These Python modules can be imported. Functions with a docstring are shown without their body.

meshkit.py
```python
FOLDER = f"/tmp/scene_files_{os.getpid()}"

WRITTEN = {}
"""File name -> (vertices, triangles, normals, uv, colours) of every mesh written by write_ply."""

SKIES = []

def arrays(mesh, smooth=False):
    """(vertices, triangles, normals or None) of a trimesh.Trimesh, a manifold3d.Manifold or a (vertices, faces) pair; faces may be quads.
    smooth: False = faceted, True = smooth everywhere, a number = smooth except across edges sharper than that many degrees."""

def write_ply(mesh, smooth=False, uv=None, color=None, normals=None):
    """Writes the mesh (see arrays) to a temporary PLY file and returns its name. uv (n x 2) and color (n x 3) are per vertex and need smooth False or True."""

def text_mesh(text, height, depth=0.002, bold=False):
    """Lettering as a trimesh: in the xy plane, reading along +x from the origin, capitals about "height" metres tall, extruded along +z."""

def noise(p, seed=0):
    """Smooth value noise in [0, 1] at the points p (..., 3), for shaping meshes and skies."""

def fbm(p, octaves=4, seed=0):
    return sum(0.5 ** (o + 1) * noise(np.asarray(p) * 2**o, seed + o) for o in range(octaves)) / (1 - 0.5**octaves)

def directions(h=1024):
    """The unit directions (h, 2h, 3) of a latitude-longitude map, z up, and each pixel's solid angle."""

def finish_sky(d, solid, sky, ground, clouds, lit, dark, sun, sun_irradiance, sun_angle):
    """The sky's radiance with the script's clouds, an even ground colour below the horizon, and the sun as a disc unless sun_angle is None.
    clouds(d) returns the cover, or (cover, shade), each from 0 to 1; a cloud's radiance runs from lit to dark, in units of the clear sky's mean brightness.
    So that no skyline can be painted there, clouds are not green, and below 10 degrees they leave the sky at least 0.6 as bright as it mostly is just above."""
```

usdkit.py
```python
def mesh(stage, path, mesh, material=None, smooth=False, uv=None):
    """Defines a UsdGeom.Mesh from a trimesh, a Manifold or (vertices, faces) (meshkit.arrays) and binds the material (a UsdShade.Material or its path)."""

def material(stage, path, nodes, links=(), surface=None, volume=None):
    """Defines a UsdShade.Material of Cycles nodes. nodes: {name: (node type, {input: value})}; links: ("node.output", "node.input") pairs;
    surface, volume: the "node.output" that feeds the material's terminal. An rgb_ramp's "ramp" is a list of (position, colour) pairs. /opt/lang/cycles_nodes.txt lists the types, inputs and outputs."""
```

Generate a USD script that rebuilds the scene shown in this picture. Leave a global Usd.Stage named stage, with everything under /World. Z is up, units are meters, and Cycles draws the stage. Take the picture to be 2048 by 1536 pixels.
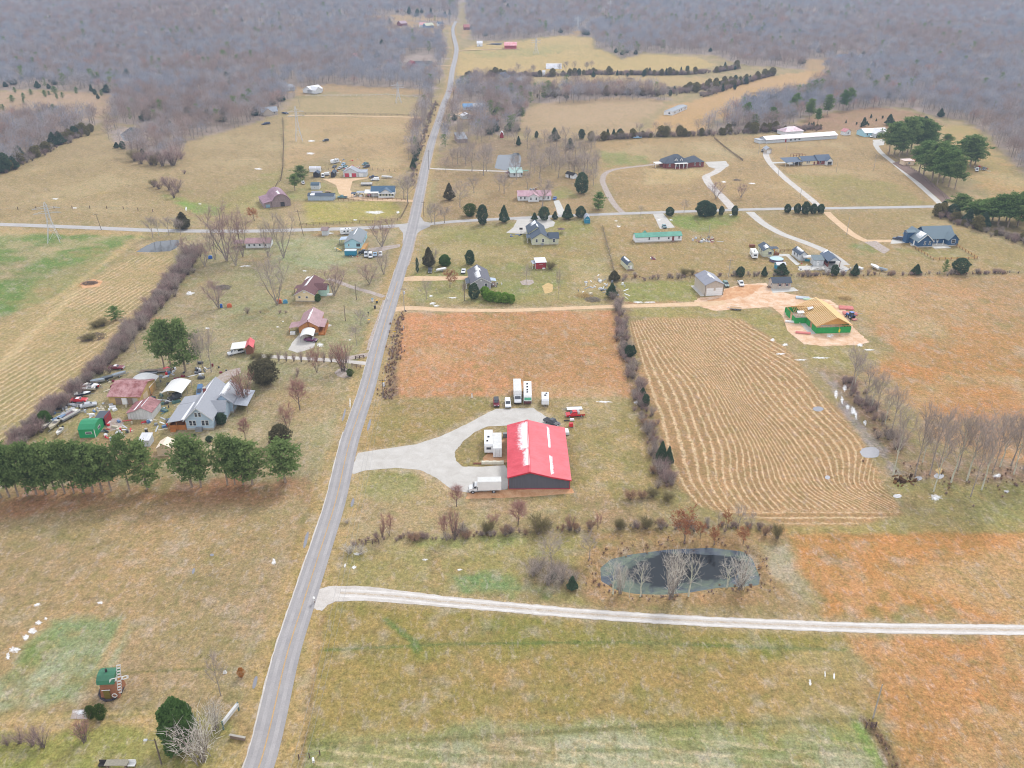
import math,random
import numpy as np,trimesh,usdkit,meshkit
from shapely.geometry import Polygon,Point
from pxr import Usd,UsdGeom,UsdLux,UsdShade,Gf,Sdf,Vt
stage=Usd.Stage.CreateInMemory()
UsdGeom.SetStageUpAxis(stage,UsdGeom.Tokens.z)
UsdGeom.SetStageMetersPerUnit(stage,1.0)
UsdGeom.Xform.Define(stage,'/World')
UsdGeom.Scope.Define(stage,'/World/Looks')
rng=np.random.default_rng(7)
random.seed(7)
# --- camera, sky, sun, exposure
FPX,TH,CH=1657.0,math.radians(27.13),120.0
cam=UsdGeom.Camera.Define(stage,'/World/camera')
cam.CreateHorizontalApertureAttr(36.0);cam.CreateVerticalApertureAttr(27.0)
cam.CreateFocalLengthAttr(36.0*FPX/2048)
cam.CreateClippingRangeAttr(Gf.Vec2f(1.0,30000.0))
cam.AddTranslateOp().Set(Gf.Vec3d(0,0,CH));cam.AddRotateXOp().Set(90-math.degrees(TH))
cam.CreateExposureAttr(0.86)
SUN_EL,SUN_AZ=math.radians(42),math.radians(-150)
usdkit.material(stage,'/World/Looks/sky_look',{'tc':('texture_coordinate',{}),'sky':('sky_texture',{'sky_type':'single_scattering','sun_disc':False,'sun_elevation':SUN_EL,'sun_rotation':SUN_AZ,'altitude':200.0,'aerosol_density':2.0}),'n':('noise_texture',{'scale':2.2,'detail':5,'roughness':0.55}),'r':('map_range',{'from_min':0.3,'from_max':0.7,'to_min':0.72,'to_max':0.94}),'c':('mix_color',{'blend_type':'mix','b':(7.55,7.6,7.95)}),'bg':('background_shader',{'strength':0.1})},[('tc.generated','n.vector'),('n.fac','r.value'),('r.result','c.fac'),('sky.color','c.a'),('c.result','bg.color')],surface='bg.background')
dome=UsdLux.DomeLight.Define(stage,'/World/sky')
UsdShade.MaterialBindingAPI.Apply(dome.GetPrim()).Bind(UsdShade.Material.Get(stage,'/World/Looks/sky_look'))
dome.GetPrim().SetCustomDataByKey('kind','structure')
sun=UsdLux.DistantLight.Define(stage,'/World/sun')
sun.CreateNormalizeAttr(True)if hasattr(sun,'CreateNormalizeAttr')else None
sun.CreateIntensityAttr(0.4);sun.CreateAngleAttr(14.0);sun.CreateColorAttr(Gf.Vec3f(1.0,0.985,0.96))
sun.AddRotateZOp().Set(-math.degrees(SUN_AZ)+180);sun.AddRotateXOp().Set(math.degrees(math.pi/2-SUN_EL)*-1)
# --- small helpers
used={}
def numbered(name,parent='/World'):
 k=(parent,name);n=used.get(k,0);used[k]=n+1
 return name if n==0 else f'{name}_{n:03d}'
def lin(c):
 c=np.asarray(c,float)/255.0
 return np.where(c<0.04045,c/12.92,((c+0.055)/1.055)**2.4)
ALB=0.72
def alb(c):return tuple(np.clip(lin(c)*ALB,0.004,0.86))
mats={}
def M(name,rgb,rough=0.7,var=0.12,scale=1.2,rgb2=None,streak=None,metallic=0.0,spec=0.4):
 """A procedural material: the colour with soft blotches of wear (rgb2) and, with streak, fine vertical sheet ribs."""
 if name in mats:return mats[name]
 a=alb(rgb);b=alb(rgb2)if rgb2 is not None else tuple(x*(1-var)for x in a)
 nodes={'g':('texture_coordinate',{}),'n':('noise_texture',{'scale':scale,'detail':5,'roughness':0.65}),'k':('map_range',{'from_min':0.38,'from_max':0.62,'clamp':True}),'m':('mix_color',{'a':a,'b':b}),'p':('principled_bsdf',{'roughness':rough,'metallic':metallic,'specular_ior_level':spec})}
 links=[('g.object','n.vector'),('n.fac','k.value'),('k.result','m.fac')]
 out='m.result'
 if streak:
  nodes['mp']=('mapping',{'scale':streak});nodes['n2']=('noise_texture',{'scale':1.0,'detail':2})
  nodes['k2']=('map_range',{'from_min':0.3,'from_max':0.7,'to_min':0.86,'to_max':1.08});nodes['s']=('mix_color',{'blend_type':'multiply','fac':1.0})
  links+=[('g.object','mp.vector'),('mp.vector','n2.vector'),('n2.fac','k2.value'),('m.result','s.a'),('k2.result','s.b')]
  out='s.result'
 links.append((out,'p.base_color'))
 mats[name]=usdkit.material(stage,'/World/Looks/'+name,nodes,links,surface='p.BSDF')
 return mats[name]
def leaf(name,rgb,rgb2,trans=0.25,rnd=0.35):
 if name in mats:return mats[name]
 mats[name]=usdkit.material(stage,'/World/Looks/'+name,{'o':('object_info',{}),'ge':('geometry',{}),'ra':('math',{'math_type':'multiply_add','value2':rnd,'value3':0.0}),'rb':('math',{'math_type':'multiply_add','value2':1-rnd}),'m':('mix_color',{'a':alb(rgb),'b':alb(rgb2)}),'d':('diffuse_bsdf',{'roughness':0.6}),'t':('translucent_bsdf',{}),'x':('mix_closure',{'fac':trans})},[('o.random','ra.value1'),('ge.random_per_island','rb.value1'),('ra.value','rb.value3'),('rb.value','m.fac'),('m.result','d.color'),('m.result','t.color'),('d.BSDF','x.closure1'),('t.BSDF','x.closure2')],surface='x.closure')
 return mats[name]
def tag(prim,label=None,cat=None,group=None,kind=None):
 p=prim.GetPrim()if hasattr(prim,'GetPrim')else prim
 for k,v in(('label',label),('category',cat),('group',group),('kind',kind)):
  if v:p.SetCustomDataByKey(k,v)
 return p
def place(x,loc,rz=0.0,scale=None,rx=0.0):
 x.AddTranslateOp().Set(Gf.Vec3d(*map(float,loc)))
 if rz:x.AddRotateZOp().Set(float(rz))
 if rx:x.AddRotateXOp().Set(float(rx))
 if scale is not None:x.AddScaleOp().Set(Gf.Vec3f(*map(float,np.broadcast_to(scale,3))))
def thing(name,label,cat,loc=(0,0,0),rz=0.0,group=None,kind=None,scale=None):
 x=UsdGeom.Xform.Define(stage,'/World/'+numbered(name))
 place(x,loc,rz,scale)
 tag(x,label,cat,group,kind)
 return x
def part(parent,name,mesh,mat,label=None,smooth=False):
 pp=str(parent.GetPath())if parent is not None else '/World'
 m=mesh.out()if isinstance(mesh,MB)else mesh
 o=usdkit.mesh(stage,pp+'/'+numbered(name,pp),m,mat,smooth=smooth)
 if label:tag(o,label)
 return o
def struct(name,mesh,mat,label=None,cat=None,kind='structure',smooth=False,group=None):
 o=part(None,name,mesh,mat,smooth=smooth);tag(o,label,cat,group,kind);return o
def T(v,f):return np.asarray(v,float),np.asarray(f,int)
class MB:
 """Collects boxes, prisms, tubes into one mesh."""
 def __init__(s):s.v,s.f,s.n=[],[],0
 def add(s,v,f):
  v=np.asarray(v,float).reshape(-1,3);f=np.asarray(f,int)
  if f.shape[1]==4:f=np.vstack([f[:,[0,1,2]],f[:,[0,2,3]]])
  s.v.append(v);s.f.append(f+s.n);s.n+=len(v);return s
 def box(s,x0,x1,y0,y1,z0,z1,tx=0.0,ty=0.0):
  """tx, ty: how much the top is drawn in on each side."""
  v=[(x0,y0,z0),(x1,y0,z0),(x1,y1,z0),(x0,y1,z0),(x0+tx,y0+ty,z1),(x1-tx,y0+ty,z1),(x1-tx,y1-ty,z1),(x0+tx,y1-ty,z1)]
  return s.add(v,[(0,3,2,1),(4,5,6,7),(0,1,5,4),(1,2,6,5),(2,3,7,6),(3,0,4,7)])
 def ext(s,poly,a0,a1,axis='y',fn=None):
  """Extrudes a 2D outline: axis y takes (x, z), axis x takes (y, z), axis z takes (x, y)."""
  pv,pf=trimesh.creation.triangulate_polygon(Polygon(poly),engine='earcut')
  poly=np.asarray(Polygon(poly).exterior.coords)[:-1]
  def to3(p,a):
   p=np.asarray(p);a=np.full(len(p),a)
   return np.stack({'y':(p[:,0],a,p[:,1]),'x':(a,p[:,0],p[:,1]),'z':(p[:,0],p[:,1],a)}[axis],1)
  s.add(to3(pv,a0),pf);s.add(to3(pv,a1),pf)
  n=len(poly);i=np.arange(n);j=(i+1)%n
  s.add(np.vstack([to3(poly,a0),to3(poly,a1)]),np.stack([i,j,j+n,i+n],1));return s
 def tube(s,p0,p1,r0,r1=None,n=6,cap=False):
  p0,p1=np.asarray(p0,float),np.asarray(p1,float);r1=r0 if r1 is None else r1
  t=p1-p0;t/=np.linalg.norm(t)+1e-9
  a=np.cross(t,[0,0,1.0]if abs(t[2])<0.9 else[1.0,0,0]);a/=np.linalg.norm(a);b=np.cross(t,a)
  c=np.arange(n)*2*np.pi/n
  ring=np.cos(c)[:,None]*a+np.sin(c)[:,None]*b
  v=np.vstack([p0+r0*ring,p1+r1*ring]);i=np.arange(n);j=(i+1)%n
  s.add(v,np.stack([i,j,j+n,i+n],1))
  if cap:
   for ring_,c_ in((p0+r0*ring,p0),(p1+r1*ring,p1)):s.add(np.vstack([ring_,c_]),np.stack([i,j,np.full(n,n)],1))
  return s
 def quad(s,*p):return s.add(p,[(0,1,2,3)]if len(p)==4 else[(0,1,2)])
 def slab(s,a,b,c,d,t):
  """A plate: four corners and a thickness downwards along z."""
  q=np.array([a,b,c,d],float);w=q-[0,0,t]
  return s.add(np.vstack([q,w]),[(0,1,2,3),(7,6,5,4),(0,4,5,1),(1,5,6,2),(2,6,7,3),(3,7,4,0)])
 def out(s):return np.vstack(s.v),np.vstack(s.f)
def sst(a,b,x):
 t=np.clip((x-a)/(b-a),0,1);return t*t*(3-2*t)
def fb(x,y,s,seed=0,o=4):
 return meshkit.fbm(np.stack([x*s,y*s,np.full_like(x,seed*3.7)],-1),o,seed)
# --- terrain and the way from a photo pixel to the ground
PONDS=[]
def sdp(x,y,poly):
 """Signed distance to a polygon, negative inside."""
 x,y=np.asarray(x,float),np.asarray(y,float);d=np.full(x.shape,1e18);ins=np.zeros(x.shape,bool)
 for(ax,ay),(bx,by)in zip(poly,np.roll(poly,-1,0)):
  ex,ey=bx-ax,by-ay;px,py=x-ax,y-ay
  t=np.clip((px*ex+py*ey)/(ex*ex+ey*ey+1e-12),0,1)
  d=np.minimum(d,(px-t*ex)**2+(py-t*ey)**2)
  ins^=((ay>y)!=(by>y))&(x<(bx-ax)*(y-ay)/(by-ay+1e-12)+ax)
 d=np.sqrt(d);return np.where(ins,-d,d)
def hill(x,y):
 x,y=np.asarray(x,float),np.asarray(y,float)
 r=y+0.12*np.abs(x)
 s=sst(850,2300,r)
 return s*(44+(16+22*sst(1300,1800,r))*(fb(x,y,1/520.,3,3)-0.5)*2)+30*sst(2300,5200,r)
def hgt(x,y):
 h=hill(x,y)
 for poly,dep in PONDS:
  lo,hi=poly.min(0)-12,poly.max(0)+12
  k=(x>lo[0])&(x<hi[0])&(y>lo[1])&(y<hi[1])
  if np.any(k):
   if np.ndim(h)==0:h=h-dep*float(sst(1.5,-3.5,sdp(x,y,poly)))
   else:h[k]-=dep*sst(-1.5,3.5,-sdp(x[k],y[k],poly))
 return h
_T=np.concatenate([np.linspace(60,900,3),np.geomspace(905,9000,420)])
def P(px,py=None,z=0.0):
 """World point on the terrain (raised by z) seen at photo pixel (px, py); arrays allowed."""
 if py is None:px,py=np.asarray(px,float).T
 px,py=np.broadcast_arrays(np.asarray(px,float),np.asarray(py,float));sh=px.shape;px,py=px.ravel(),py.ravel()
 dx,dy=(px-1024)/FPX,-(py-768)/FPX
 d=np.stack([dx,math.cos(TH)+dy*math.sin(TH),np.minimum(-math.sin(TH)+dy*math.cos(TH),-0.012)],-1)
 t=(z-CH)/d[:,2]
 far=t*d[:,1]>840
 for i in np.nonzero(far)[0]:
  q=d[i]*_T[:,None];g=CH+q[:,2]-z-hill(q[:,0],q[:,1])
  k=int(np.argmax(g<0))or len(_T)-1
  a,b=g[k-1],g[k];t[i]=_T[k-1]+(_T[k]-_T[k-1])*a/(a-b+1e-12)
 o=d*t[:,None];o[:,2]+=CH
 return o.reshape(sh+(3,))
def PP(pts,z=0.0):return P(np.asarray(pts,float),z=z)
def pix(p):
 p=np.asarray(p,float);z=p[...,2]-CH
 c=p[...,1]*math.cos(TH)-z*math.sin(TH);u=p[...,1]*math.sin(TH)+z*math.cos(TH)
 c=np.where(c<1,1e-3,c)
 return 1024+FPX*p[...,0]/c,768-FPX*u/c
def height_to(base,ytop):
 """How high a thing standing at base reaches when its top is at photo row ytop."""
 lo,hi=0.0,80.0
 for _ in range(40):
  m=(lo+hi)/2
  if pix(base+np.array([0,0,m]))[1]>ytop:lo=m
  else:hi=m
 return lo
def ppm(base):return FPX/(base[1]*math.cos(TH)-(base[2]-CH)*math.sin(TH))
# --- ground: one terrain sheet, split into its fields
def W(pts):return PP(pts)[:,:2]
POND_PX={'main':[(1192,1160),(1190,1128),(1215,1108),(1255,1098),(1330,1088),(1420,1084),(1490,1092),(1515,1110),(1532,1150),(1530,1172),(1480,1176),(1440,1178),(1380,1188),(1330,1192),(1270,1190),(1230,1182)],'left':[(263,503),(290,487),(310,479),(362,475),(364,487),(356,495),(340,502),(290,504)],'wood':[(985,336),(992,309),(1040,303),(1046,312),(1044,334),(1010,340)],'north':[(814,118),(862,113),(868,124),(850,134),(824,128)],'grove':[(236,268),(258,252),(285,255),(278,272),(262,282),(244,280)],'field':[(968,88),(995,82),(1008,86),(1000,89)],}
for k,pts in POND_PX.items():PONDS.append((W(pts),1.3 if k=='main' else 1.0))
C=lambda*a:np.array(alb(np.array(a)*.95+.05*np.array([205,188,178])))
FOREST=[[(-700,-120),(920,-120),(915,50),(890,55),(882,80),(895,110),(885,150),(880,165),(868,185),(858,194),(800,186),(740,180),(700,182),(650,172),(600,192),(575,200),(565,215),(530,240),(455,262),(380,285),(330,270),(300,265),(270,255),(225,240),(230,190),(180,183),(60,178),(-700,190)],[(215,250),(270,255),(330,270),(375,285),(365,315),(345,330),(290,325),(262,315),(270,300),(235,295),(215,280)],[(-700,440),(-700,300),(0,250),(60,240),(150,240),(205,242),(172,262),(100,300),(0,348)],[(920,-120),(2900,-120),(2900,700),(2300,480),(2048,350),(1963,262),(1929,241),(1861,233),(1826,219),(1792,214),(1741,219),(1690,222),(1650,225),(1600,240),(1560,262),(1400,268),(1420,250),(1480,222),(1530,205),(1600,188),(1655,165),(1660,150),(1640,140),(1480,130),(1430,110),(1290,105),(1245,118),(1230,108),(1190,95),(1190,75),(1130,70),(1080,74),(1000,82),(945,80),(935,50)],[(900,212),(905,180),(950,163),(1060,165),(1066,200),(1055,230),(1035,258),(1030,275),(990,270),(960,285),(935,262),(930,245),(905,250),(890,300),(870,300),(888,240)],[(1060,205),(1075,188),(1180,178),(1300,185),(1340,200),(1240,200),(1120,208)],[(830,250),(850,200),(862,203),(845,258),(826,325),(816,325)],[(2010,640),(2600,700),(2600,980),(2080,960),(2040,930)],]
CLEAR=[[(1135,72),(1215,26),(1222,30),(1150,74)],[(740,32),(790,30),(905,30),(905,40),(800,42),(760,45)],[(800,42),(905,50),(890,62),(860,72),(800,66),(770,56)],[(585,187),(595,178),(655,168),(850,178),(850,188),(700,186),(650,182),(600,192)],[(925,60),(945,52),(940,66),(915,80)],[(690,92),(790,97),(790,100),(690,95)],[(1610,118),(1650,118),(1652,140),(1610,142)],[(1670,116),(1730,114),(1730,126),(1670,128)],[(805,130),(890,132),(890,140),(805,146)],[(925,205),(972,205),(972,222),(950,242),(922,244),(915,236)],[(560,172),(600,172),(600,182),(560,185)],[(988,152),(1040,152),(1040,168),(1000,172),(985,166)],[(810,110),(872,108),(872,140),(810,140)],[(234,250),(288,250),(280,284),(240,284)]]
T1,T2=C(172,150,114),C(152,138,96)
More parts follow.
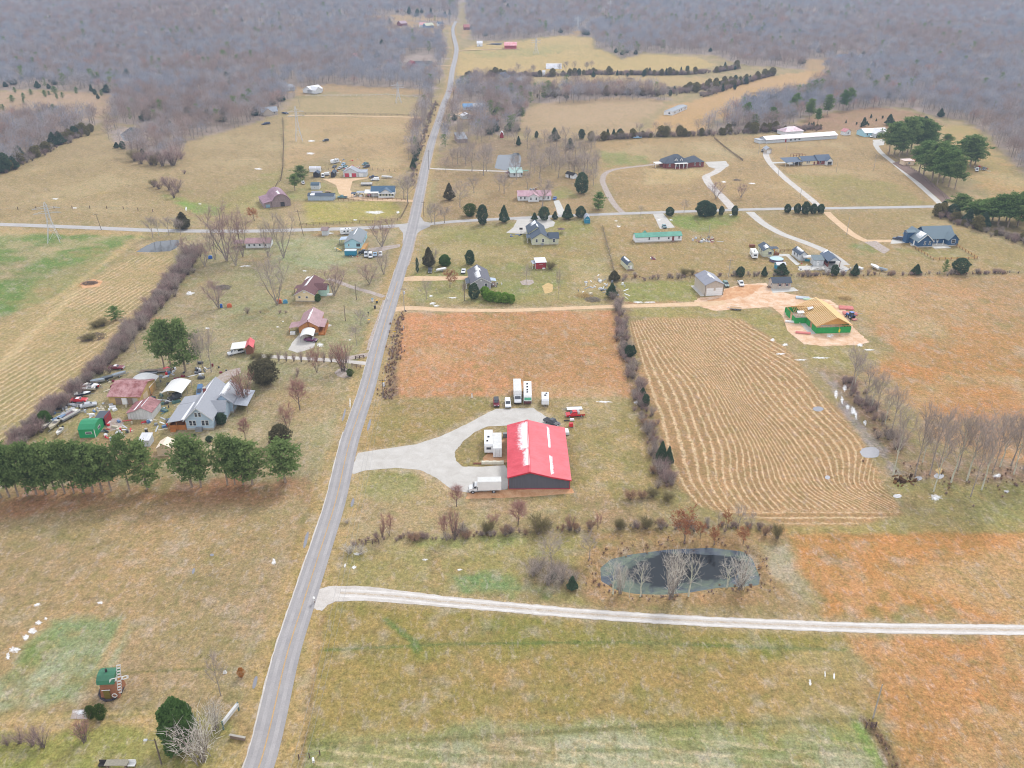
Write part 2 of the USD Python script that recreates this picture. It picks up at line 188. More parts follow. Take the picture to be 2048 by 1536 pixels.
COVER=[([(-1200,345),(0,345),(100,300),(175,262),(205,262),(235,295),(262,315),(345,330),(375,285),(455,262),(540,238),(570,235),(568,330),(560,380),(520,420),(440,440),(0,446),(-1200,430)],C(172,150,112),C(160,140,100),6,4,1),([(570,235),(845,232),(845,260),(825,330),(800,350),(700,330),(650,310),(600,330),(568,340)],C(184,156,118),C(176,150,106),4,3,1),([(590,215),(610,195),(700,192),(850,198),(865,200),(845,232),(570,232)],C(174,152,112),C(164,146,104),4,2,1),([(330,385),(420,398),(500,375),(565,340),(562,390),(520,418),(430,437),(370,430)],C(138,142,78),C(160,146,95),14,10,.8),([(335,392),(365,392),(385,405),(440,415),(440,428),(380,428),(350,408)],C(118,160,72),C(140,150,80),7,4,.85),([(610,405),(790,402),(803,425),(740,446),(612,448)],C(172,158,92),C(165,160,80),4,2,1),([(600,360),(680,375),(680,402),(560,400),(585,380)],C(135,150,85),C(165,148,100),4,3,.8),([(0,183),(60,180),(180,184),(226,190),(228,215),(200,238),(150,238),(0,256),(-800,300),(-800,190)],C(176,148,128),C(168,142,112),8,4,1),([(1035,245),(1060,212),(1110,204),(1250,192),(1310,197),(1335,203),(1290,240),(1270,270),(1180,277),(1090,275),(1030,262)],C(180,154,122),C(170,146,110),6,4,1),([(1085,152),(1200,147),(1320,150),(1450,157),(1420,174),(1300,180),(1180,172),(1100,166)],C(184,158,112),C(176,152,105),5,3,1),([(912,156),(916,100),(960,88),(1040,84),(1080,76),(1130,72),(1190,76),(1188,95),(1230,110),(1245,119),(1290,108),(1400,116),(1430,132),(1380,142),(1240,143),(1100,142),(1000,152)],C(192,164,108),C(180,158,100),5,3,1),([(920,100),(1000,102),(1120,88),(1170,92),(1080,112),(960,114)],C(150,150,92),C(180,158,100),12,8,.7),([(1293,264),(1340,212),(1400,197),(1440,182),(1500,157),(1560,149),(1640,141),(1660,152),(1648,166),(1600,186),(1530,206),(1480,222),(1420,246),(1400,268)],C(190,154,110),C(186,150,98),5,3,1),([(1590,262),(1610,240),(1650,226),(1760,214),(1850,229),(1890,250),(1800,262)],C(165,128,105),C(150,122,88),6,4,1),([(1880,255),(1930,252),(1965,268),(2048,360),(2300,480),(2300,620),(2048,470),(1990,420),(1930,340),(1900,300)],C(184,150,102),C(165,148,92),8,5,1),([(1180,280),(1300,275),(1560,270),(1780,262),(1790,320),(1880,405),(1700,414),(1480,418),(1240,424),(1200,340)],C(176,148,104),C(164,138,98),5,3,1),([(1230,300),(1300,290),(1480,280),(1500,310),(1430,330),(1300,320)],C(182,160,122),C(170,148,105),12,7,.8),([(1280,340),(1400,335),(1410,350),(1380,370),(1300,366)],C(194,170,124),C(184,160,112),7,4,.8),([(1200,304),(1250,305),(1290,318),(1300,328),(1210,335)],C(118,138,70),C(160,150,100),8,6,.8),([(1580,350),(1700,350),(1800,372),(1860,408),(1690,412),(1650,398)],C(150,140,84),C(160,142,92),8,4,.9),([(860,340),(1180,340),(1200,420),(1140,428),(870,440)],C(168,142,104),C(150,128,92),5,4,1),([(905,270),(1190,280),(1180,345),(870,338)],C(150,126,102),C(140,122,92),10,6,1),([(1105,372),(1140,372),(1150,392),(1110,396)],C(138,148,80),C(150,140,90),5,3,.7),([(845,360),(870,360),(868,400),(850,430)],C(150,152,108),C(165,150,105),4,3,.7),([(855,455),(1180,440),(1210,520),(1230,560),(1230,605),(800,610),(815,560)],C(156,140,92),C(150,142,84),5,3,1),([(850,458),(1180,440),(1190,462),(1050,490),(870,480)],C(138,142,78),C(152,142,88),9,6,.7),([(830,535),(1100,530),(1130,570),(1040,600),(830,600)],C(132,144,82),C(152,140,92),7,5,.75),([(1130,520),(1210,515),(1225,560),(1160,590),(1150,550)],C(182,160,116),C(150,150,105),6,4,.8),([(1185,440),(1340,430),(1480,425),(1530,470),(1620,510),(1700,540),(1700,552),(1230,560),(1205,500)],C(166,140,96),C(154,140,90),5,3,1),([(1325,432),(1475,428),(1470,440),(1400,470),(1360,455)],C(118,142,66),C(140,142,80),6,4,.9),([(1500,432),(1860,420),(1960,470),(2048,500),(2300,560),(2300,560),(2048,545),(1740,548),(1560,480)],C(168,142,98),C(156,138,92),5,3,1),([(1700,490),(1750,485),(1765,505),(1720,512)],C(105,132,70),C(140,140,85),5,3,.8),([(1800,500),(1940,495),(1950,520),(1850,515)],C(135,142,82),C(160,146,100),5,4,.6),([(1240,565),(1390,558),(1395,605),(1250,605)],C(146,144,82),C(136,144,76),3,2,1),([(1240,608),(1480,612),(1560,625),(1590,680),(1560,690),(1490,640),(1250,632)],C(154,146,88),C(160,145,92),3,2,1),([(1260,612),(1240,620),(1240,580),(1215,600),(1240,720),(1290,900),(1350,985),(1390,1005),(1345,900),(1300,760)],C(140,118,96),C(150,135,88),4,3,.9),([(1600,552),(2600,552),(2600,930),(2048,930),(1870,880),(1750,745),(1790,700),(1740,640),(1700,600)],C(188,144,102),C(174,140,96),5,3,1),([(1780,720),(1900,690),(2100,700),(2100,860),(1900,860)],C(188,128,84),C(178,132,90),16,12,.6),([(1780,690),(2100,640),(2100,780),(1850,830),(1790,760)],C(188,132,76),C(172,132,80),20,14,.7),([(1600,552),(1760,552),(1740,640),(1640,590)],C(170,146,92),C(176,142,90),14,8,.8),([(1600,690),(1740,690),(1780,710),(1700,740),(1630,720)],C(150,142,86),C(165,148,95),5,4,.9),([(1640,740),(1700,740),(1760,800),(1850,900),(2048,930),(2200,960),(2200,1010),(1830,1000),(1800,960),(1740,880)],C(150,122,104),C(140,118,92),6,4,.95),([(1640,745),(1668,765),(1700,810),(1745,870),(1790,920),(1810,945),(1790,950),(1745,905),(1700,840),(1660,780)],C(160,155,158),C(150,140,138),2.5,2.5,.75),([(1790,960),(2048,965),(2300,980),(2300,1050),(1570,1055),(1810,1020)],C(150,146,92),C(165,146,98),4,3,1),([(805,628),(1235,620),(1250,690),(1272,795),(790,795),(795,700)],C(202,143,102),C(186,136,94),3,2,1),([(990,640),(1230,640),(1265,780),(1100,790),(1000,740)],C(184,140,98),C(172,132,86),15,10,.7),([(775,640),(800,640),(790,800),(765,810)],C(120,95,82),C(146,122,92),1.5,1.5,.9),([(750,800),(1280,796),(1345,985),(1360,1020),(700,1040),(720,900)],C(160,138,94),C(146,134,82),3,2,1),([(745,815),(900,800),(985,815),(900,880),(740,890)],C(166,138,92),C(150,138,82),8,5,.8),([(1150,870),(1250,860),(1290,960),(1180,980)],C(184,156,112),C(140,138,82),8,6,.7),([(725,945),(800,945),(830,985),(720,1020)],C(118,132,66),C(150,140,90),5,4,.85),([(700,1010),(1560,1000),(1570,1050),(1100,1060),(680,1080)],C(164,136,106),C(150,138,90),6,4,.9),([(650,1090),(1180,1062),(1570,1055),(1600,1100),(1650,1225),(1300,1215),(1000,1195),(640,1180)],C(152,144,88),C(160,142,98),4,3,1),([(820,1080),(1040,1068),(1060,1085),(830,1098)],C(118,144,62),C(150,145,90),4,3,.9),([(900,1150),(1100,1170),(1110,1195),(930,1185)],C(104,140,88),C(150,148,105),4,4,.85),([(1180,1060),(1570,1060),(1600,1180),(1640,1222),(1200,1212),(1150,1150)],C(168,134,98),C(160,130,88),4,3,.9),([(1520,1090),(1575,1085),(1640,1210),(1600,1215),(1560,1160)],C(178,172,152),C(150,146,105),4,4,.8),([(1040,1125),(1110,1120),(1165,1150),(1150,1178),(1060,1172)],C(126,108,92),C(140,128,100),4,3,.9),([(1575,1060),(2600,1048),(2600,1255),(2048,1243),(1650,1232)],C(194,138,84),C(168,128,74),4,3,1),([(1660,1130),(1800,1170),(1830,1225),(1700,1215)],C(196,150,106),C(184,138,84),8,6,.7),([(1580,1050),(2600,1038),(2600,1062),(1580,1068)],C(150,144,90),C(175,146,92),2,1.5,.9),([(600,1245),(640,1212),(900,1220),(1300,1250),(1695,1276),(1720,1370),(1780,1480),(1820,1560),(560,1560)],C(164,138,86),C(144,132,74),3,2,1),([(650,1212),(960,1222),(1300,1250),(1680,1275),(1690,1300),(1200,1295),(650,1300)],C(120,128,56),C(160,138,82),7,5,.85),([(640,1300),(760,1300),(800,1400),(700,1470),(610,1440)],C(146,138,74),C(165,140,86),9,7,.7),([(600,1470),(1200,1445),(1730,1440),(1800,1560),(580,1560)],C(150,154,112),C(124,140,76),5,4,.9),([(900,1500),(1300,1490),(1700,1490),(1750,1560),(900,1560)],C(172,172,146),C(130,142,86),4,4,.75),([(1697,1277),(2600,1280),(2700,1600),(1830,1600),(1770,1450),(1735,1380)],C(190,138,88),C(170,130,80),4,3,1),([(1900,1460),(2048,1430),(2200,1560),(1880,1560)],C(190,158,116),C(178,132,78),8,6,.7),([(360,470),(800,462),(772,560),(745,690),(700,900),(640,965),(590,962),(0,985),(-300,1000),(-300,960),(0,890),(100,830),(200,720),(330,570)],C(166,150,118),C(144,144,104),4,3,1),([(540,480),(690,480),(690,530),(560,545)],C(158,168,130),C(140,150,100),7,5,.8),([(430,560),(560,545),(590,590),(560,640),(640,640),(760,610),(740,690),(560,700),(440,640)],C(142,148,106),C(160,150,112),8,6,.8),([(500,790),(680,750),(700,800),(670,860),(560,860),(480,860)],C(160,150,116),C(176,146,108),8,6,.8),([(60,850),(330,770),(350,830),(330,900),(100,900)],C(140,140,86),C(168,148,108),4,4,.9),([(160,880),(330,880),(330,960),(60,960)],C(172,140,100),C(160,140,96),5,4,.8),([(-400,984),(590,963),(645,968),(600,1120),(470,1560),(-400,1560)],C(178,150,120),C(158,140,100),3,2,1),([(-400,984),(0,982),(590,962),(640,968),(625,1000),(400,1010),(0,1040),(-400,1060)],C(156,110,80),C(166,124,88),6,4,.95),([(80,1130),(420,1040),(600,1010),(560,1100),(200,1220)],C(148,136,86),C(170,142,106),14,9,.6),([(0,1280),(260,1000),(460,1020),(300,1240),(100,1300)],C(166,146,112),C(180,150,108),14,9,.5),([(-60,1430),(105,1240),(262,1225),(235,1290),(150,1408),(20,1412),(-60,1470)],C(176,188,160),C(128,150,104),2.5,2,.92),([(60,1290),(112,1255),(120,1290),(70,1330),(20,1360)],C(100,128,62),C(130,142,80),3,2,.85),([(-300,1436),(400,1424),(470,1440),(480,1560),(-300,1560)],C(160,148,96),C(146,146,80),3,2,1),([(-300,1440),(130,1432),(380,1425),(380,1452),(0,1466),(-300,1470)],C(188,160,114),C(178,152,106),3,2,.9),([(0,1500),(120,1488),(130,1530),(0,1560)],C(140,150,72),C(150,146,80),4,3,.8),([(-1400,452),(0,462),(285,468),(300,476),(258,478),(205,540),(120,588),(0,635),(-1400,1100)],C(92,128,58),C(116,138,74),4,3,1),([(0,470),(70,480),(110,510),(60,520),(0,500)],C(178,160,124),C(150,150,104),8,8,.8),([(60,490),(140,478),(210,475),(200,492),(120,500)],C(184,164,128),C(150,148,100),7,7,.8),([(0,530),(40,535),(40,548),(0,555)],C(186,166,134),C(150,150,104),5,5,.85),([(0,455),(280,462),(300,472),(0,468)],C(186,158,112),C(176,150,106),3,3,.9),([(-1200,1080),(0,640),(120,590),(205,542),(262,508),(350,510),(340,560),(260,640),(200,700),(110,800),(20,880),(-300,1000)],C(182,158,116),C(162,148,102),3,2,1),([(0,800),(120,740),(160,750),(60,850),(-40,900)],C(190,148,96),C(176,146,96),10,7,.7),([(150,570),(180,560),(205,562),(200,574),(160,576)],C(192,140,88),C(180,142,92),2,2,.9),([(70,560),(240,490),(262,502),(120,585),(40,620)],C(150,148,96),C(170,150,110),4,4,.7),]
LINES=[([(0,690),(60,640),(140,575),(200,530),(285,466)],2.0,C(196,172,122),.75),([(0,735),(70,660),(150,585)],2.4,C(196,176,132),.6),([(150,575),(205,530),(292,470)],1.0,C(200,176,128),.7),([(505,1536),(640,1010),(715,780)],0.1,T1,0),([(600,1536),(640,1250),(650,1230)],1.0,C(118,88,58),.9),([(590,1536),(628,1280)],2.2,C(182,156,112),.6),([(585,1120),(625,1010),(690,830)],1.2,C(130,112,72),.8),([(520,1390),(560,1270),(600,1140)],1.4,C(126,116,62),.85),([(470,1440),(330,1348),(0,1347)],0.1,T1,0),([(235,1347),(380,1338),(470,1340)],0.5,C(112,112,60),.8),([(0,1442),(140,1434),(345,1424)],0.7,C(196,172,120),.8),([(345,1424),(140,1437)],.4,C(110,108,58),.7),([(650,1300),(900,1288),(1240,1284),(1690,1300)],0.7,C(92,112,56),.8),([(770,1240),(830,1285),(835,1300)],1.2,C(92,118,60),.8),([(620,1490),(900,1478),(1300,1452),(1735,1440)],0.8,C(105,104,62),.7),([(640,1520),(1200,1500),(1760,1500)],.6,C(110,120,70),.6),([(1730,1445),(1765,1480),(1795,1560)],2.0,C(112,92,72),.9),([(1715,1450),(1740,1500),(1775,1560)],1.6,C(120,150,74),.8),([(225,1230),(345,1000)],.5,C(186,150,112),.4),([(262,1225),(205,1330)],1.6,C(188,152,112),.7),([(1205,455),(1222,520),(1235,600)],1.6,C(110,96,70),.7),([(1390,440),(1425,480),(1470,545)],.6,C(120,104,66),.6),([(565,240),(566,330),(560,360)],1.2,C(118,104,74),.7),([(0,421),(120,418),(300,424),(480,426)],.5,C(140,112,76),.5),([(100,402),(190,388),(240,380)],1.5,C(182,158,100),.6),([(0,345),(120,342),(240,330),(262,325)],3,C(188,160,112),.6),([(1450,300),(1485,320)],1,C(100,92,70),.8),([(630,470),(700,464)],3,C(170,128,92),.6),([(1560,470),(1640,505),(1700,520)],1.0,C(196,156,104),.6),([(1480,430),(1540,470)],3,C(172,138,92),.4),([(1250,606),(1400,604)],1.2,C(176,122,86),.8),([(1230,612),(1245,700),(1290,860),(1340,985)],2.5,C(128,106,84),.6),([(920,118),(990,112),(1100,104),(1200,112),(1330,150)],3,C(140,136,88),.4),([(912,134),(1080,133)],2.5,C(132,128,82),.5),]
rows=[1.0,20.0,40.0,55.0]
while rows[-1]<5200:
 r=rows[-1];rows.append(r+min(1.9*(r*r+CH*CH)/(828*CH),0.011*r+1))
rows=np.array(rows)
phi=np.radians(np.concatenate([np.arange(-50,50.01,0.16),np.arange(56,309,6.0)]))
R_,PH=np.meshgrid(rows,phi,indexing='ij')
GX,GY=(R_*np.sin(PH)),(R_*np.cos(PH))
gx,gy=GX.ravel(),GY.ravel()
gz=hgt(gx,gy)
nR,nP=GX.shape
i,j=np.meshgrid(np.arange(nR-1),np.arange(nP),indexing='ij');j2=(j+1)%nP
quads=np.stack([i*nP+j,i*nP+j2,(i+1)*nP+j2,(i+1)*nP+j],-1).reshape(-1,4)
quads=quads[:,::-1]
n_big,n_mid,n_fine=fb(gx,gy,1/60.,1,4),fb(gx,gy,1/9.,2,4),fb(gx,gy,1/2.4,4,3)
col=T1+(T2-T1)*sst(.35,.65,n_mid)[:,None]
def blend(idx,a,c):col[idx]+=a[:,None]*(c-col[idx])
wpolys={}
def paint(pts,c1,c2,feather,ragged,amount):
 poly=W(pts);m=feather+ragged+2;lo,hi=poly.min(0)-m,poly.max(0)+m
 idx=np.nonzero((gx>lo[0])&(gx<hi[0])&(gy>lo[1])&(gy<hi[1]))[0]
 if not len(idx):return
 far=1+np.hypot(gx[idx],gy[idx])/900
 sd=sdp(gx[idx],gy[idx],poly)+ragged*far*(n_mid[idx]-.5)*3+0.35*ragged*(n_fine[idx]-.5)*2
 a=sst(feather*.5,-feather*.5,sd)if False else sst(-feather*.5,feather*.5,-sd)
 k=sst(.36,.64,.5*n_mid[idx]+.35*n_big[idx]+.15*n_fine[idx])
 blend(idx,a*amount,c1+(c2-c1)*k[:,None])
def pdist(x,y,line):
 d=np.full(x.shape,1e18)
 for(ax,ay),(bx,by)in zip(line[:-1],line[1:]):
  ex,ey=bx-ax,by-ay;t=np.clip(((x-ax)*ex+(y-ay)*ey)/(ex*ex+ey*ey+1e-9),0,1)
  d=np.minimum(d,(x-ax-t*ex)**2+(y-ay-t*ey)**2)
 return np.sqrt(d)
def stroke(pts,width,c,amount):
 line=W(pts);lo,hi=line.min(0)-width*3,line.max(0)+width*3
 idx=np.nonzero((gx>lo[0])&(gx<hi[0])&(gy>lo[1])&(gy<hi[1]))[0]
 if len(idx)and amount:blend(idx,amount*sst(-width,-width*.2,-pdist(gx[idx],gy[idx],line)-width*.5*(n_mid[idx]-.5)),c)
FL1,FL2=C(168,152,146),C(146,130,120)
FLOOR=[(p,FL1,FL2,8,5,1)for p in FOREST]
back=np.nonzero(gy>1900)[0];blend(back,np.ones(len(back)),FL1)
for a in FLOOR:paint(*a)
for pts in CLEAR[:12]:paint(pts,C(178,146,108),C(166,140,104),6,4,1)
for a in COVER:paint(*a)
for a in LINES:stroke(*a)
ROAD=[(462,1640),(518,1536),(584,1275),(661,1038),(706.5,860),(727,800),(757,690),(795.5,560),(812,505),(826,450),(840,385),(852,328),(866,275),(879,236),(889,205),(897,185),(902,160),(905,140),(911,115),(913,100),(909,80),(906,66),(907,54),(912,44)]
def smooth_line(pts2,step):
 from scipy.interpolate import PchipInterpolator
 p=np.asarray(pts2,float);s=np.concatenate([[0],np.cumsum(np.linalg.norm(np.diff(p,axis=0),axis=1))])
 n=max(2,int(s[-1]/step));q=np.linspace(0,s[-1],n+1)
 return np.stack([PchipInterpolator(s,p[:,k])(q)for k in range(p.shape[1])],1)
road_w=smooth_line(W(ROAD),4.0)
dr=np.full(gx.shape,1e9);near=np.abs(gx+40)<140;dr[near]=pdist(gx[near],gy[near],road_w[::4])
k=np.nonzero(dr<8)[0];blend(k,.65*sst(-7.5,-4.5,-dr[k]-3*(n_mid[k]-.5)),C(184,156,106))
for pts,w in(([(640,1188),(720,1187),(800,1194),(1000,1213),(1200,1230),(1500,1247),(1800,1257),(2048,1260),(2500,1262)],3.0),([(786,620),(900,620),(1100,618),(1300,611),(1450,604)],3.4),([(1450,328),(1412,355),(1466,418)],4),([(1533,300),(1548,335),(1638,414)],3.6),([(1500,424),(1560,466),(1690,530)],3.8),([(705,945),(760,936),(840,940),(904,980),(1016,985)],2.5),([(706,912),(830,890),(975,828),(1066,816),(1120,850)],2.5)):stroke(pts,w,C(196,176,148),.6)
k=np.nonzero((np.hypot(gx,gy)<420))[0]
blend(k,.42*sst(.54,.74,fb(gx[k],gy[k],1/3.2,11,5)),C(184,172,158))
blend(k,.5*sst(.55,.72,.6*fb(gx[k],gy[k],1/11.,21,5)+.4*n_fine[k]),C(122,126,70))
blend(k,.45*sst(.54,.72,.6*fb(gx[k],gy[k],1/16.,31,4)+.4*n_fine[k]),C(180,142,102))
k=np.nonzero((np.hypot(gx,gy)<700))[0];big2=fb(gx[k],gy[k],1/28.,51,4)
blend(k,.38*sst(.53,.68,big2),C(190,172,132));blend(k,.34*sst(.47,.34,big2)if False else.34*sst(-.46,-.34,-big2),C(150,130,96))
dk_=.35*sst(.56,.74,fb(gx[k],gy[k],1/2.2,41,3));blend(k,dk_,C(112,98,66))
from scipy.interpolate import LinearNDInterpolator,CubicSpline
phase=np.zeros(len(gx));ramp_amt=np.zeros(len(gx))
curves=[(0.,[(1250,600),(1267,653),(1300,754),(1334,854),(1367,961),(1407,1014),(1440,1050)]),(11.,[(1310,600),(1334,647),(1420,747),(1494,854),(1527,920),(1540,967),(1574,1007),(1610,1050)]),(21.,[(1370,600),(1394,640),(1447,707),(1474,734),(1514,794),(1574,860),(1614,914),(1629,940),(1643,967),(1694,1001),(1750,1050)]),(30.,[(1410,600),(1454,643),(1507,680),(1574,720),(1627,760),(1661,807),(1708,854),(1742,900),(1736,934),(1732,964),(1768,994),(1811,1017),(1860,1050)]),(34.,[(1440,590),(1490,632),(1545,668),(1610,706),(1660,748),(1690,797),(1735,844),(1775,890),(1772,930),(1770,962),(1805,992),(1845,1015),(1890,1050)])]
U=np.linspace(0,1,60);fam=[]
for _,c in curves:
 c=np.array(c,float);s=np.concatenate([[0],np.cumsum(np.linalg.norm(np.diff(c,axis=0),axis=1))]);fam.append(CubicSpline(s/s[-1],c)(U))
S=np.linspace(-3,36,90);fam=CubicSpline([c[0]for c in curves],np.array(fam))(S)
wf=P(fam.reshape(-1,2))[:,:2];f_phase=LinearNDInterpolator(wf,np.repeat(S,60))
FIELD_ROWS=[(1256,642),(1300,636),(1478,638),(1520,660),(1565,690),(1630,770),(1700,850),(1745,915),(1755,955),(1790,1000),(1815,1030),(1700,1050),(1570,1050),(1440,1025),(1385,1008),(1360,972),(1330,890),(1298,795),(1275,720)]
def row_field(pts,c1,c2,fn,amount,feather=2.0):
 paint(pts,c1,c2,2.0,1.2,1)
 poly=W(pts);lo,hi=poly.min(0)-4,poly.max(0)+4
 idx=np.nonzero((gx>lo[0])&(gx<hi[0])&(gy>lo[1])&(gy<hi[1]))[0]
 sd=sdp(gx[idx],gy[idx],poly);ph=fn(gx[idx],gy[idx]);ok=np.isfinite(ph)&(sd<1)
 phase[idx[ok]]=ph[ok];ramp_amt[idx[ok]]=(amount*sst(-.8,1.5,-sd))[ok]
HEAD=W([(1350,990),(1840,1000),(1840,1060),(1350,1060)])
def phase_main(x,y):
 p=f_phase(x,y)*1.04;head=W([(1500,1022),(1600,1022)])[0,1]
 return np.where(y<head,(y-head)/2.3,p)
row_field(FIELD_ROWS,C(182,146,104),C(166,132,92),phase_main,1.0)
def phase_left(x,y):
 a=W([(0,860),(230,700)]);d=a[1]-a[0];n=np.array([-d[1],d[0]])/np.linalg.norm(d)
 return(x*n[0]+y*n[1]+14*(fb(x,y,1/70.,8,2)-.5))/2.3
row_field([(-1200,1080),(0,650),(120,600),(205,550),(262,512),(348,514),(335,560),(255,640),(195,700),(105,800),(20,876),(-300,996)],C(182,156,114),C(160,146,100),phase_left,.85)
ramp_amt*=1-.75*sst(.45,.62,fb(gx,gy,1/26.,14,3))*(gx<0)
stroke([(0,735),(60,668),(110,625),(150,585)],3.0,C(200,178,134),.7)
def phase_strip(x,y):return y/2.6+.05*x
for pts in([(600,1488),(1200,1468),(1735,1462),(1790,1560),(580,1560)],):
 poly=W(pts);sd=sdp(gx,gy,poly);ok=sd<0;phase[ok]=phase_strip(gx[ok],gy[ok]);ramp_amt[ok]=.4*sst(0,2,-sd[ok])
def ground_mat(name,straw):
 return usdkit.material(stage,'/World/Looks/'+name,{'at':('attribute',{'attribute':'cover'}),'ph':('attribute',{'attribute':'rowphase'}),'am':('attribute',{'attribute':'rowamount'}),'g':('geometry',{}),'n1':('noise_texture',{'scale':1.1,'detail':5,'roughness':0.72}),'n2':('noise_texture',{'scale':0.28,'detail':6,'roughness':0.7,'distortion':0.6}),'n3':('noise_texture',{'scale':2.6,'detail':3,'roughness':0.75}),'mv':('mapping',{'rotation':(0,0,0.5),'scale':(1.0,0.5,1.0)}),'n4':('noise_texture',{'scale':0.62,'detail':5,'roughness':0.75,'distortion':0.4}),'n5':('noise_texture',{'scale':0.9,'detail':4,'roughness':0.75}),'k4':('map_range',{'from_min':0.53,'from_max':0.66,'to_min':0.0,'to_max':0.38,'clamp':True}),'k5':('map_range',{'from_min':0.36,'from_max':0.47,'to_min':0.34,'to_max':0.0,'clamp':True}),'k6':('map_range',{'from_min':0.54,'from_max':0.68,'to_min':0.0,'to_max':0.3,'clamp':True}),'x4':('mix_color',{'b':alb((196,182,176)),'use_clamp':False}),'x5':('mix_color',{'b':alb((126,128,84)),'use_clamp':False}),'x6':('mix_color',{'b':alb((206,172,112)),'use_clamp':False}),'r1':('rgb_ramp',{'ramp':[(0.27,(0.42,0.41,0.36)),(0.43,(0.82,0.82,0.77)),(0.55,(1.04,1.03,1.0)),(0.75,(1.5,1.42,1.36))]}),'r2':('rgb_ramp',{'ramp':[(0.3,(0.80,0.88,0.74)),(0.5,(1.0,1.0,1.0)),(0.7,(1.18,1.08,1.06))]}),'r3':('map_range',{'from_min':0.25,'from_max':0.75,'to_min':0.6,'to_max':1.4}),'m1':('mix_color',{'blend_type':'multiply','fac':0.9,'use_clamp':False}),'m2':('mix_color',{'blend_type':'multiply','fac':0.9,'use_clamp':False}),'m3':('mix_color',{'blend_type':'multiply','fac':1.0,'use_clamp':False}),'jit':('math',{'math_type':'multiply_add','value2':0.9,'value3':0.0}),'ja':('math',{'math_type':'add'}),'tw':('math',{'math_type':'multiply','value2':2*math.pi}),'si':('math',{'math_type':'sine'}),'rr':('map_range',{'from_min':0.35,'from_max':0.95,'to_max':0.72,'clamp':True}),'br':('map_range',{'from_min':0.36,'from_max':0.62,'to_min':0.5,'to_max':1.0,'clamp':True}),'f1':('math',{'math_type':'multiply'}),'f2':('math',{'math_type':'multiply'}),'dk':('map_range',{'from_min':-1.0,'from_max':0.2,'to_min':0.16,'to_max':0.0,'clamp':True}),'f3':('math',{'math_type':'multiply'}),'st':('mix_color',{'b':straw,'use_clamp':False}),'sd':('mix_color',{'b':(0.09,0.062,0.036),'use_clamp':False}),'bu':('bump',{'strength':0.5,'distance':0.25}),'p':('principled_bsdf',{'roughness':0.95,'specular_ior_level':0.1})},[('g.position','n1.vector'),('g.position','n2.vector'),('g.position','n3.vector'),('n1.fac','r1.fac'),('n2.fac','r2.fac'),('n3.fac','r3.value'),('n2.fac','jit.value1'),('ph.fac','ja.value1'),('jit.value','ja.value2'),('ja.value','tw.value1'),('tw.value','si.value1'),('si.value','rr.value'),('n1.fac','br.value'),('rr.result','f1.value1'),('am.fac','f1.value2'),('f1.value','f2.value1'),('br.result','f2.value2'),('si.value','dk.value'),('dk.result','f3.value1'),('am.fac','f3.value2'),('g.position','mv.vector'),('mv.vector','n4.vector'),('mv.vector','n5.vector'),('n4.fac','k4.value'),('n4.fac','k5.value'),('n5.fac','k6.value'),('at.color','x4.a'),('k4.result','x4.fac'),('x4.result','x5.a'),('k5.result','x5.fac'),('x5.result','x6.a'),('k6.result','x6.fac'),('x6.result','sd.a'),('f3.value','sd.fac'),('sd.result','st.a'),('f2.value','st.fac'),('st.result','m1.a'),('r1.color','m1.b'),('m1.result','m2.a'),('r2.color','m2.b'),('m2.result','m3.a'),('r3.result','m3.b'),('m3.result','p.base_color'),('n1.fac','bu.height'),('bu.normal','p.normal')],surface='p.BSDF')
GM=ground_mat('grass_and_soil',alb((226,202,168)))
REGIONS=[('striped_stubble_field',FIELD_ROWS),('stubble_field',COVER[-4][0]),('green_field',[(-1400,452),(0,462),(285,468),(300,476),(258,478),(205,540),(120,588),(0,635),(-1400,1100)]),('orange_field',[(805,628),(1235,620),(1250,690),(1272,795),(790,795),(795,700)]),('broomsedge_field',[(1600,552),(2600,552),(2600,930),(2048,930),(1870,880),(1750,745),(1790,700),(1740,640),(1700,600)]),('russet_field',[(1575,1060),(2600,1048),(2600,1255),(2048,1243),(1650,1232)]),('russet_field',[(1697,1277),(2600,1280),(2700,1600),(1830,1600),(1770,1450),(1735,1380)]),('hay_field',[(600,1245),(640,1212),(900,1220),(1300,1250),(1695,1276),(1720,1370),(1780,1480),(1820,1560),(560,1560)]),('mown_lawn',[(-400,984),(590,963),(645,968),(600,1120),(500,1432),(-400,1436)]),('frosty_garden_plot',[(-60,1430),(105,1240),(262,1225),(235,1290),(150,1408),(20,1412),(-60,1470)]),('pasture',COVER[0][0]),('pasture',COVER[1][0]),('pasture',COVER[2][0]),('pasture',COVER[10][0]),('pasture',COVER[12][0]),('pasture',COVER[8][0]),('pasture',COVER[9][0]),('scrub_clearing',COVER[7][0]),('scrub_clearing',COVER[13][0]),('forest_floor',FOREST[0]),('forest_floor',FOREST[3])]
ctr=np.stack([gx[quads].mean(1),gy[quads].mean(1)],1);region=np.zeros(len(quads),int)
for n,(name,pts)in enumerate(REGIONS):
 poly=W(pts);lo,hi=poly.min(0),poly.max(0);k=np.nonzero((region==0)&(ctr[:,0]>lo[0])&(ctr[:,0]<hi[0])&(ctr[:,1]>lo[1])&(ctr[:,1]<hi[1]))[0]
 region[k[sdp(ctr[k,0],ctr[k,1],poly)<0]]=n+1
nx_=np.gradient(gz.reshape(nR,nP),axis=0)/(np.gradient(rows)[:,None]+1e-9)
gv=np.stack([gx,gy,gz],1)
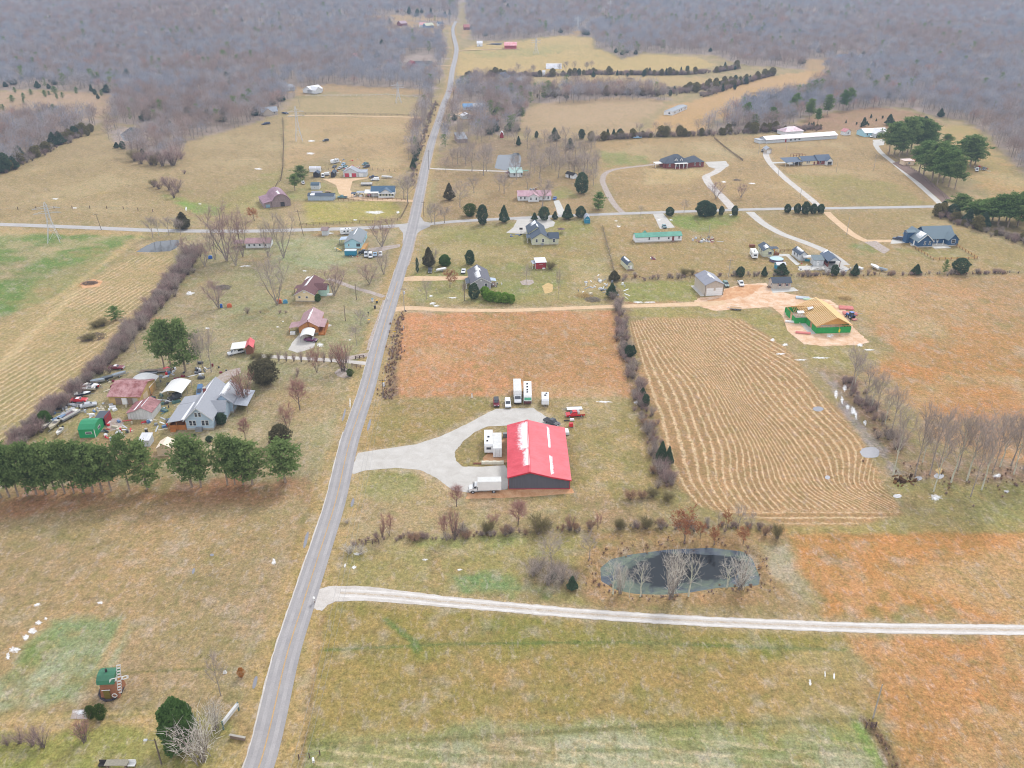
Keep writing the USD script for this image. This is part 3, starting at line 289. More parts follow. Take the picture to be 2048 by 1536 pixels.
def ground_piece(name,sel):
 q=quads[sel];u,inv=np.unique(q,return_inverse=True);q=inv.reshape(q.shape)
 o=struct(name,(gv[u],np.vstack([q[:,[0,1,2]],q[:,[0,2,3]]])),GM)
 pv=UsdGeom.PrimvarsAPI(o)
 pv.CreatePrimvar('cover',Sdf.ValueTypeNames.Color3fArray,'vertex').Set(Vt.Vec3fArray.FromNumpy(np.clip(col[u],0.004,.9).astype(np.float32)))
 pv.CreatePrimvar('rowphase',Sdf.ValueTypeNames.FloatArray,'vertex').Set(Vt.FloatArray.FromNumpy(phase[u].astype(np.float32)))
 pv.CreatePrimvar('rowamount',Sdf.ValueTypeNames.FloatArray,'vertex').Set(Vt.FloatArray.FromNumpy(ramp_amt[u].astype(np.float32)))
 return o
ground_piece('ground',region==0)
for n,(name,_)in enumerate(REGIONS):
 if(region==n+1).any():ground_piece(name,region==n+1)
# --- roads, drives, yards, water
def drape(v,lift):
 d=np.hypot(v[:,0],v[:,1]);z=hgt(v[:,0],v[:,1])
 return np.stack([v[:,0],v[:,1],z+lift+np.maximum(0,d-700)*.0012],1)
def strip(pts_px,width,lift,off=0.0,step=3.0,ragged=0.0,world=None,ncross=2,seed=0):
 c=smooth_line(W(pts_px),step)if world is None else world
 t=np.gradient(c,axis=0);t/=np.linalg.norm(t,axis=1,keepdims=True);nrm=np.stack([-t[:,1],t[:,0]],1)
 w=np.broadcast_to(np.asarray(width,float),len(c))if np.ndim(width)==0 else np.interp(np.linspace(0,1,len(c)),np.linspace(0,1,len(width)),width)
 r1=ragged*(fb(c[:,0]+seed,c[:,1],1.2,5,3)-.5)*2;r2=ragged*(fb(c[:,0]-50+seed,c[:,1],1.2,6,3)-.5)*2
 u=np.linspace(-.5,.5,ncross+1)
 v=np.concatenate([c+nrm*(off+u_*w+(r1 if k==0 else r2 if k==ncross else 0))[:,None]for k,u_ in enumerate(u)])
 n=len(c);f=np.vstack([np.stack([np.arange(n-1)+k*n,np.arange(1,n)+k*n,np.arange(1,n)+(k+1)*n,np.arange(n-1)+(k+1)*n],1)for k in range(ncross)])[:,::-1]
 return drape(v,lift),f
def ragged_poly(pts,amp,step=1.2,seed=0,px=True):
 w=W(pts)if px else np.asarray(pts,float);w=np.vstack([w,w[:1]])
 out=[]
 for a,b in zip(w[:-1],w[1:]):
  n=max(1,int(np.linalg.norm(b-a)/step));out.append(a+(b-a)*(np.arange(n)/n)[:,None])
 out=np.vstack(out);p=Polygon(out).buffer(-.6).buffer(1.2).buffer(-.6)if amp>.25 else Polygon(out)
 p=max(p.geoms,key=lambda g:g.area)if hasattr(p,'geoms')else p
 out=np.asarray(p.segmentize(step).exterior.coords)[:-1]
 c=out.mean(0);d=out-c;d/=np.linalg.norm(d,axis=1,keepdims=True)+1e-9
 return out+d*(amp*2*(fb(out[:,0],out[:,1],.9,7+seed,3)-.5))[:,None]
def sheet(pts,lift,amp=.5,seed=0,step=1.2,px=True):
 amp=min(amp,.1*math.sqrt(Polygon(W(pts)if px else pts).area))
 p=Polygon(ragged_poly(pts,amp,step,seed,px)).buffer(0)
 if hasattr(p,'geoms'):p=max(p.geoms,key=lambda g:g.area)
 v,f=trimesh.creation.triangulate_polygon(p,engine='earcut')
 e1,e2=v[f[:,1]]-v[f[:,0]],v[f[:,2]]-v[f[:,0]];fl=(e1[:,0]*e2[:,1]-e1[:,1]*e2[:,0])<0;f[fl]=f[fl][:,::-1]
 return drape(v,lift),f
def surf(name,rgb,rgb2,scale=.5,rough=.9,fine=.25,rgb3=None):
 """Ground surfaces (gravel, dirt, asphalt): blotches from noise at world scale plus fine grain."""
 nodes={'g':('geometry',{}),'n':('noise_texture',{'scale':scale,'detail':6,'roughness':.7,'distortion':.5}),'k':('map_range',{'from_min':.36,'from_max':.64,'clamp':True}),'m':('mix_color',{'a':alb(rgb),'b':alb(rgb2)}),'n2':('noise_texture',{'scale':3.5,'detail':4,'roughness':.75}),'k2':('map_range',{'from_min':.25,'from_max':.75,'to_min':1-fine,'to_max':1+fine}),'s':('mix_color',{'blend_type':'multiply','fac':1.0,'use_clamp':False}),'p':('principled_bsdf',{'roughness':rough,'specular_ior_level':.2})}
 mats[name]=usdkit.material(stage,'/World/Looks/'+name,nodes,[('g.position','n.vector'),('g.position','n2.vector'),('n.fac','k.value'),('k.result','m.fac'),('n2.fac','k2.value'),('m.result','s.a'),('k2.result','s.b'),('s.result','p.base_color')],surface='p.BSDF')
 return mats[name]
asph=surf('asphalt',(170,166,165),(158,155,156),.25,.9,.12);asph2=surf('old_asphalt',(190,187,185),(178,174,172),.25,.9,.12)
wheel=surf('wheel_track',(180,176,175),(168,164,164),.2,.9,.12)
white_gravel=surf('white_gravel',(216,210,204),(196,188,180),.35,.95,.16);grey_gravel=surf('grey_gravel',(208,204,198),(194,189,182),.3,.95,.14)
tan_gravel=surf('tan_gravel',(226,196,162),(212,178,140),.4,.95,.16);orange_dirt=surf('orange_dirt',(226,182,142),(200,146,102),.35,.95,.22);pale_dirt=surf('pale_dirt',(238,210,184),(212,168,130),.3,.95,.2)
concrete=surf('concrete',(214,212,206),(200,197,190),.6,.9,.08);snow=surf('snow',(250,250,252),(226,228,234),1.2,.8,.08);straw_m=surf('straw',(214,184,132),(196,166,112),.6,.95,.25)
lavender=surf('worn_verge',(190,180,176),(168,150,132),.8,.95,.3)
mulch=surf('mulch',(120,96,86),(150,128,118),1.2,.95,.3)
yellow_paint=surf('yellow_paint',(214,172,108),(178,156,128),1.5,.8,.2)
white_line=surf('edge_paint',(226,224,222),(190,184,178),1.5,.8,.2)
struct('main_road',strip(ROAD,5.1,.05,step=4,world=road_w,ncross=4),asph,'long straight grey country road with a faded yellow centre line','road')
for o_ in(-1.75,-.75,.75,1.75):pass
struct('wheel_track',strip(ROAD,.75,.06,off=1.35,world=road_w,step=4),wheel);struct('wheel_track',strip(ROAD,.75,.06,off=-1.35,world=road_w,step=4),wheel)
cut=road_w[(road_w[:,1]<330)];struct('centre_line',strip(None,.22,.075,world=cut),yellow_paint)
cut2=road_w[(road_w[:,1]>40)&(road_w[:,1]<205)];struct('roadside_gravel',strip(None,.32,.04,off=2.68,ragged=.26,world=smooth_line(cut2,1.5)),white_gravel)
cut3=road_w[(road_w[:,1]>=205)&(road_w[:,1]<345)];struct('roadside_gravel',strip(None,.2,.04,off=2.6,ragged=.2,world=smooth_line(cut3,1.5)),white_gravel)
struct('roadside_gravel',strip(None,.9,.035,off=2.7,ragged=.4,world=smooth_line(road_w[(road_w[:,1]>380)&(road_w[:,1]<1400)],3)),lavender);struct('roadside_gravel',strip(None,.9,.035,off=-2.7,ragged=.4,world=smooth_line(road_w[(road_w[:,1]>345)&(road_w[:,1]<1400)],3)),lavender)
LEFT_ROAD=[(-700,436),(0,449),(191,456),(287,460),(376,462),(478,462.5),(598,460),(700,457),(790,452),(826,449)]
RIGHT_ROAD=[(826,450),(858,448),(910,443),(971,439.5),(1044,436),(1142,431),(1239,427.5),(1371,423),(1444,420.5),(1542,418),(1700,416),(1875,413)]
struct('side_road',strip(LEFT_ROAD,5.4,.045,step=4),asph2,'pale grey side road running left from the crossroads','road')
struct('side_road',strip(RIGHT_ROAD,4.6,.045,step=4),asph2,'grey side road running right past the brick house','road')
struct('road_flare',sheet([(795,450),(800,459),(806,466),(806,480),(812,492),(826,492),(832,470),(840,462),(860,453),(862,446),(848,443),(842,434),(828,434),(818,446)],.047,0),asph2)
struct('gravel_road',strip([(622,1215),(660,1188),(720,1187),(800,1194),(900,1204),(1000,1213),(1200,1230),(1500,1247),(1800,1257),(2048,1260),(2500,1262)],[5.4,3.3,2.9,2.9,2.9,2.9,2.9,2.9],.03,ragged=.3,step=1.0,ncross=6),white_gravel,'white gravel farm road crossing below the ice rimmed pond','road')
CENTRE=[(680,1186),(760,1190),(900,1204),(1000,1213),(1200,1230),(1500,1247),(1800,1257),(2048,1260),(2500,1262)]
struct('gravel_crown',strip(CENTRE,.55,.036,ragged=.25,step=.7),surf('gravel_crown',(204,194,182),(188,172,152),.8,.95,.3))
for o_ in(.95,-.95):struct('gravel_rut',strip(CENTRE,.5,.035,off=o_,ragged=.08,step=1.0),surf('gravel_rut',(230,226,221),(214,208,202),.5,.95,.1)if o_>0 else mats['gravel_rut'])
struct('gravel_apron',sheet([(628,1228),(642,1180),(665,1173),(700,1178),(690,1196),(655,1210)],.034,.3),white_gravel)
struct('gravel_yard',sheet([(702,950),(706,930),(716,906),(760,899),(830,889),(880,873),(930,850),(975,826),(992,818),(1066,816),(1090,832),(1120,850),(1080,870),(1016,870),(1016,851),(975,853),(950,864),(925,884),(909,905),(912,922),(925,933),(960,934),(1010,930),(1016,940),(1016,979),(938,985),(904,980),(875,957),(840,940),(790,936),(730,941)],.03,.35),grey_gravel,'pale gravel drive and yard sweeping round to the red roofed barn','driveway')
struct('dirt_pad',sheet([(936,984),(1016,979),(1142,977),(1150,986),(1060,994),(930,998)],.02,.5),orange_dirt)
struct('dirt_pad',sheet([(966,915),(1016,868),(1016,924),(968,930)],.02,.3),orange_dirt)
struct('dirt_road',strip([(786,620),(815,616),(900,620),(1000,621),(1100,618),(1200,614),(1300,611),(1400,608),(1450,604)],[4.5,3.2,3.2,3.2,3.2,3.8,5],.03,ragged=.3,step=1.5,ncross=4),tan_gravel,'tan dirt lane running along the top of the orange field','road')
struct('dirt_yard',sheet([(1388,604),(1396,596),(1446,590),(1448,578),(1490,568),(1532,566),(1545,580),(1600,592),(1660,600),(1690,620),(1702,650),(1738,684),(1720,690),(1640,692),(1608,688),(1575,662),(1565,632),(1545,614),(1480,618),(1430,622),(1398,612)],.025,.8),pale_dirt,'pale orange dirt yard round the half built house','yard')
struct('dirt_bank',sheet([(1395,605),(1446,594),(1450,578),(1490,570),(1530,570),(1500,590),(1450,600)],.04,2.0),orange_dirt)
struct('concrete_slab',sheet([(1595,641),(1608,641),(1632,668),(1618,668)],.08,.03),concrete)
struct('concrete_pad',sheet([(1541,577),(1588,575),(1597,582),(1546,586)],.06,.1),concrete)
DR=[('gravel_drive',[(1066,436),(1098,436),(1110,445),(1108,452),(1060,468),(1012,466),(1026,455),(1034,441),(1018,437)],grey_gravel),('gravel_drive',[(1306,428),(1326,427),(1350,455),(1320,458)],grey_gravel),('dirt_drive',[(800,556),(826,552),(900,553),(938,552),(940,559),(860,562),(808,562)],tan_gravel),('concrete_drive',[(1107,402),(1118,400),(1132,428),(1116,430)],concrete),('farm_yard',[(645,358),(700,356),(745,355),(705,362),(700,380),(712,392),(780,398),(826,400),(826,404),(740,402),(700,398),(678,388),(672,370)],tan_gravel),('gravel_drive',[(736,497),(800,488),(800,494),(756,504),(738,503)],lavender),('gravel_patch',[(585,684),(600,668),(632,676),(628,695),(595,706),(576,700)],grey_gravel),('gravel_patch',[(432,756),(452,742),(480,735),(482,745),(455,760),(418,782),(405,785)],lavender),('concrete_drive',[(1786,476),(1806,474),(1812,486),(1780,488)],concrete),('gravel_patch',[(1728,484),(1752,482),(1780,500),(1768,508)],lavender),('gravel_patch',[(1640,505),(1668,520),(1700,538),(1690,545),(1650,545)],grey_gravel),('concrete_patio',[(1598,532),(1664,530),(1664,540),(1596,541)],concrete),('concrete_patio',[(1535,510),(1560,508),(1578,508),(1600,528),(1594,532),(1572,512),(1536,516)],concrete),('gravel_yard',[(1745,280),(1770,278),(1768,290),(1752,292)],grey_gravel),('gravel_yard',[(1410,324),(1452,322),(1458,332),(1440,340),(1418,334)],grey_gravel),('bare_patch',[(160,566),(188,558),(206,562),(198,573),(165,577)],orange_dirt),('stone_bed',[(1040,563),(1052,559),(1066,560),(1069,566),(1058,571),(1044,570)],lavender),('mulch_bed',[(668,746),(676,738),(690,736),(704,742),(704,752),(690,756),(676,753)],lavender),('stone_bed',[(210,850),(218,838),(240,836),(248,846),(240,858),(220,862)],lavender),('mulch_bed',[(202,1398),(200,1388),(206,1376),(240,1360),(247,1376),(240,1390),(222,1401)],mulch),('dirt_pile',[(1084,572),(1096,565),(1106,570),(1105,584),(1090,588)],straw_m),('snowy_slab',[(140,1438),(146,1420),(172,1418),(176,1438)],lavender),('bare_patch',[(1870,940),(1880,935),(1888,942),(1878,950)],straw_m),('yard_patch',[(1784,326),(1800,322),(1850,352),(1902,398),(1890,408),(1840,366)],mulch),]
for k,(nm,pts,m)in enumerate(DR):struct(nm,sheet(pts,.03+.004*(k%5),.3,seed=k),m)
STRIPS=[('dirt_lane',[(575,232),(640,231),(700,232),(760,233),(845,235)],3.4,tan_gravel),('gravel_drive',[(846,336),(900,339),(960,341),(1015,343)],3.0,white_gravel),('gravel_drive',[(1372,322),(1300,330),(1222,341),(1207,352),(1206,366),(1216,388),(1234,415),(1245,425)],3.4,lavender),('concrete_drive',[(1450,328),(1430,345),(1412,355),(1425,376),(1445,395),(1466,418)],5.0,white_gravel),('concrete_drive',[(1533,300),(1535,318),(1548,335),(1580,365),(1620,397),(1638,414)],4.0,white_gravel),('concrete_drive',[(1541,326),(1575,325),(1585,330)],4.0,concrete),('gravel_lane',[(1750,285),(1762,305),(1790,328),(1830,362),(1870,398),(1885,412)],3.4,grey_gravel),('gravel_lane',[(1500,424),(1520,442),(1560,466),(1610,485),(1650,502),(1690,530)],4.4,grey_gravel),('dirt_lane',[(1653,424),(1672,442),(1700,465),(1735,482),(1785,482)],4.0,tan_gravel),('gravel_lane',[(768,594),(735,583),(700,573),(672,562),(655,558)],2.6,lavender),('gravel_lane',[(734,727),(690,723),(640,719),(590,716),(520,712)],2.4,white_gravel),('gravel_lane',[(744,708),(720,712),(690,718)],3.0,lavender),('roadside_ditch',[(770,600),(757,640),(742,680),(738,700)],1.6,lavender),('dirt_lane',[(912,102),(960,100),(1000,99),(1040,99)],3.5,tan_gravel),('gravel_lane',[(905,161),(940,160),(1000,158)],3.5,lavender),('gravel_drive',[(873,236),(900,233),(920,225)],3.5,tan_gravel),('forest_lane',[(905,132),(860,132),(830,133)],3,tan_gravel),('forest_lane',[(900,95),(850,98),(780,98),(700,94)],3.5,tan_gravel)]
for k,(nm,pts,w,m)in enumerate(STRIPS):struct(nm,strip(pts,w,.03+.003*(k%6),ragged=.25,step=1.5,ncross=2,seed=k*9),m)
def edge_var(o,e):UsdGeom.PrimvarsAPI(o).CreatePrimvar('edge',Sdf.ValueTypeNames.FloatArray,'vertex').Set(Vt.FloatArray.FromNumpy(np.asarray(e,np.float32)))
def water(name,deep,rough=.06,bump_=.02):
 mats[name]=usdkit.material(stage,'/World/Looks/'+name,{'g':('geometry',{}),'n':('noise_texture',{'scale':.8,'detail':4}),'b':('bump',{'strength':.25,'distance':bump_}),'p':('principled_bsdf',{'base_color':deep,'roughness':rough,'ior':1.33,'specular_ior_level':.6})},[('g.position','n.vector'),('n.fac','b.height'),('b.normal','p.normal')],surface='p.BSDF');return mats[name]
wm=water('pond_water',(.016,.02,.024));wm2=water('pale_pond_water',(.05,.055,.06),.1)
for k,pts in POND_PX.items():
 c=W(pts);p=Polygon(c).buffer(1.4);v,f=trimesh.creation.triangulate_polygon(p,engine='earcut')
 z=float(hill(*c.mean(0)))-(.75 if k=='main' else.55)
 struct('pond',(np.column_stack([v,np.full(len(v),z)]),f[:,::-1]if np.cross(v[f[0,1]]-v[f[0,0]],v[f[0,2]]-v[f[0,0]])<0 else f),wm if k in('main',)else wm2,{'main':'large pond rimmed with grey green ice beside the white gravel road','left':'small grey pond beside the side road and the green field','wood':'pale pond among bare trees behind the green roofed house','north':'pond in the woods above the small red barn','grove':'pale pond hidden in the grove by the pasture','field':'narrow pond in the far yellow field'}[k],'pond')
zi=-.72
outer=Polygon(W(POND_PX['main'])).buffer(.9);hole=Polygon(ragged_poly([(1262,1140),(1266,1128),(1285,1117),(1330,1110),(1400,1106),(1440,1108),(1468,1118),(1480,1132),(1475,1141),(1440,1148),(1392,1152),(1350,1153),(1330,1162),(1300,1164),(1275,1158)],1.1,1.0))
ring=outer.difference(hole.buffer(0));ring=max(ring.geoms,key=lambda g:g.area)if hasattr(ring,'geoms')else ring
v,f=trimesh.creation.triangulate_polygon(ring,engine='earcut');e1,e2=v[f[:,1]]-v[f[:,0]],v[f[:,2]]-v[f[:,0]];fl=(e1[:,0]*e2[:,1]-e1[:,1]*e2[:,0])<0;f[fl]=f[fl][:,::-1]
ice=usdkit.material(stage,'/World/Looks/pond_ice',{'g':('geometry',{}),'n':('noise_texture',{'scale':.16,'detail':6,'roughness':.6,'distortion':.8}),'r':('rgb_ramp',{'ramp':[(.3,alb((70,76,92))),(.44,alb((96,104,114))),(.56,alb((116,128,112))),(.7,alb((82,90,94)))]}),'n2':('noise_texture',{'scale':1.6,'detail':4}),'k2':('map_range',{'to_min':.82,'to_max':1.15}),'s':('mix_color',{'blend_type':'multiply','fac':1.0}),'p':('principled_bsdf',{'roughness':.55,'specular_ior_level':.08}),'e':('attribute',{'attribute':'edge'}),'ad':('math',{'math_type':'add'}),'ke':('map_range',{'from_min':.55,'from_max':.8,'clamp':True}),'t':('transparent_bsdf',{'color':(1,1,1)}),'x':('mix_closure',{})},[('g.position','n.vector'),('g.position','n2.vector'),('n.fac','r.fac'),('n2.fac','k2.value'),('r.color','s.a'),('k2.result','s.b'),('s.result','p.base_color'),('e.fac','ad.value1'),('n.fac','ad.value2'),('ad.value','ke.value'),('ke.result','x.fac'),('t.BSDF','x.closure1'),('p.BSDF','x.closure2')],surface='x.closure')
hc=np.asarray(hole.exterior.coords);he=1-(np.min(np.linalg.norm(v[:,None]-hc[None],axis=2),1)<.05)
ice_o=tag(struct('pond_ice',(np.column_stack([v,np.full(len(v),zi)]),f),ice),'grey green sheet of thin ice rimming the big pond','ice');edge_var(UsdGeom.Mesh(ice_o),he*.55)
puddle=water('puddle_water',(.20,.20,.22),.2)
for k,(x,y,w,h)in enumerate([(1837,957,16,9),(1878,952,20,12),(1636,818,22,10),(1740,905,40,22),(612,1080,7,34),(1795,992,18,8),(688,830,4,26),(738,850,5,24),(705,1005,6,18),(510,1365,8,26),(1655,955,10,8),(424,1110,8,5),(387,1142,5,12)]):
 a=np.linspace(0,2*np.pi,14)[:-1];sk=-.25 if y>800 else 0
 struct('puddle',sheet(np.stack([x+w/2*np.cos(a)+sk*h/2*np.sin(a)*(w<h),y+h/2*np.sin(a)],1),.025,.5,seed=k,step=.7),puddle)
SNOW=[(1500,808,0,0),(1273,805,12,8),(1208,804,30,5),(1690,776,10,14),(1672,788,8,18),(1684,800,7,16),(1695,815,9,12),(1712,832,6,16),(1730,846,8,10),(1872,995,24,14),(1995,952,20,8),(2012,983,12,7),(1798,990,6,4),(850,1120,12,4),(690,1132,6,8),(708,1135,10,8),(78,1246,14,10),(66,1262,18,12),(52,1276,12,14),(30,1300,22,14),(16,1312,10,14),(92,1238,8,6),(548,1125,8,14),(160,1425,22,10),(1620,1366,6,14),(1650,1350,4,18),(1668,1352,4,16),(75,1210,14,8),(200,1206,12,6),(1318,440,8,3),(1237,453,10,4),(1232,442,8,2),(1300,605,30,3),(1276,605,18,4),(865,607,14,5),(873,612,14,4),(905,596,20,3),(862,592,8,5),(655,651,16,6),(640,690,16,8),(700,680,6,3),(415,657,10,4),(555,654,6,3),(566,643,4,2),(610,542,10,3),(380,587,16,8),(484,533,10,2),(494,532,18,3),(658,467,20,4),(693,486,5,12),(796,425,8,6),(710,440,8,3),(517,338,16,4),(623,282,16,4),(620,307,18,5),(1448,364,10,4),(1505,367,16,3),(1462,430,10,3),(1342,440,8,3),(750,425,40,7),(1560,708,18,4),(1640,716,36,4),(1600,720,26,3),(1720,690,12,8),(1660,672,16,8),(1570,690,12,6),(1545,680,10,6),(1092,132,0,0),(1448,870,0,0),(110,398,14,3),(150,416,10,3),(400,408,8,2),(372,418,4,10),(1738,700,22,4),(985,868,0,0),(920,1140,10,4),(1706,822,12,16),(700,806,3,20),(715,1108,18,6)]
soft_snow=usdkit.material(stage,'/World/Looks/thin_snow',{'e':('attribute',{'attribute':'edge'}),'g':('geometry',{}),'mp':('mapping',{'scale':(1.0,1.0,1.0)}),'n':('noise_texture',{'scale':1.3,'detail':6,'roughness':.75}),'a':('math',{'math_type':'add'}),'k':('map_range',{'from_min':.62,'from_max':.98,'clamp':True}),'p':('principled_bsdf',{'base_color':(.82,.83,.85),'roughness':.8}),'t':('transparent_bsdf',{'color':(1,1,1)}),'x':('mix_closure',{})},[('g.position','n.vector'),('e.fac','a.value1'),('n.fac','a.value2'),('a.value','k.value'),('k.result','x.fac'),('t.BSDF','x.closure1'),('p.BSDF','x.closure2')],surface='x.closure')
vs,fs,es,n0=[],[],[],0
for k,(x,y,w,h)in enumerate(SNOW):
 if not w:continue
 a=np.linspace(0,2*np.pi,19)[:-1];rr=.75+.5*rng.random(18);pl=W(np.stack([x+w*.62*rr*np.cos(a),y+h*.62*rr*np.sin(a)],1));mid=pl.mean(0);inner=mid+(pl-mid)*.55;z0=float(hill(*mid))+.05
 v=np.vstack([np.column_stack([pl,np.full(18,z0)]),np.column_stack([inner,np.full(18,z0+.05)]),[[*mid,z0+.07]]]);i_=np.arange(18);j_=(i_+1)%18
 fs.append(np.vstack([np.stack([i_,j_,j_+18],1),np.stack([i_,j_+18,i_+18],1),np.stack([i_+18,j_+18,np.full(18,36)],1)])+n0);vs.append(v);es.append(np.r_[np.zeros(18),np.full(18,.27),.36]);n0+=len(v)
edge_var(struct('snow_patches',(np.vstack(vs),np.vstack(fs)),soft_snow,'thin white patches of old snow lying about on the grass','snow','stuff'),np.concatenate(es))
# --- trees and shrubs
bark=M('bark',(168,156,146),.95,.35,2.0);bark_pale=M('pale_bark',(206,204,182),.95,.3,2.0);bark_dark=M('dark_bark',(128,114,106),.95,.3,2.0);bark_pine=M('pine_bark',(168,150,132),.95,.35,2.0)
twig_g=leaf('grey_twigs',(196,182,172),(164,148,140),.1);twig_m=leaf('mauve_twigs',(190,164,158),(160,132,128),.1);twig_r=leaf('reddish_twigs',(186,142,132),(168,124,116),.1);twig_w=leaf('silver_twigs',(232,224,212),(196,186,176),.1)
twig_f=leaf('forest_twigs',(202,194,194),(154,144,144),.15,.6);twig_f2=leaf('brown_forest_twigs',(190,168,158),(146,126,120),.15,.6);twig_f3=leaf('cool_forest_twigs',(184,186,196),(142,144,156),.15,.6)
needle=leaf('pine_needles',(140,160,98),(84,112,72),.28,.35);needle2=leaf('bright_pine_needles',(132,158,94),(84,114,72),.25,.35);cedar_m=leaf('cedar_foliage',(98,118,92),(72,88,74),.2,.4);cedar_b=leaf('bronze_cedar_foliage',(124,116,90),(88,94,76),.2,.4)
box_m=leaf('boxwood_foliage',(92,112,58),(66,86,48),.2,.3);arbor_m=leaf('arborvitae_foliage',(140,176,74),(98,140,64),.25,.3);rust_m=leaf('rust_leaves',(196,140,104),(172,122,96),.3,.4);straw_l=leaf('dry_weeds',(192,158,130),(160,132,112),.2,.5);magn_m=leaf('magnolia_leaves',(104,134,76),(72,100,62),.25,.3);orange_m=leaf('orange_bush_leaves',(200,136,70),(170,112,62),.3,.3)
def slivers(p0,d,L,w):
 """Thin pointed triangles, one for each twig."""
 p0,d=np.asarray(p0,float),np.asarray(d,float);n=len(p0)
 d=d/(np.linalg.norm(d,axis=1,keepdims=True)+1e-9);side=np.cross(d,rng.normal(size=(n,3)));side/=np.linalg.norm(side,axis=1,keepdims=True)+1e-9
 w=np.broadcast_to(w,n)[:,None]/2;L=np.broadcast_to(L,n)[:,None]
 v=np.stack([p0-side*w,p0+side*w,p0+d*L],1).reshape(-1,3)
 return v,np.arange(3*n).reshape(-1,3)
def flakes(c,size,flat=0.0):
 """Randomly turned small leaf faces at the points c."""
 n=len(c);a=rng.normal(size=(n,3));a[:,2]*=1-flat;a/=np.linalg.norm(a,axis=1,keepdims=True);b=np.cross(a,rng.normal(size=(n,3)));b[:,2]*=1-flat;b/=np.linalg.norm(b,axis=1,keepdims=True)+1e-9
 s=(size*(.6+.8*rng.random(n)))[:,None]
 v=np.stack([c-a*s*.5-b*s*.4,c+a*s*.5-b*s*.3,c+b*s*.6],1).reshape(-1,3)
 return v,np.arange(3*n).reshape(-1,3)
def bare(seed,trunk_h=.3,n_limb=8,spread=3.6,rise=.8,n_sub=6,n_twig=9,tw=.035,r0=.17,forks=1,low=False):
 """A leafless tree 10 m tall: (trunk with its limbs, crown of branches and twigs)."""
 g=np.random.default_rng(seed);tr,cr=MB(),MB();P0,D0,L0=[],[],[]
 for fk in range(forks):
  lean=(g.normal(size=2)*(.25 if forks>1 else.05));top=np.array([lean[0]*7,lean[1]*7,7.2]);pts=[np.array([0,0,-.1])]
  for k in range(1,7):
   t=k/6;pts.append(top*t**(1.0 if forks==1 else 1.15)+np.array([*g.normal(size=2)*.08*k/3,0]))
  for k in range(6):tr.tube(pts[k],pts[k+1],r0*(1-.15*k)*(.75 if forks>1 else 1),r0*(1-.15*(k+1))*(.75 if forks>1 else 1),5)
  pts=np.array(pts)
  nl=n_limb if forks==1 else max(3,n_limb//forks)
  for l in range(nl):
   z=trunk_h+(.95-trunk_h)*(l+.5*g.random())/nl;q=z*7.2/7.2*6;k=min(int(q),5);st=pts[k]+(pts[k+1]-pts[k])*(q-k)
   az=l*2.4+fk*2+g.random()*.8;L=spread*(1.15-.55*z)*(.8+.4*g.random());el=rise+.35*z
   d=np.array([math.cos(az)*math.cos(el),math.sin(az)*math.cos(el),math.sin(el)]);p=st;seg=[]
   for k2 in range(3):
    p2=p+d*L*1.25/3;tr.tube(p,p2,r0*.42*(1-.3*k2)*(1-.4*z),r0*.42*(1-.3*(k2+1))*(1-.4*z),3);seg.append((p,p2));p=p2
    d=d+np.array([g.normal()*.18,g.normal()*.18,.12+g.normal()*.08]);d/=np.linalg.norm(d)
   for m in range(n_sub):
    t=.25+.75*(m+g.random())/n_sub;k2=min(int(t*3),2);a,b=seg[k2];s0=a+(b-a)*(t*3-k2);dd=(b-a)/np.linalg.norm(b-a)+g.normal(size=3)*.55+np.array([0,0,.15]);dd/=np.linalg.norm(dd)
    L2=L*.5*(.7+.6*g.random());e=s0+dd*L2;cr.tube(s0,e,.035,.012,3)
    for w in range(n_twig):
     tt=.2+.8*g.random();P0 .append(s0+dd*L2*tt);D0 .append(dd+g.normal(size=3)*.6+np.array([0,0,.2]));L0 .append(.5+1.1*g.random())
 P0,D0,L0=np.array(P0),np.array(D0),np.array(L0)
 cr.add(*slivers(P0,D0,L0,tw));Dn=D0/np.linalg.norm(D0,axis=1,keepdims=True)
 for q in(.35,.6,.85):cr.add(*slivers(P0+Dn*(L0*q)[:,None],Dn+g.normal(size=D0 .shape)*.6,L0*.55,tw*.8))
 return tr,cr
def forest_bare(seed,n=230):
 g=np.random.default_rng(seed);tr,cr=MB(),MB()
 tr.tube((0,0,-.5),(g.normal()*.3,g.normal()*.3,8.0),.17,.06,3)
 for l in range(6):
  az=l*2.4+g.random();z=3.4+l*.7;L=3.2-l*.22;tr.tube((0,0,z),(math.cos(az)*L*.7,math.sin(az)*L*.7,z+L*.75),.07,.03,3)
 u=g.normal(size=(n,3));u/=np.linalg.norm(u,axis=1,keepdims=True);rad=g.random(n)**.45
 c=u*rad[:,None]*np.array([3.3,3.3,3.3])+[0,0,6.6];d=(c-[0,0,4.2]);d=d/np.linalg.norm(d,axis=1,keepdims=True)+g.normal(size=(n,3))*.5
 cr.add(*slivers(c,d,1.0+1.4*g.random(n),.11));return tr,cr
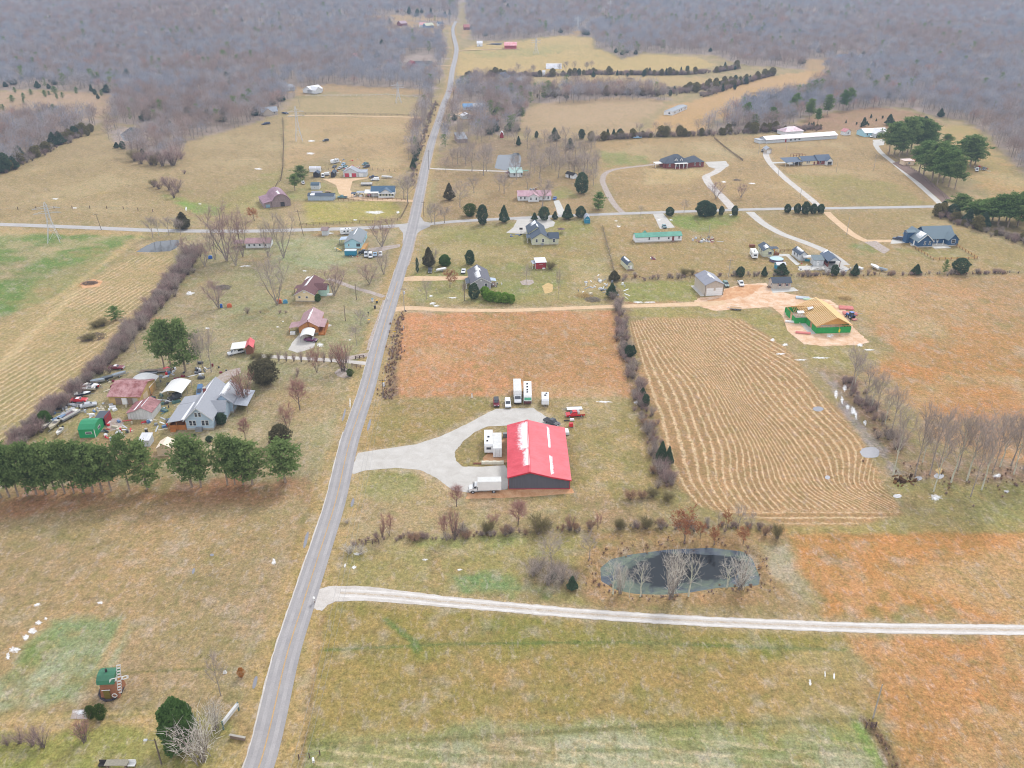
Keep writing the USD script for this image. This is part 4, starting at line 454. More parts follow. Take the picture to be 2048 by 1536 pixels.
def pine(seed,low=.42,R=2.5,dens=26,n=38):
 g=np.random.default_rng(seed);tr,cr,cs=MB(),MB(),[]
 pts=[np.array([g.normal()*.05*k,g.normal()*.05*k,k*9.6/6])for k in range(7)];pts[0][2]=-.1
 for k in range(6):tr.tube(pts[k],pts[k+1],.19*(1-.15*k),.19*(1-.15*(k+1)),6)
 for l in range(n):
  t=low+(1-low)*(l+g.random()*.8)/n;z=t*9.6;az=l*2.4+g.random()*.7;u=(t-low)/(1-low)
  L=R*(.35+.65*math.sin(min(1,u*1.6+.25)*math.pi/2))*(1-.75*max(0,u-.45)/.55)*(.4+.9*g.random());el=-.12+.65*u
  s0=np.array([0,0,z]);d=np.array([math.cos(az)*math.cos(el),math.sin(az)*math.cos(el),math.sin(el)]);tr.tube(s0,s0+d*L,.05,.015,3)
  for m in range(4):
   if g.random()<.16:continue
   c=s0+d*L*(.4+.2*m)+g.normal(size=3)*.22;q=g.normal(size=(dens,3))*np.array([.36,.36,.2]);cs.append(c+[0,0,.12]+q)
 cs.append(np.array([0,0,9.5])+g.normal(size=(dens*3,3))*[.4,.4,.45])
 cr.add(*flakes(np.vstack(cs),.36));return tr,cr
def cone_tree(seed,R=1.7,n=2600,size=.30,shape='cone',base=.06):
 """A dense evergreen 5 m tall."""
 g=np.random.default_rng(seed);tr,cr=MB(),MB();tr.tube((0,0,-.1),(0,0,3.5),.12,.03,5)
 t=g.random(n)**(1.25 if shape=='cone' else.9);az=g.random(n)*2*np.pi
 prof={'cone':lambda t:np.minimum(1,(t+.03)*6)*(1-t)**.75,'oval':lambda t:np.sqrt(np.clip(1-(2*t-.85)**2/1.35,0,1))*.95,'round':lambda t:np.sqrt(np.clip(1-(2*t-1)**2,0,1)),'column':lambda t:np.minimum(1,t*5+.3)*np.minimum(1,(1-t)*4)**.6}[shape](t)
 lump=.62+.72*meshkit.noise(np.stack([np.cos(az)*1.6+seed,np.sin(az)*1.6,t*5],-1),seed)
 r=R*prof*lump*(.62+.4*g.random(n)**.5 if shape!='round' else.25+.78*g.random(n)**.6)
 cr.add(*flakes(np.stack([r*np.cos(az),r*np.sin(az),5*(base+(1-base)*t)],-1),size));return tr,cr
def brush(seed,n=420,R=1.5,H=3.0,w=.035):
 g=np.random.default_rng(seed);st,cr=MB(),MB();az=g.random(24)*6.28;el=.9+.5*g.random(24);d=np.stack([np.cos(az)*np.cos(el),np.sin(az)*np.cos(el),np.sin(el)],-1)
 for k in range(24):st.tube(d[k]*0+[g.normal()*.2,g.normal()*.2,-.05],d[k]*H*.85,.035,.012,3)
 k=g.integers(0,24,n);p=d[k]*(H*(.25+.6*g.random(n)))[:,None]+g.normal(size=(n,3))*.12*R;cr.add(*slivers(p,d[k]+g.normal(size=(n,3))*.55,.45+.6*g.random(n),w));return st,cr
PROTO={}
def proto(kind,parts):
 path='/World/'+kind+'_kind';stage.CreateClassPrim(path)
 for nm,mesh,mat in parts:usdkit.mesh(stage,path+'/'+nm,mesh.out(),mat)
 z=np.vstack([m.out()[0]for _,m,_ in parts]);PROTO[kind]=(path,float(np.percentile(z[:,2],99.7)),float(np.percentile(np.hypot(z[:,0],z[:,1]),96)))
def both(kind,tc,mats_):proto(kind,[('trunk',tc[0],mats_[0]),('crown',tc[1],mats_[1])])
for k in range(4):both(f'bare_tree_{"abcd"[k]}',bare(20+k,.28+.05*k,9,3.4+.3*k,.75),(bark,twig_g))
for k in range(3):both(f'vase_tree_{"abc"[k]}',bare(40+k,.16,12,3.6,.95,forks=3,r0=.2),(bark,twig_m if k!=1 else twig_g))
for k in range(2):both(f'tall_tree_{"ab"[k]}',bare(50+k,.36,10,3.0,.72,n_twig=7,r0=.16),(bark_pale if k else bark,twig_g))
both('silver_tree_a',bare(60,.34,9,3.4,.75,n_twig=3,n_sub=5,tw=.03,r0=.2),(bark_pale,twig_w));both('silver_tree_b',bare(61,.32,8,3.2,.75,n_twig=3,n_sub=5,tw=.03,r0=.2),(bark_pale,twig_w))
both('red_tree_a',bare(70,.18,13,3.0,1.0,forks=3,n_twig=11,r0=.14),(bark_dark,twig_r));both('red_tree_b',bare(71,.25,12,3.0,.9,n_twig=12,r0=.14),(bark_dark,twig_r))
def oak(seed):
 tr,cr=bare(seed,.2,9,3.4,.7,n_twig=5);v=cr.out()[0];c=v[rng.integers(0,len(v),1500)]+rng.normal(size=(1500,3))*.15;cr.add(*flakes(c,.26));return tr,cr
both('oak_a',oak(80),(bark_dark,rust_m));both('oak_b',oak(81),(bark_dark,rust_m))
for k in range(5):both(f'pine_{"abcde"[k]}',pine(90+k,.2+.045*k,2.6+.14*k,20,36),(bark_pine,needle))
for k in range(4):both(f'loblolly_{"abcd"[k]}',pine(100+k,.30+.04*k,2.8,30,42),(bark_pine,needle2 if k%2 else needle))
for k in range(3):both(f'cedar_{"abc"[k]}',cone_tree(110+k,1.5+.15*k,2200,.3,('cone','oval','cone')[k]),(bark,cedar_m))
both('bronze_cedar',cone_tree(114,1.6),(bark,cedar_b));both('oval_cedar',cone_tree(115,1.7,shape='oval'),(bark,cedar_m));both('round_bush',cone_tree(116,2.4,2400,.3,'round',0.0),(bark,box_m));both('column_cedar',cone_tree(117,.55,1200,.24,'column'),(bark,cedar_m));both('olive_round',cone_tree(118,2.6,3200,.34,'round',.04),(bark,cedar_b));both('magnolia',cone_tree(119,2.1,3600,.34,'oval'),(bark,magn_m));both('arborvitae',cone_tree(120,1.6,2400,.26,'oval'),(bark,arbor_m));both('orange_bush',cone_tree(121,2.2,1500,.3,'round',0),(bark,orange_m));both('small_pine',pine(122,.12,2.6,22,26),(bark_pine,needle2))
both('mauve_shrub',brush(130),(bark_dark,twig_m));both('grey_shrub',brush(131),(bark,twig_g));both('red_shrub',brush(132),(bark_dark,twig_r));both('silver_shrub',brush(133,500,1.8,3.0),(bark,twig_w));both('straw_shrub',brush(134,500,1.4,2.4,.06),(bark_dark,straw_l));both('olive_shrub',brush(135,900,1.9,2.6,.05),(bark_dark,leaf('olive_scrub',(156,144,104),(130,122,92),.2,.4)))
ORD=['first','second','third','fourth','fifth','sixth','seventh','eighth','ninth','tenth','eleventh','twelfth','thirteenth','fourteenth','fifteenth','sixteenth','seventeenth','eighteenth','nineteenth','twentieth','twenty first','twenty second','twenty third','twenty fourth']
NAMES={'bare':'bare_tree','vase':'bare_tree','tall':'bare_tree','silver':'bare_tree','red':'bare_tree','oak':'oak_tree','pine':'pine_tree','loblolly':'pine_tree','cedar':'cedar_tree','bronze':'cedar_tree','oval':'cedar_tree','column':'cedar_tree','small':'pine_tree','magnolia':'magnolia_tree','arborvitae':'arborvitae','round':'evergreen_shrub','olive':'shrub','orange':'shrub','mauve':'shrub','grey':'shrub','straw':'shrub'}
CATS={'bare_tree':'tree','oak_tree':'oak','pine_tree':'pine tree','cedar_tree':'cedar','magnolia_tree':'tree','arborvitae':'shrub','evergreen_shrub':'shrub','shrub':'shrub'}
tree_n=0
def tree(kind,x,y,ytop,w=None,label=None,group=None):
 global tree_n
 kinds=[k for k in PROTO if k==kind or k.startswith(kind+'_')];k=kinds[tree_n%len(kinds)];tree_n+=1
 path,H0,R0=PROTO[k];w=w*1.3 if w and kind in('tall','silver')else w;b=P(x,y);h=height_to(b,ytop);s=h/H0
 sx=s if w is None else min(max((w/ppm(b)/2)/R0,s*.35),s*2.4)
 nm='shrub' if kind.endswith('shrub')else NAMES[kind.split('_')[0]]
 t=thing(nm,label,CATS[nm],(b[0],b[1],hgt(np.array([b[0]]),np.array([b[1]]))[0]),float(rng.random()*360),group,scale=(sx,sx,s))
 t.GetPrim().GetReferences().AddInternalReference(path);t.GetPrim().SetInstanceable(True);return t
def trees(kind,label,group,items,ordinal=True):
 items=sorted(items);n=len(items)
 for k,it in enumerate(items):
  lb=label if n==1 else(f'{label}, {ORD[k]} from left' if ordinal and n<=len(ORD)and len(label.split())<=13 else label)
  tree(kind,*it,label=lb,group=group if n>1 else None)
PINE_ROW=list(zip([-22,2,19,37,55,73,92,112,130,148,167,186,205,223,259,295,384,402,455,470,487,505,571],[998,996,994,993,992,989,989,988,987,986,985,985,984,983,981,979,974,974,970,969,969,969,965],[884,890,887,892,889,886,891,885,889,882,884,887,893,890,870,882,872,881,872,875,879,884,882],[62]*14+[66,70,76,60,60,60,60,62,78]))
trees('pine','tall pine in the dark row behind the old blue house','row of pines across the lawn',PINE_ROW)
trees('pine','tall pine of the pair above the junk yard','pair of pines above the junk yard',[(343,741,640,66),(371,743,638,66),(328,735,648,50)])
trees('loblolly','tall pine in the clump beside the far house drive','pines beside the far gravel lane',[(1777,308,247,40),(1788,309,243,38),(1804,307,236,42),(1813,311,234,40),(1821,303,233,44),(1841,304,238,46),(1855,306,244,40),(1798,314,252,36)])
trees('loblolly','bright green pine in the thick clump by the pink shed','pines round the pink shed',[(1838,345,284,44),(1847,350,281,46),(1863,362,286,50),(1874,369,284,48),(1885,366,290,50),(1897,374,300,46),(1909,378,312,40),(1880,352,290,44),(1929,330,272,46),(1939,334,270,50),(1950,328,276,44),(1892,296,268,24)])
trees('loblolly','green pine in the wood past the end of side road','pines at the right edge of the wood',[(1919,428,388,44),(1955,440,400,40),(1975,448,396,46),(1995,452,389,50),(2015,455,386,50),(2035,452,384,52),(2052,462,392,50),(2012,442,392,40),(1940,438,405,36),(1985,440,398,44),(2045,438,390,46)])
trees('cedar','low dark cedar at the end of the side road','low cedars at the edge of the pine wood',[(1885,425,402,28),(1903,434,408,26),(1935,447,418,26),(1965,456,424,26)])
trees('vase','tall bare maple with spreading crown beside the brown roofed house',None,[(555,610,504,78)])
trees('vase','bare tree with wide forking limbs beside the burn pile',None,[(438,617,557,54)])
trees('vase','very tall bare many stemmed tree behind the mauve roofed house',None,[(454,522,401,92)])
trees('vase','tall bare forked tree right of the mauve roofed house',None,[(567,516,418,64)])
trees('vase','bare tree in the neighbourhood lawn left of the road','bare trees on the left lawns',[(472,532,468,44),(410,533,478,40),(486,514,412,44),(536,514,440,48),(378,520,470,40),(430,520,440,40)])
trees('vase','bare yard tree in front of the grey roofed blue house','bare trees below the grey roofed house',[(739,568,523,48),(768,549,498,44),(764,494,432,60)])
trees('vase','broad bare tree in front of the yellow house',None,[(668,591,529,58)])
trees('bare','wispy grey tree on the lawn beside the road','wispy grey trees beside the road',[(722,650,620,36),(714,691,648,34)])
trees('red','reddish bare tree in the round stone bed by the road',None,[(687,742,678,52)])
trees('red','narrow reddish bare tree above the hedge lined lane',None,[(634,746,692,32)])
trees('red','reddish bare tree on the lawn right of the old house','bare trees right of the old blue house',[(600,820,755,48),(492,808,728,52),(577,861,806,40),(491,880,834,30)])
trees('bare','grey bare tree beside the pair of tall pines','bare trees beside the tall pines',[(398,741,658,36),(406,735,664,34),(423,744,650,38),(273,705,640,30)])
trees('oak','dark gnarled tree beside the mauve barn',None,[(509,442,413,30)])
trees('tall','thin bare tree on the bank of the small pond','thin trees on the small pond bank',[(306,476,429,26),(318,472,432,18),(338,470,430,22),(351,466,430,20),(361,470,436,20)])
trees('bronze_cedar','dark bushy cedar between the pond and the side road',None,[(367,457,424,32)])
trees('bare','bare tree at the end of the farm lane','bare trees at the farm lane end',[(815,405,344,62),(808,398,352,40)])
trees('bare','bare tree on the corner right of the crossroads','bare trees at the crossroads corner',[(870,449,404,40),(889,446,410,36),(863,446,402,28)])
trees('bare','grey bare tree on the brown lawn right of the road','bare trees on the lawn with the white house',[(920,415,358,44),(948,386,350,34),(944,343,297,46),(967,351,287,46),(973,343,290,34),(892,346,312,18),(1008,388,343,40),(998,383,345,34),(1055,378,340,30),(1033,359,309,38),(1080,357,301,52),(1116,356,309,44),(1187,371,333,30),(1166,355,304,56),(1148,350,308,44),(930,328,290,36),(915,328,292,34),(1100,330,292,40),(1130,320,284,36),(1062,322,292,30),(1150,322,280,34),(1175,335,298,36)])
trees('bare','large bare tree in front of the white house with red roof',None,[(1084,415,353,62)])
trees('vase','dark vase shaped bare tree beside the curving concrete drive','two vase shaped trees by the brick house drive',[(1432,397,361,40),(1482,396,366,30)])
trees('bare','small bare tree on the verge of the right side road','small trees on the right verge',[(1281,432,409,12),(1368,425,397,20)])
trees('bare','small bare tree along the fence behind the brick house','bare trees behind the brick house',[(1278,270,244,26),(1295,281,254,12),(1395,270,235,28),(1337,270,242,24),(1355,270,246,18),(1310,268,242,20)])
trees('bare','bare grey tree on the lawn of the grey gabled house','bare trees round the grey gabled house',[(853,599,557,34),(929,601,562,14),(1052,569,527,24),(1116,599,534,16),(868,532,494,26)])
trees('bronze_cedar','grey green cedar left of the black truck',None,[(858,533,494,26)])
trees('oak','orange brown weeping tree beside the white car',None,[(900,575,534,32)])
trees('red','small round headed reddish tree below the white box truck',None,[(913,1013,968,35)])
trees('red','bare tree in the scrub line below the barn yard','bare trees in the scrub below the barn',[(909,1078,1014,34),(779,1072,1027,32),(765,1074,1040,18),(888,1078,1030,24),(985,1056,1028,30),(1036,1050,1000,46),(1141,1061,1024,28),(1195,1058,1027,16)])
trees('silver','pale barked bare tree on the near bank of the icy pond','pale trees on the near pond bank',[(1226,1188,1112,40),(1259,1194,1140,16),(1281,1192,1112,40),(1342,1194,1091,44),(1377,1192,1091,48),(1240,1186,1120,24)])
trees('silver','silvery leaning tree over the right end of the icy pond','silvery trees at the pond right end',[(1480,1177,1104,46),(1454,1172,1110,48)])
trees('bare','bare tree in the brush heap left of the icy pond','bare trees left of the icy pond',[(1103,1134,1062,64),(1179,1117,1057,44)])
trees('oak','rusty leaved oak behind the icy pond','rusty oaks behind the icy pond',[(1369,1082,1014,62),(1450,1058,1020,22),(1428,1088,1046,26),(1486,1088,1050,32),(1400,1078,1040,26)])
trees('bare','dark bare tree at the corner of the striped field','bare trees behind the icy pond',[(1476,1058,1007,38),(1501,1055,1018,20),(1436,1052,1022,20)])
trees('tall','tall bare tree in the wet strip beside the striped field','bare trees along the wet strip',[(1702,780,690,42),(1709,772,700,30),(1730,810,724,40),(1754,822,738,30),(1782,866,765,36),(1770,848,770,26),(1742,818,750,24)])
trees('tall','tall mossy trunked bare tree in the grove on the right','mossy bare trees in the right grove',[(1786,951,798,44),(1830,951,798,44),(1859,950,803,50),(1867,983,824,40),(1902,965,803,54),(1933,962,805,54),(1941,993,845,40),(1963,980,824,48),(2022,931,820,54),(2027,949,838,40),(2000,934,812,44),(1985,945,820,40),(1915,940,820,40),(1878,935,826,36),(2046,940,815,48),(1845,925,830,34)])
trees('bare','tall thin bare tree beside the ditch near the magnolia',None,[(442,1391,1303,48)])
trees('silver_shrub','large grey fan shaped shrub in front of the magnolia',None,[(403,1520,1424,104)])
trees('silver_shrub','grey bare shrub between magnolia and white signboard',None,[(433,1458,1402,52)])
trees('magnolia','dense green magnolia behind the big grey shrub',None,[(364,1494,1402,72)])
trees('orange_bush','small bright orange bush beside the road ditch',None,[(483,1354,1336,15)])
trees('red_shrub','reddish bare shrub left of the leaning lamp post',None,[(169,1482,1442,46)])
trees('mauve_shrub','low mauve shrub in the bottom left corner lawn','low shrubs in the bottom left corner',[(40,1486,1458,40),(66,1490,1458,40),(86,1494,1452,46),(15,1490,1470,30)])
trees('round_bush','clipped round evergreen shrub below the windmill house','two round shrubs below the windmill house',[(183,1436,1413,20),(203,1437,1410,26)])
trees('olive_round','large dark olive round tree beside the hedge lined lane',None,[(531,767,720,58)])
trees('olive_round','dark evergreen behind the right end of the pine row',None,[(562,890,850,44)])
trees('oval_cedar','dark clipped shrub beside the old blue house','dark shrubs beside the old blue house',[(419,883,872,14),(444,848,826,20),(388,872,868,12)])
trees('magnolia','dark green shrub at the corner of the yellow house',None,[(636,602,588,13)])
trees('round_bush','round dark shrub in the stone bed by the road',None,[(700,752,738,15)])
trees('cedar','dark cedar on the verge beside the right side road','cedars along the side road right of the crossing',[(965,449,409,23),(1008,445,410,21),(1069,440,425,14),(1088,440,413,23),(1110,438,422,13),(1135,438,408,23),(1161,435,412,21)])
trees('round_bush','round dark pine bush on the brown lawn corner',None,[(940,432,407,29)])
trees('small_pine','spreading dark pine near the white gravel drive',None,[(1197,419,384,36)])
trees('cedar','large conical cedar right of the white house',None,[(1163,387,344,27)])
trees('bronze_cedar','brownish cedar beside the bare tree on the lawn',None,[(899,400,366,22)])
trees('cedar','dark cedar at the edge of the brown field','dark cedars at the brown field edge',[(1109,281,255,21),(1037,291,272,11),(1140,298,276,18),(1163,278,258,14),(1215,275,257,9),(1227,275,257,9),(1240,273,257,13),(1323,271,257,8),(1371,272,259,9),(1073,276,262,8)])
trees('column_cedar','narrow dark columnar cedar beside the main road',None,[(835,546,515,7)])
trees('magnolia','bushy evergreen between the black truck and the white car',None,[(890,531,509,23)])
trees('oval_cedar','oval dark cedar behind the grey gabled house',None,[(940,529,500,20)])
trees('cedar','dark conical cedar at the near corner of the grey house',None,[(948,598,566,23)])
trees('arborvitae','bright green arborvitae in the thick hedge by the grey house','bright green hedge by the grey house',[(970,592,573,20),(982,602,582,22),(996,604,584,22),(1010,605,585,22),(1022,606,588,18),(975,600,580,20)])
trees('olive_shrub','brown bush behind the red shed',None,[(1100,538,522,26)])
trees('oval_cedar','dark round cedar on the verge above the green roofed home','dark cedars above the green roofed home',[(1339,431,414,18),(1408,432,401,34),(1422,431,407,22),(1442,430,412,11),(1469,431,411,13)])
trees('oval_cedar','clipped dark cedar in the five beside the dirt lane','five cedars by the dirt lane',[(1574,425,408,14),(1594,426,407,15),(1610,428,403,18),(1626,427,407,14),(1641,426,408,15)])
trees('cedar','dark cedar on the fence line above the right field','cedars on the right field fence line',[(1480,553,533,18),(1528,552,533,13),(1563,549,526,28),(1668,551,529,17),(1709,551,527,17),(1832,548,528,20),(1919,546,516,34)])
trees('small_pine','small bright green pine on the field fence line',None,[(1889,546,519,13)])
trees('olive_shrub','olive bush left of the tan pole barn','bushes left of the tan pole barn',[(1369,550,535,24),(1385,549,538,14)])
trees('cedar','dark cedar in the hedge line right of the orange field','cedars in the hedge by the striped field',[(1223,594,565,22),(1258,714,690,18),(1266,708,690,14),(1285,796,775,18),(1291,812,788,16),(1322,926,882,24),(1336,930,892,20),(1252,700,684,12)])
trees('bronze_cedar','brown bush beside the grey junk pile',None,[(1228,560,541,24)])
trees('pine','dark pine in the farm yard left of the sheds','two dark pines in the farm yard',[(602,360,331,34),(590,381,348,30)])
trees('small_pine','green pine bush at the edge of the left stubble field',None,[(232,640,612,32)])
trees('olive_shrub','dark bush in the left stubble field','dark bushes by the left stubble field',[(205,652,636,34),(190,654,642,24),(180,680,668,34)])
trees('magnolia','green bush at the end of the left hedge',None,[(92,850,822,26)])
trees('mauve_shrub','mauve scrub clump in the left pasture','scrub clumps in the left pasture',[(282,328,298,34),(303,330,296,40),(325,332,296,36),(345,331,294,40),(362,318,300,26),(318,378,358,28),(340,380,350,34),(355,385,352,32),(348,396,372,22),(369,348,338,12),(330,368,350,22)])
trees('olive_shrub','olive green bush in the left pasture clump','olive bushes in the left pasture',[(270,322,298,30),(312,330,306,26),(308,374,356,18)])
trees('vase','pale rounded bare tree at the pasture clump',None,[(350,330,290,46)])
trees('cedar','dark cedar where the brush meets the left pasture','cedars where brush meets the left pasture',[(246,298,282,12),(234,296,284,12),(165,264,250,16),(150,272,252,16),(120,288,262,26),(108,292,264,22),(85,302,290,10),(40,318,290,26),(12,345,305,26),(28,338,312,24),(0,345,318,28),(190,188,176,8),(196,196,185,7),(183,182,166,8)])
trees('small_pine','young green pine in the far left clearing','young pines in the far left clearing',[(25,204,190,14),(47,196,183,10),(62,188,176,10),(90,192,178,12),(110,186,170,14),(114,196,184,8),(125,194,182,8),(153,186,172,10),(203,190,178,8),(30,184,172,8),(0,220,206,12),(8,222,208,8),(85,248,220,14),(108,228,208,16),(48,208,196,6),(98,188,180,8)])
for k,(n,a,b)in enumerate([(9,(604,723),(690,722))]):trees('mauve_shrub','brown shrub in the clipped row along the curved lane','row of shrubs along the curved lane',[(558+15*q,722+.4*q,698+(q%3)*2,14)for q in range(10)])
trees('olive_shrub','round shrub on the lawn above the curved lane','small shrubs on the lawn above the curved lane',[(520,718,706,24),(538,716,706,22),(508,716,706,18)])
trees('mauve_shrub','small bare shrub between the two left houses','small shrubs between the two left houses',[(495,627,612,16),(521,626,620,6),(560,627,618,10),(572,626,620,8),(596,748,734,12),(594,754,744,8)])
trees('olive_shrub','olive bush in the scrub line below the barn','olive bushes in the scrub line',[(1078,1062,1034,56),(1240,1058,1036,28),(1292,1056,1034,34),(975,1066,1040,30),(1554,1076,1046,30),(1335,1000,984,30),(1305,992,976,30)])
trees('straw_shrub','brown weedy bush in the scrub line below the barn','weedy bushes in the scrub line',[(1262,998,978,34),(1285,996,980,26),(830,1080,1066,30),(1150,1060,1044,20),(1320,1054,1036,24),(1530,1070,1050,20),(1180,1058,1040,24),(935,1076,1060,24),(1010,1068,1050,24)])
trees('silver_shrub','silvery brush at the road end of the scrub line','silvery brush at the road end',[(700,1106,1086,34),(722,1108,1092,30),(694,1046,1036,18)])
trees('grey_shrub','grey brush in the heap left of the icy pond','brush heap left of the icy pond',[(1065,1150,1116,44),(1095,1168,1130,50),(1125,1165,1128,46),(1080,1135,1110,40),(1145,1170,1140,34),(1112,1145,1118,36)])
trees('cedar','dark small cedar in the brush heap left of pond','cedars in the brush heap',[(1144,1178,1152,22),(1104,1156,1142,20)])
def scatter(poly_px,n,kind,label,group,h=(8,12),aspect=None,seed=1):
 g=np.random.default_rng(seed);poly=W(poly_px);lo,hi=poly.min(0),poly.max(0);it=[]
 while len(it)<n:
  q=lo+(hi-lo)*g.random(2)
  if sdp(q[0],q[1],poly)>0:continue
  b=np.array([q[0],q[1],float(hill(*q))]);H=h[0]+(h[1]-h[0])*g.random();x,y=pix(b);yt=pix(b+[0,0,H])[1]
  it.append((float(x),float(y),float(yt),None if aspect is None else H*aspect*ppm(b)))
 trees(kind,label,group,it)
scatter([(822,330),(834,280),(850,225),(862,205),(866,210),(856,232),(842,285),(832,335)],22,'bare','bare tree crowded along the left verge of the far road','roadside trees on the far road',(9,13),seed=2)
scatter([(822,345),(834,300),(838,300),(828,345)],5,'cedar','dark cedar on the left verge of the far road','dark cedars on the far road verge',(6,8),seed=3)
scatter([(905,265),(990,268),(1060,268),(1090,282),(1190,285),(1195,345),(1150,350),(1110,345),(1060,350),(1050,300),(980,300),(975,335),(905,330)],46,'bare','grey bare tree in the grove round the wood pond','grove round the wood pond',(10,15),seed=12)
scatter([(1130,350),(1190,345),(1195,375),(1140,370)],5,'bare','grey bare tree at the lower edge of the grove','lower edge of the grove',(9,13),seed=13)
scatter([(1085,152),(1280,148),(1480,132),(1480,140),(1280,154),(1090,157)],16,'cedar','dark cedar in the hedge between the far yellow fields','cedars between the far yellow fields',(4,8),seed=4)
scatter([(920,156),(1090,145),(1200,140),(1200,146),(1090,152),(925,160)],10,'tall','bare tree in the thin line below the far yellow field','thin trees below the far yellow field',(11,16),seed=5)
scatter([(1075,186),(1300,178),(1470,160),(1480,168),(1340,196),(1100,200)],14,'cedar','dark cedar in the brush below the far strip field','cedars in the brush below the strip field',(4,8),seed=6)
scatter([(1420,180),(1540,148),(1550,152),(1430,190)],8,'cedar','dark cedar along the upper edge of the long tan field','cedars along the long tan field',(4,8),seed=7)
scatter([(1520,216),(1660,170),(1700,165),(1660,185),(1540,222)],16,'cedar','dark cedar along the lower edge of the long tan field','cedars below the long tan field',(6,10),seed=8)
scatter([(1430,258),(1560,225),(1700,215),(1700,240),(1590,258),(1450,265)],10,'loblolly','dark pine in the brush behind the long low shed','pines in the brush behind the long shed',(12,18),seed=9)
scatter([(1800,250),(1700,258),(1600,258),(1620,246),(1790,232)],14,'cedar','tiny dark cedar in the reddish clearing','tiny cedars in the reddish clearing',(1.5,3.5),seed=10)
trees('cedar','dark cedar between the far house and the clearing','cedars behind the far grey house',[(1727,252,234,12),(1778,250,228,18),(1850,246,232,10)])
scatter([(770,28),(905,24),(905,34),(800,38)],8,'cedar','dark evergreen on the ridge at the end of the road','evergreens on the ridge at road end',(9,14),seed=11)
# --- brush along the hedges and the far forest: uncountable, so one instanced object each
def instancer(name,label,cat,protos,pts,rz,sc,idx):
 pi=UsdGeom.PointInstancer.Define(stage,'/World/'+numbered(name));path=str(pi.GetPath());rel=pi.CreatePrototypesRel()
 for k,parts in enumerate(protos):
  x=UsdGeom.Xform.Define(stage,f'{path}/kinds/kind_{k}')
  for nm,mesh,mat in parts:usdkit.mesh(stage,f'{path}/kinds/kind_{k}/{nm}',mesh.out(),mat)
  rel.AddTarget(x.GetPath())
 n=len(pts);pi.CreateProtoIndicesAttr(Vt.IntArray.FromNumpy(np.asarray(idx,np.int32)));pi.CreatePositionsAttr(Vt.Vec3fArray.FromNumpy(np.asarray(pts,np.float32)))
 q=np.zeros((n,4),np.float32);q[:,0]=np.cos(rz/2);q[:,3]=np.sin(rz/2)
 pi.CreateOrientationsAttr(Vt.QuathArray([Gf.Quath(float(a[0]),0,0,float(a[3]))for a in q]));pi.CreateScalesAttr(Vt.Vec3fArray.FromNumpy(np.asarray(sc,np.float32)))
 tag(pi,label,cat,None,'stuff');return pi
def thicket(name,label,path_px,width,density,kinds,h=(2.5,4.5),seed=0):
 g=np.random.default_rng(seed);c=smooth_line(W(path_px),1.0);w=np.interp(np.linspace(0,1,len(c)),np.linspace(0,1,len(np.atleast_1d(width))),np.atleast_1d(width))
 n=int(len(c)*density);k=g.integers(0,len(c),n);p=c[k]+g.normal(size=(n,2))*(w[k]/4)[:,None];s=(h[0]+(h[1]-h[0])*g.random(n)**1.5)/3
 instancer(name,label,'brush',kinds,np.column_stack([p,hgt(p[:,0],p[:,1])]),g.random(n)*6.28,np.stack([s*(.9+.4*g.random(n))]*2+[s],1),g.integers(0,len(kinds),n))
K=lambda seed,m,mb=bark_dark,**kw:[('stem',brush(seed,**kw)[0],mb),('twigs',brush(seed,**kw)[1],m)]
kb=[K(200,twig_m),K(201,twig_g),K(202,twig_m,n=520,R=1.8),K(203,twig_g,n=520,R=1.8)]
ko=[('foliage',cone_tree(204,1.7,1300,.4,'round',0)[1],leaf('hedge_olive',(150,140,96),(122,114,84),.2,.4))]
kw=[K(205,straw_l,n=260,R=1.2,H=1.6,w=.06),K(206,twig_m,n=260,R=1.2,H=1.6)]
thicket('hedgerow','thick bare hedgerow beside the left stubble field',[(392,500),(375,530),(340,575),(300,625),(255,680),(215,725),(190,752)],[7,7,6,5],2.4,kb,(2.2,5),1)
thicket('hedgerow','bare hedgerow along the boats of the junk yard',[(182,752),(150,785),(112,815),(86,838),(62,860),(36,895)],[4,6,6,6],2.2,kb,(2,5),2)
thicket('hedgerow','thin bare hedgerow between orange field and striped field',[(1235,600),(1240,640),(1250,700),(1275,780),(1295,850),(1320,930),(1345,985)],[3.5,4,5,5],1.3,kb+kw,(1.5,4),3)
thicket('weed_strip','dark weedy strip beside the road along the orange field',[(804,628),(792,680),(783,740),(772,800)],[3.5,5,5,4],3.5,kw,(.7,1.6),4)
thicket('scrub_line','weedy scrub line below the barn yard',[(700,1090),(780,1078),(900,1074),(1050,1064),(1200,1058),(1330,1055),(1540,1056)],[3,3,3,3],1.2,kb+kw,(.8,2.6),5)
thicket('fence_brush','bare brush along the fence above the right field',[(1240,560),(1330,556),(1450,552),(1600,551),(1750,550),(1900,548),(2100,546)],[5,4,3,3,3,3],.9,kb+kw,(1,2.8),6)
thicket('pond_bank_weeds','brown weeds round the bank of the icy pond',POND_PX['main']+[POND_PX['main'][0]],4.5,1.5,kw,(.3,1.2),7)
thicket('ditch_brush','brush under the bare trees in the wet strip',[(1690,760),(1725,805),(1765,850),(1800,895)],[4,6,6,5],1.8,kb+kw,(1,3),8)
thicket('grove_floor_brush','low brush on the floor of the right grove',[(1800,950),(1880,955),(1960,960),(2060,950)],[12,18,18,18],2.2,kw,(.6,1.4),9)
thicket('corner_weeds','weedy line running from the fence corner to the bottom',[(1735,1440),(1765,1478),(1795,1560)],2.2,2.5,kw,(.5,1.2),10)
thicket('wood_edge_brush','brush at the foot of the right pine wood',[(1885,432),(1930,450),(1990,468),(2060,490),(2150,520)],9,1.6,kb+[ko],(1.5,4.5),11)
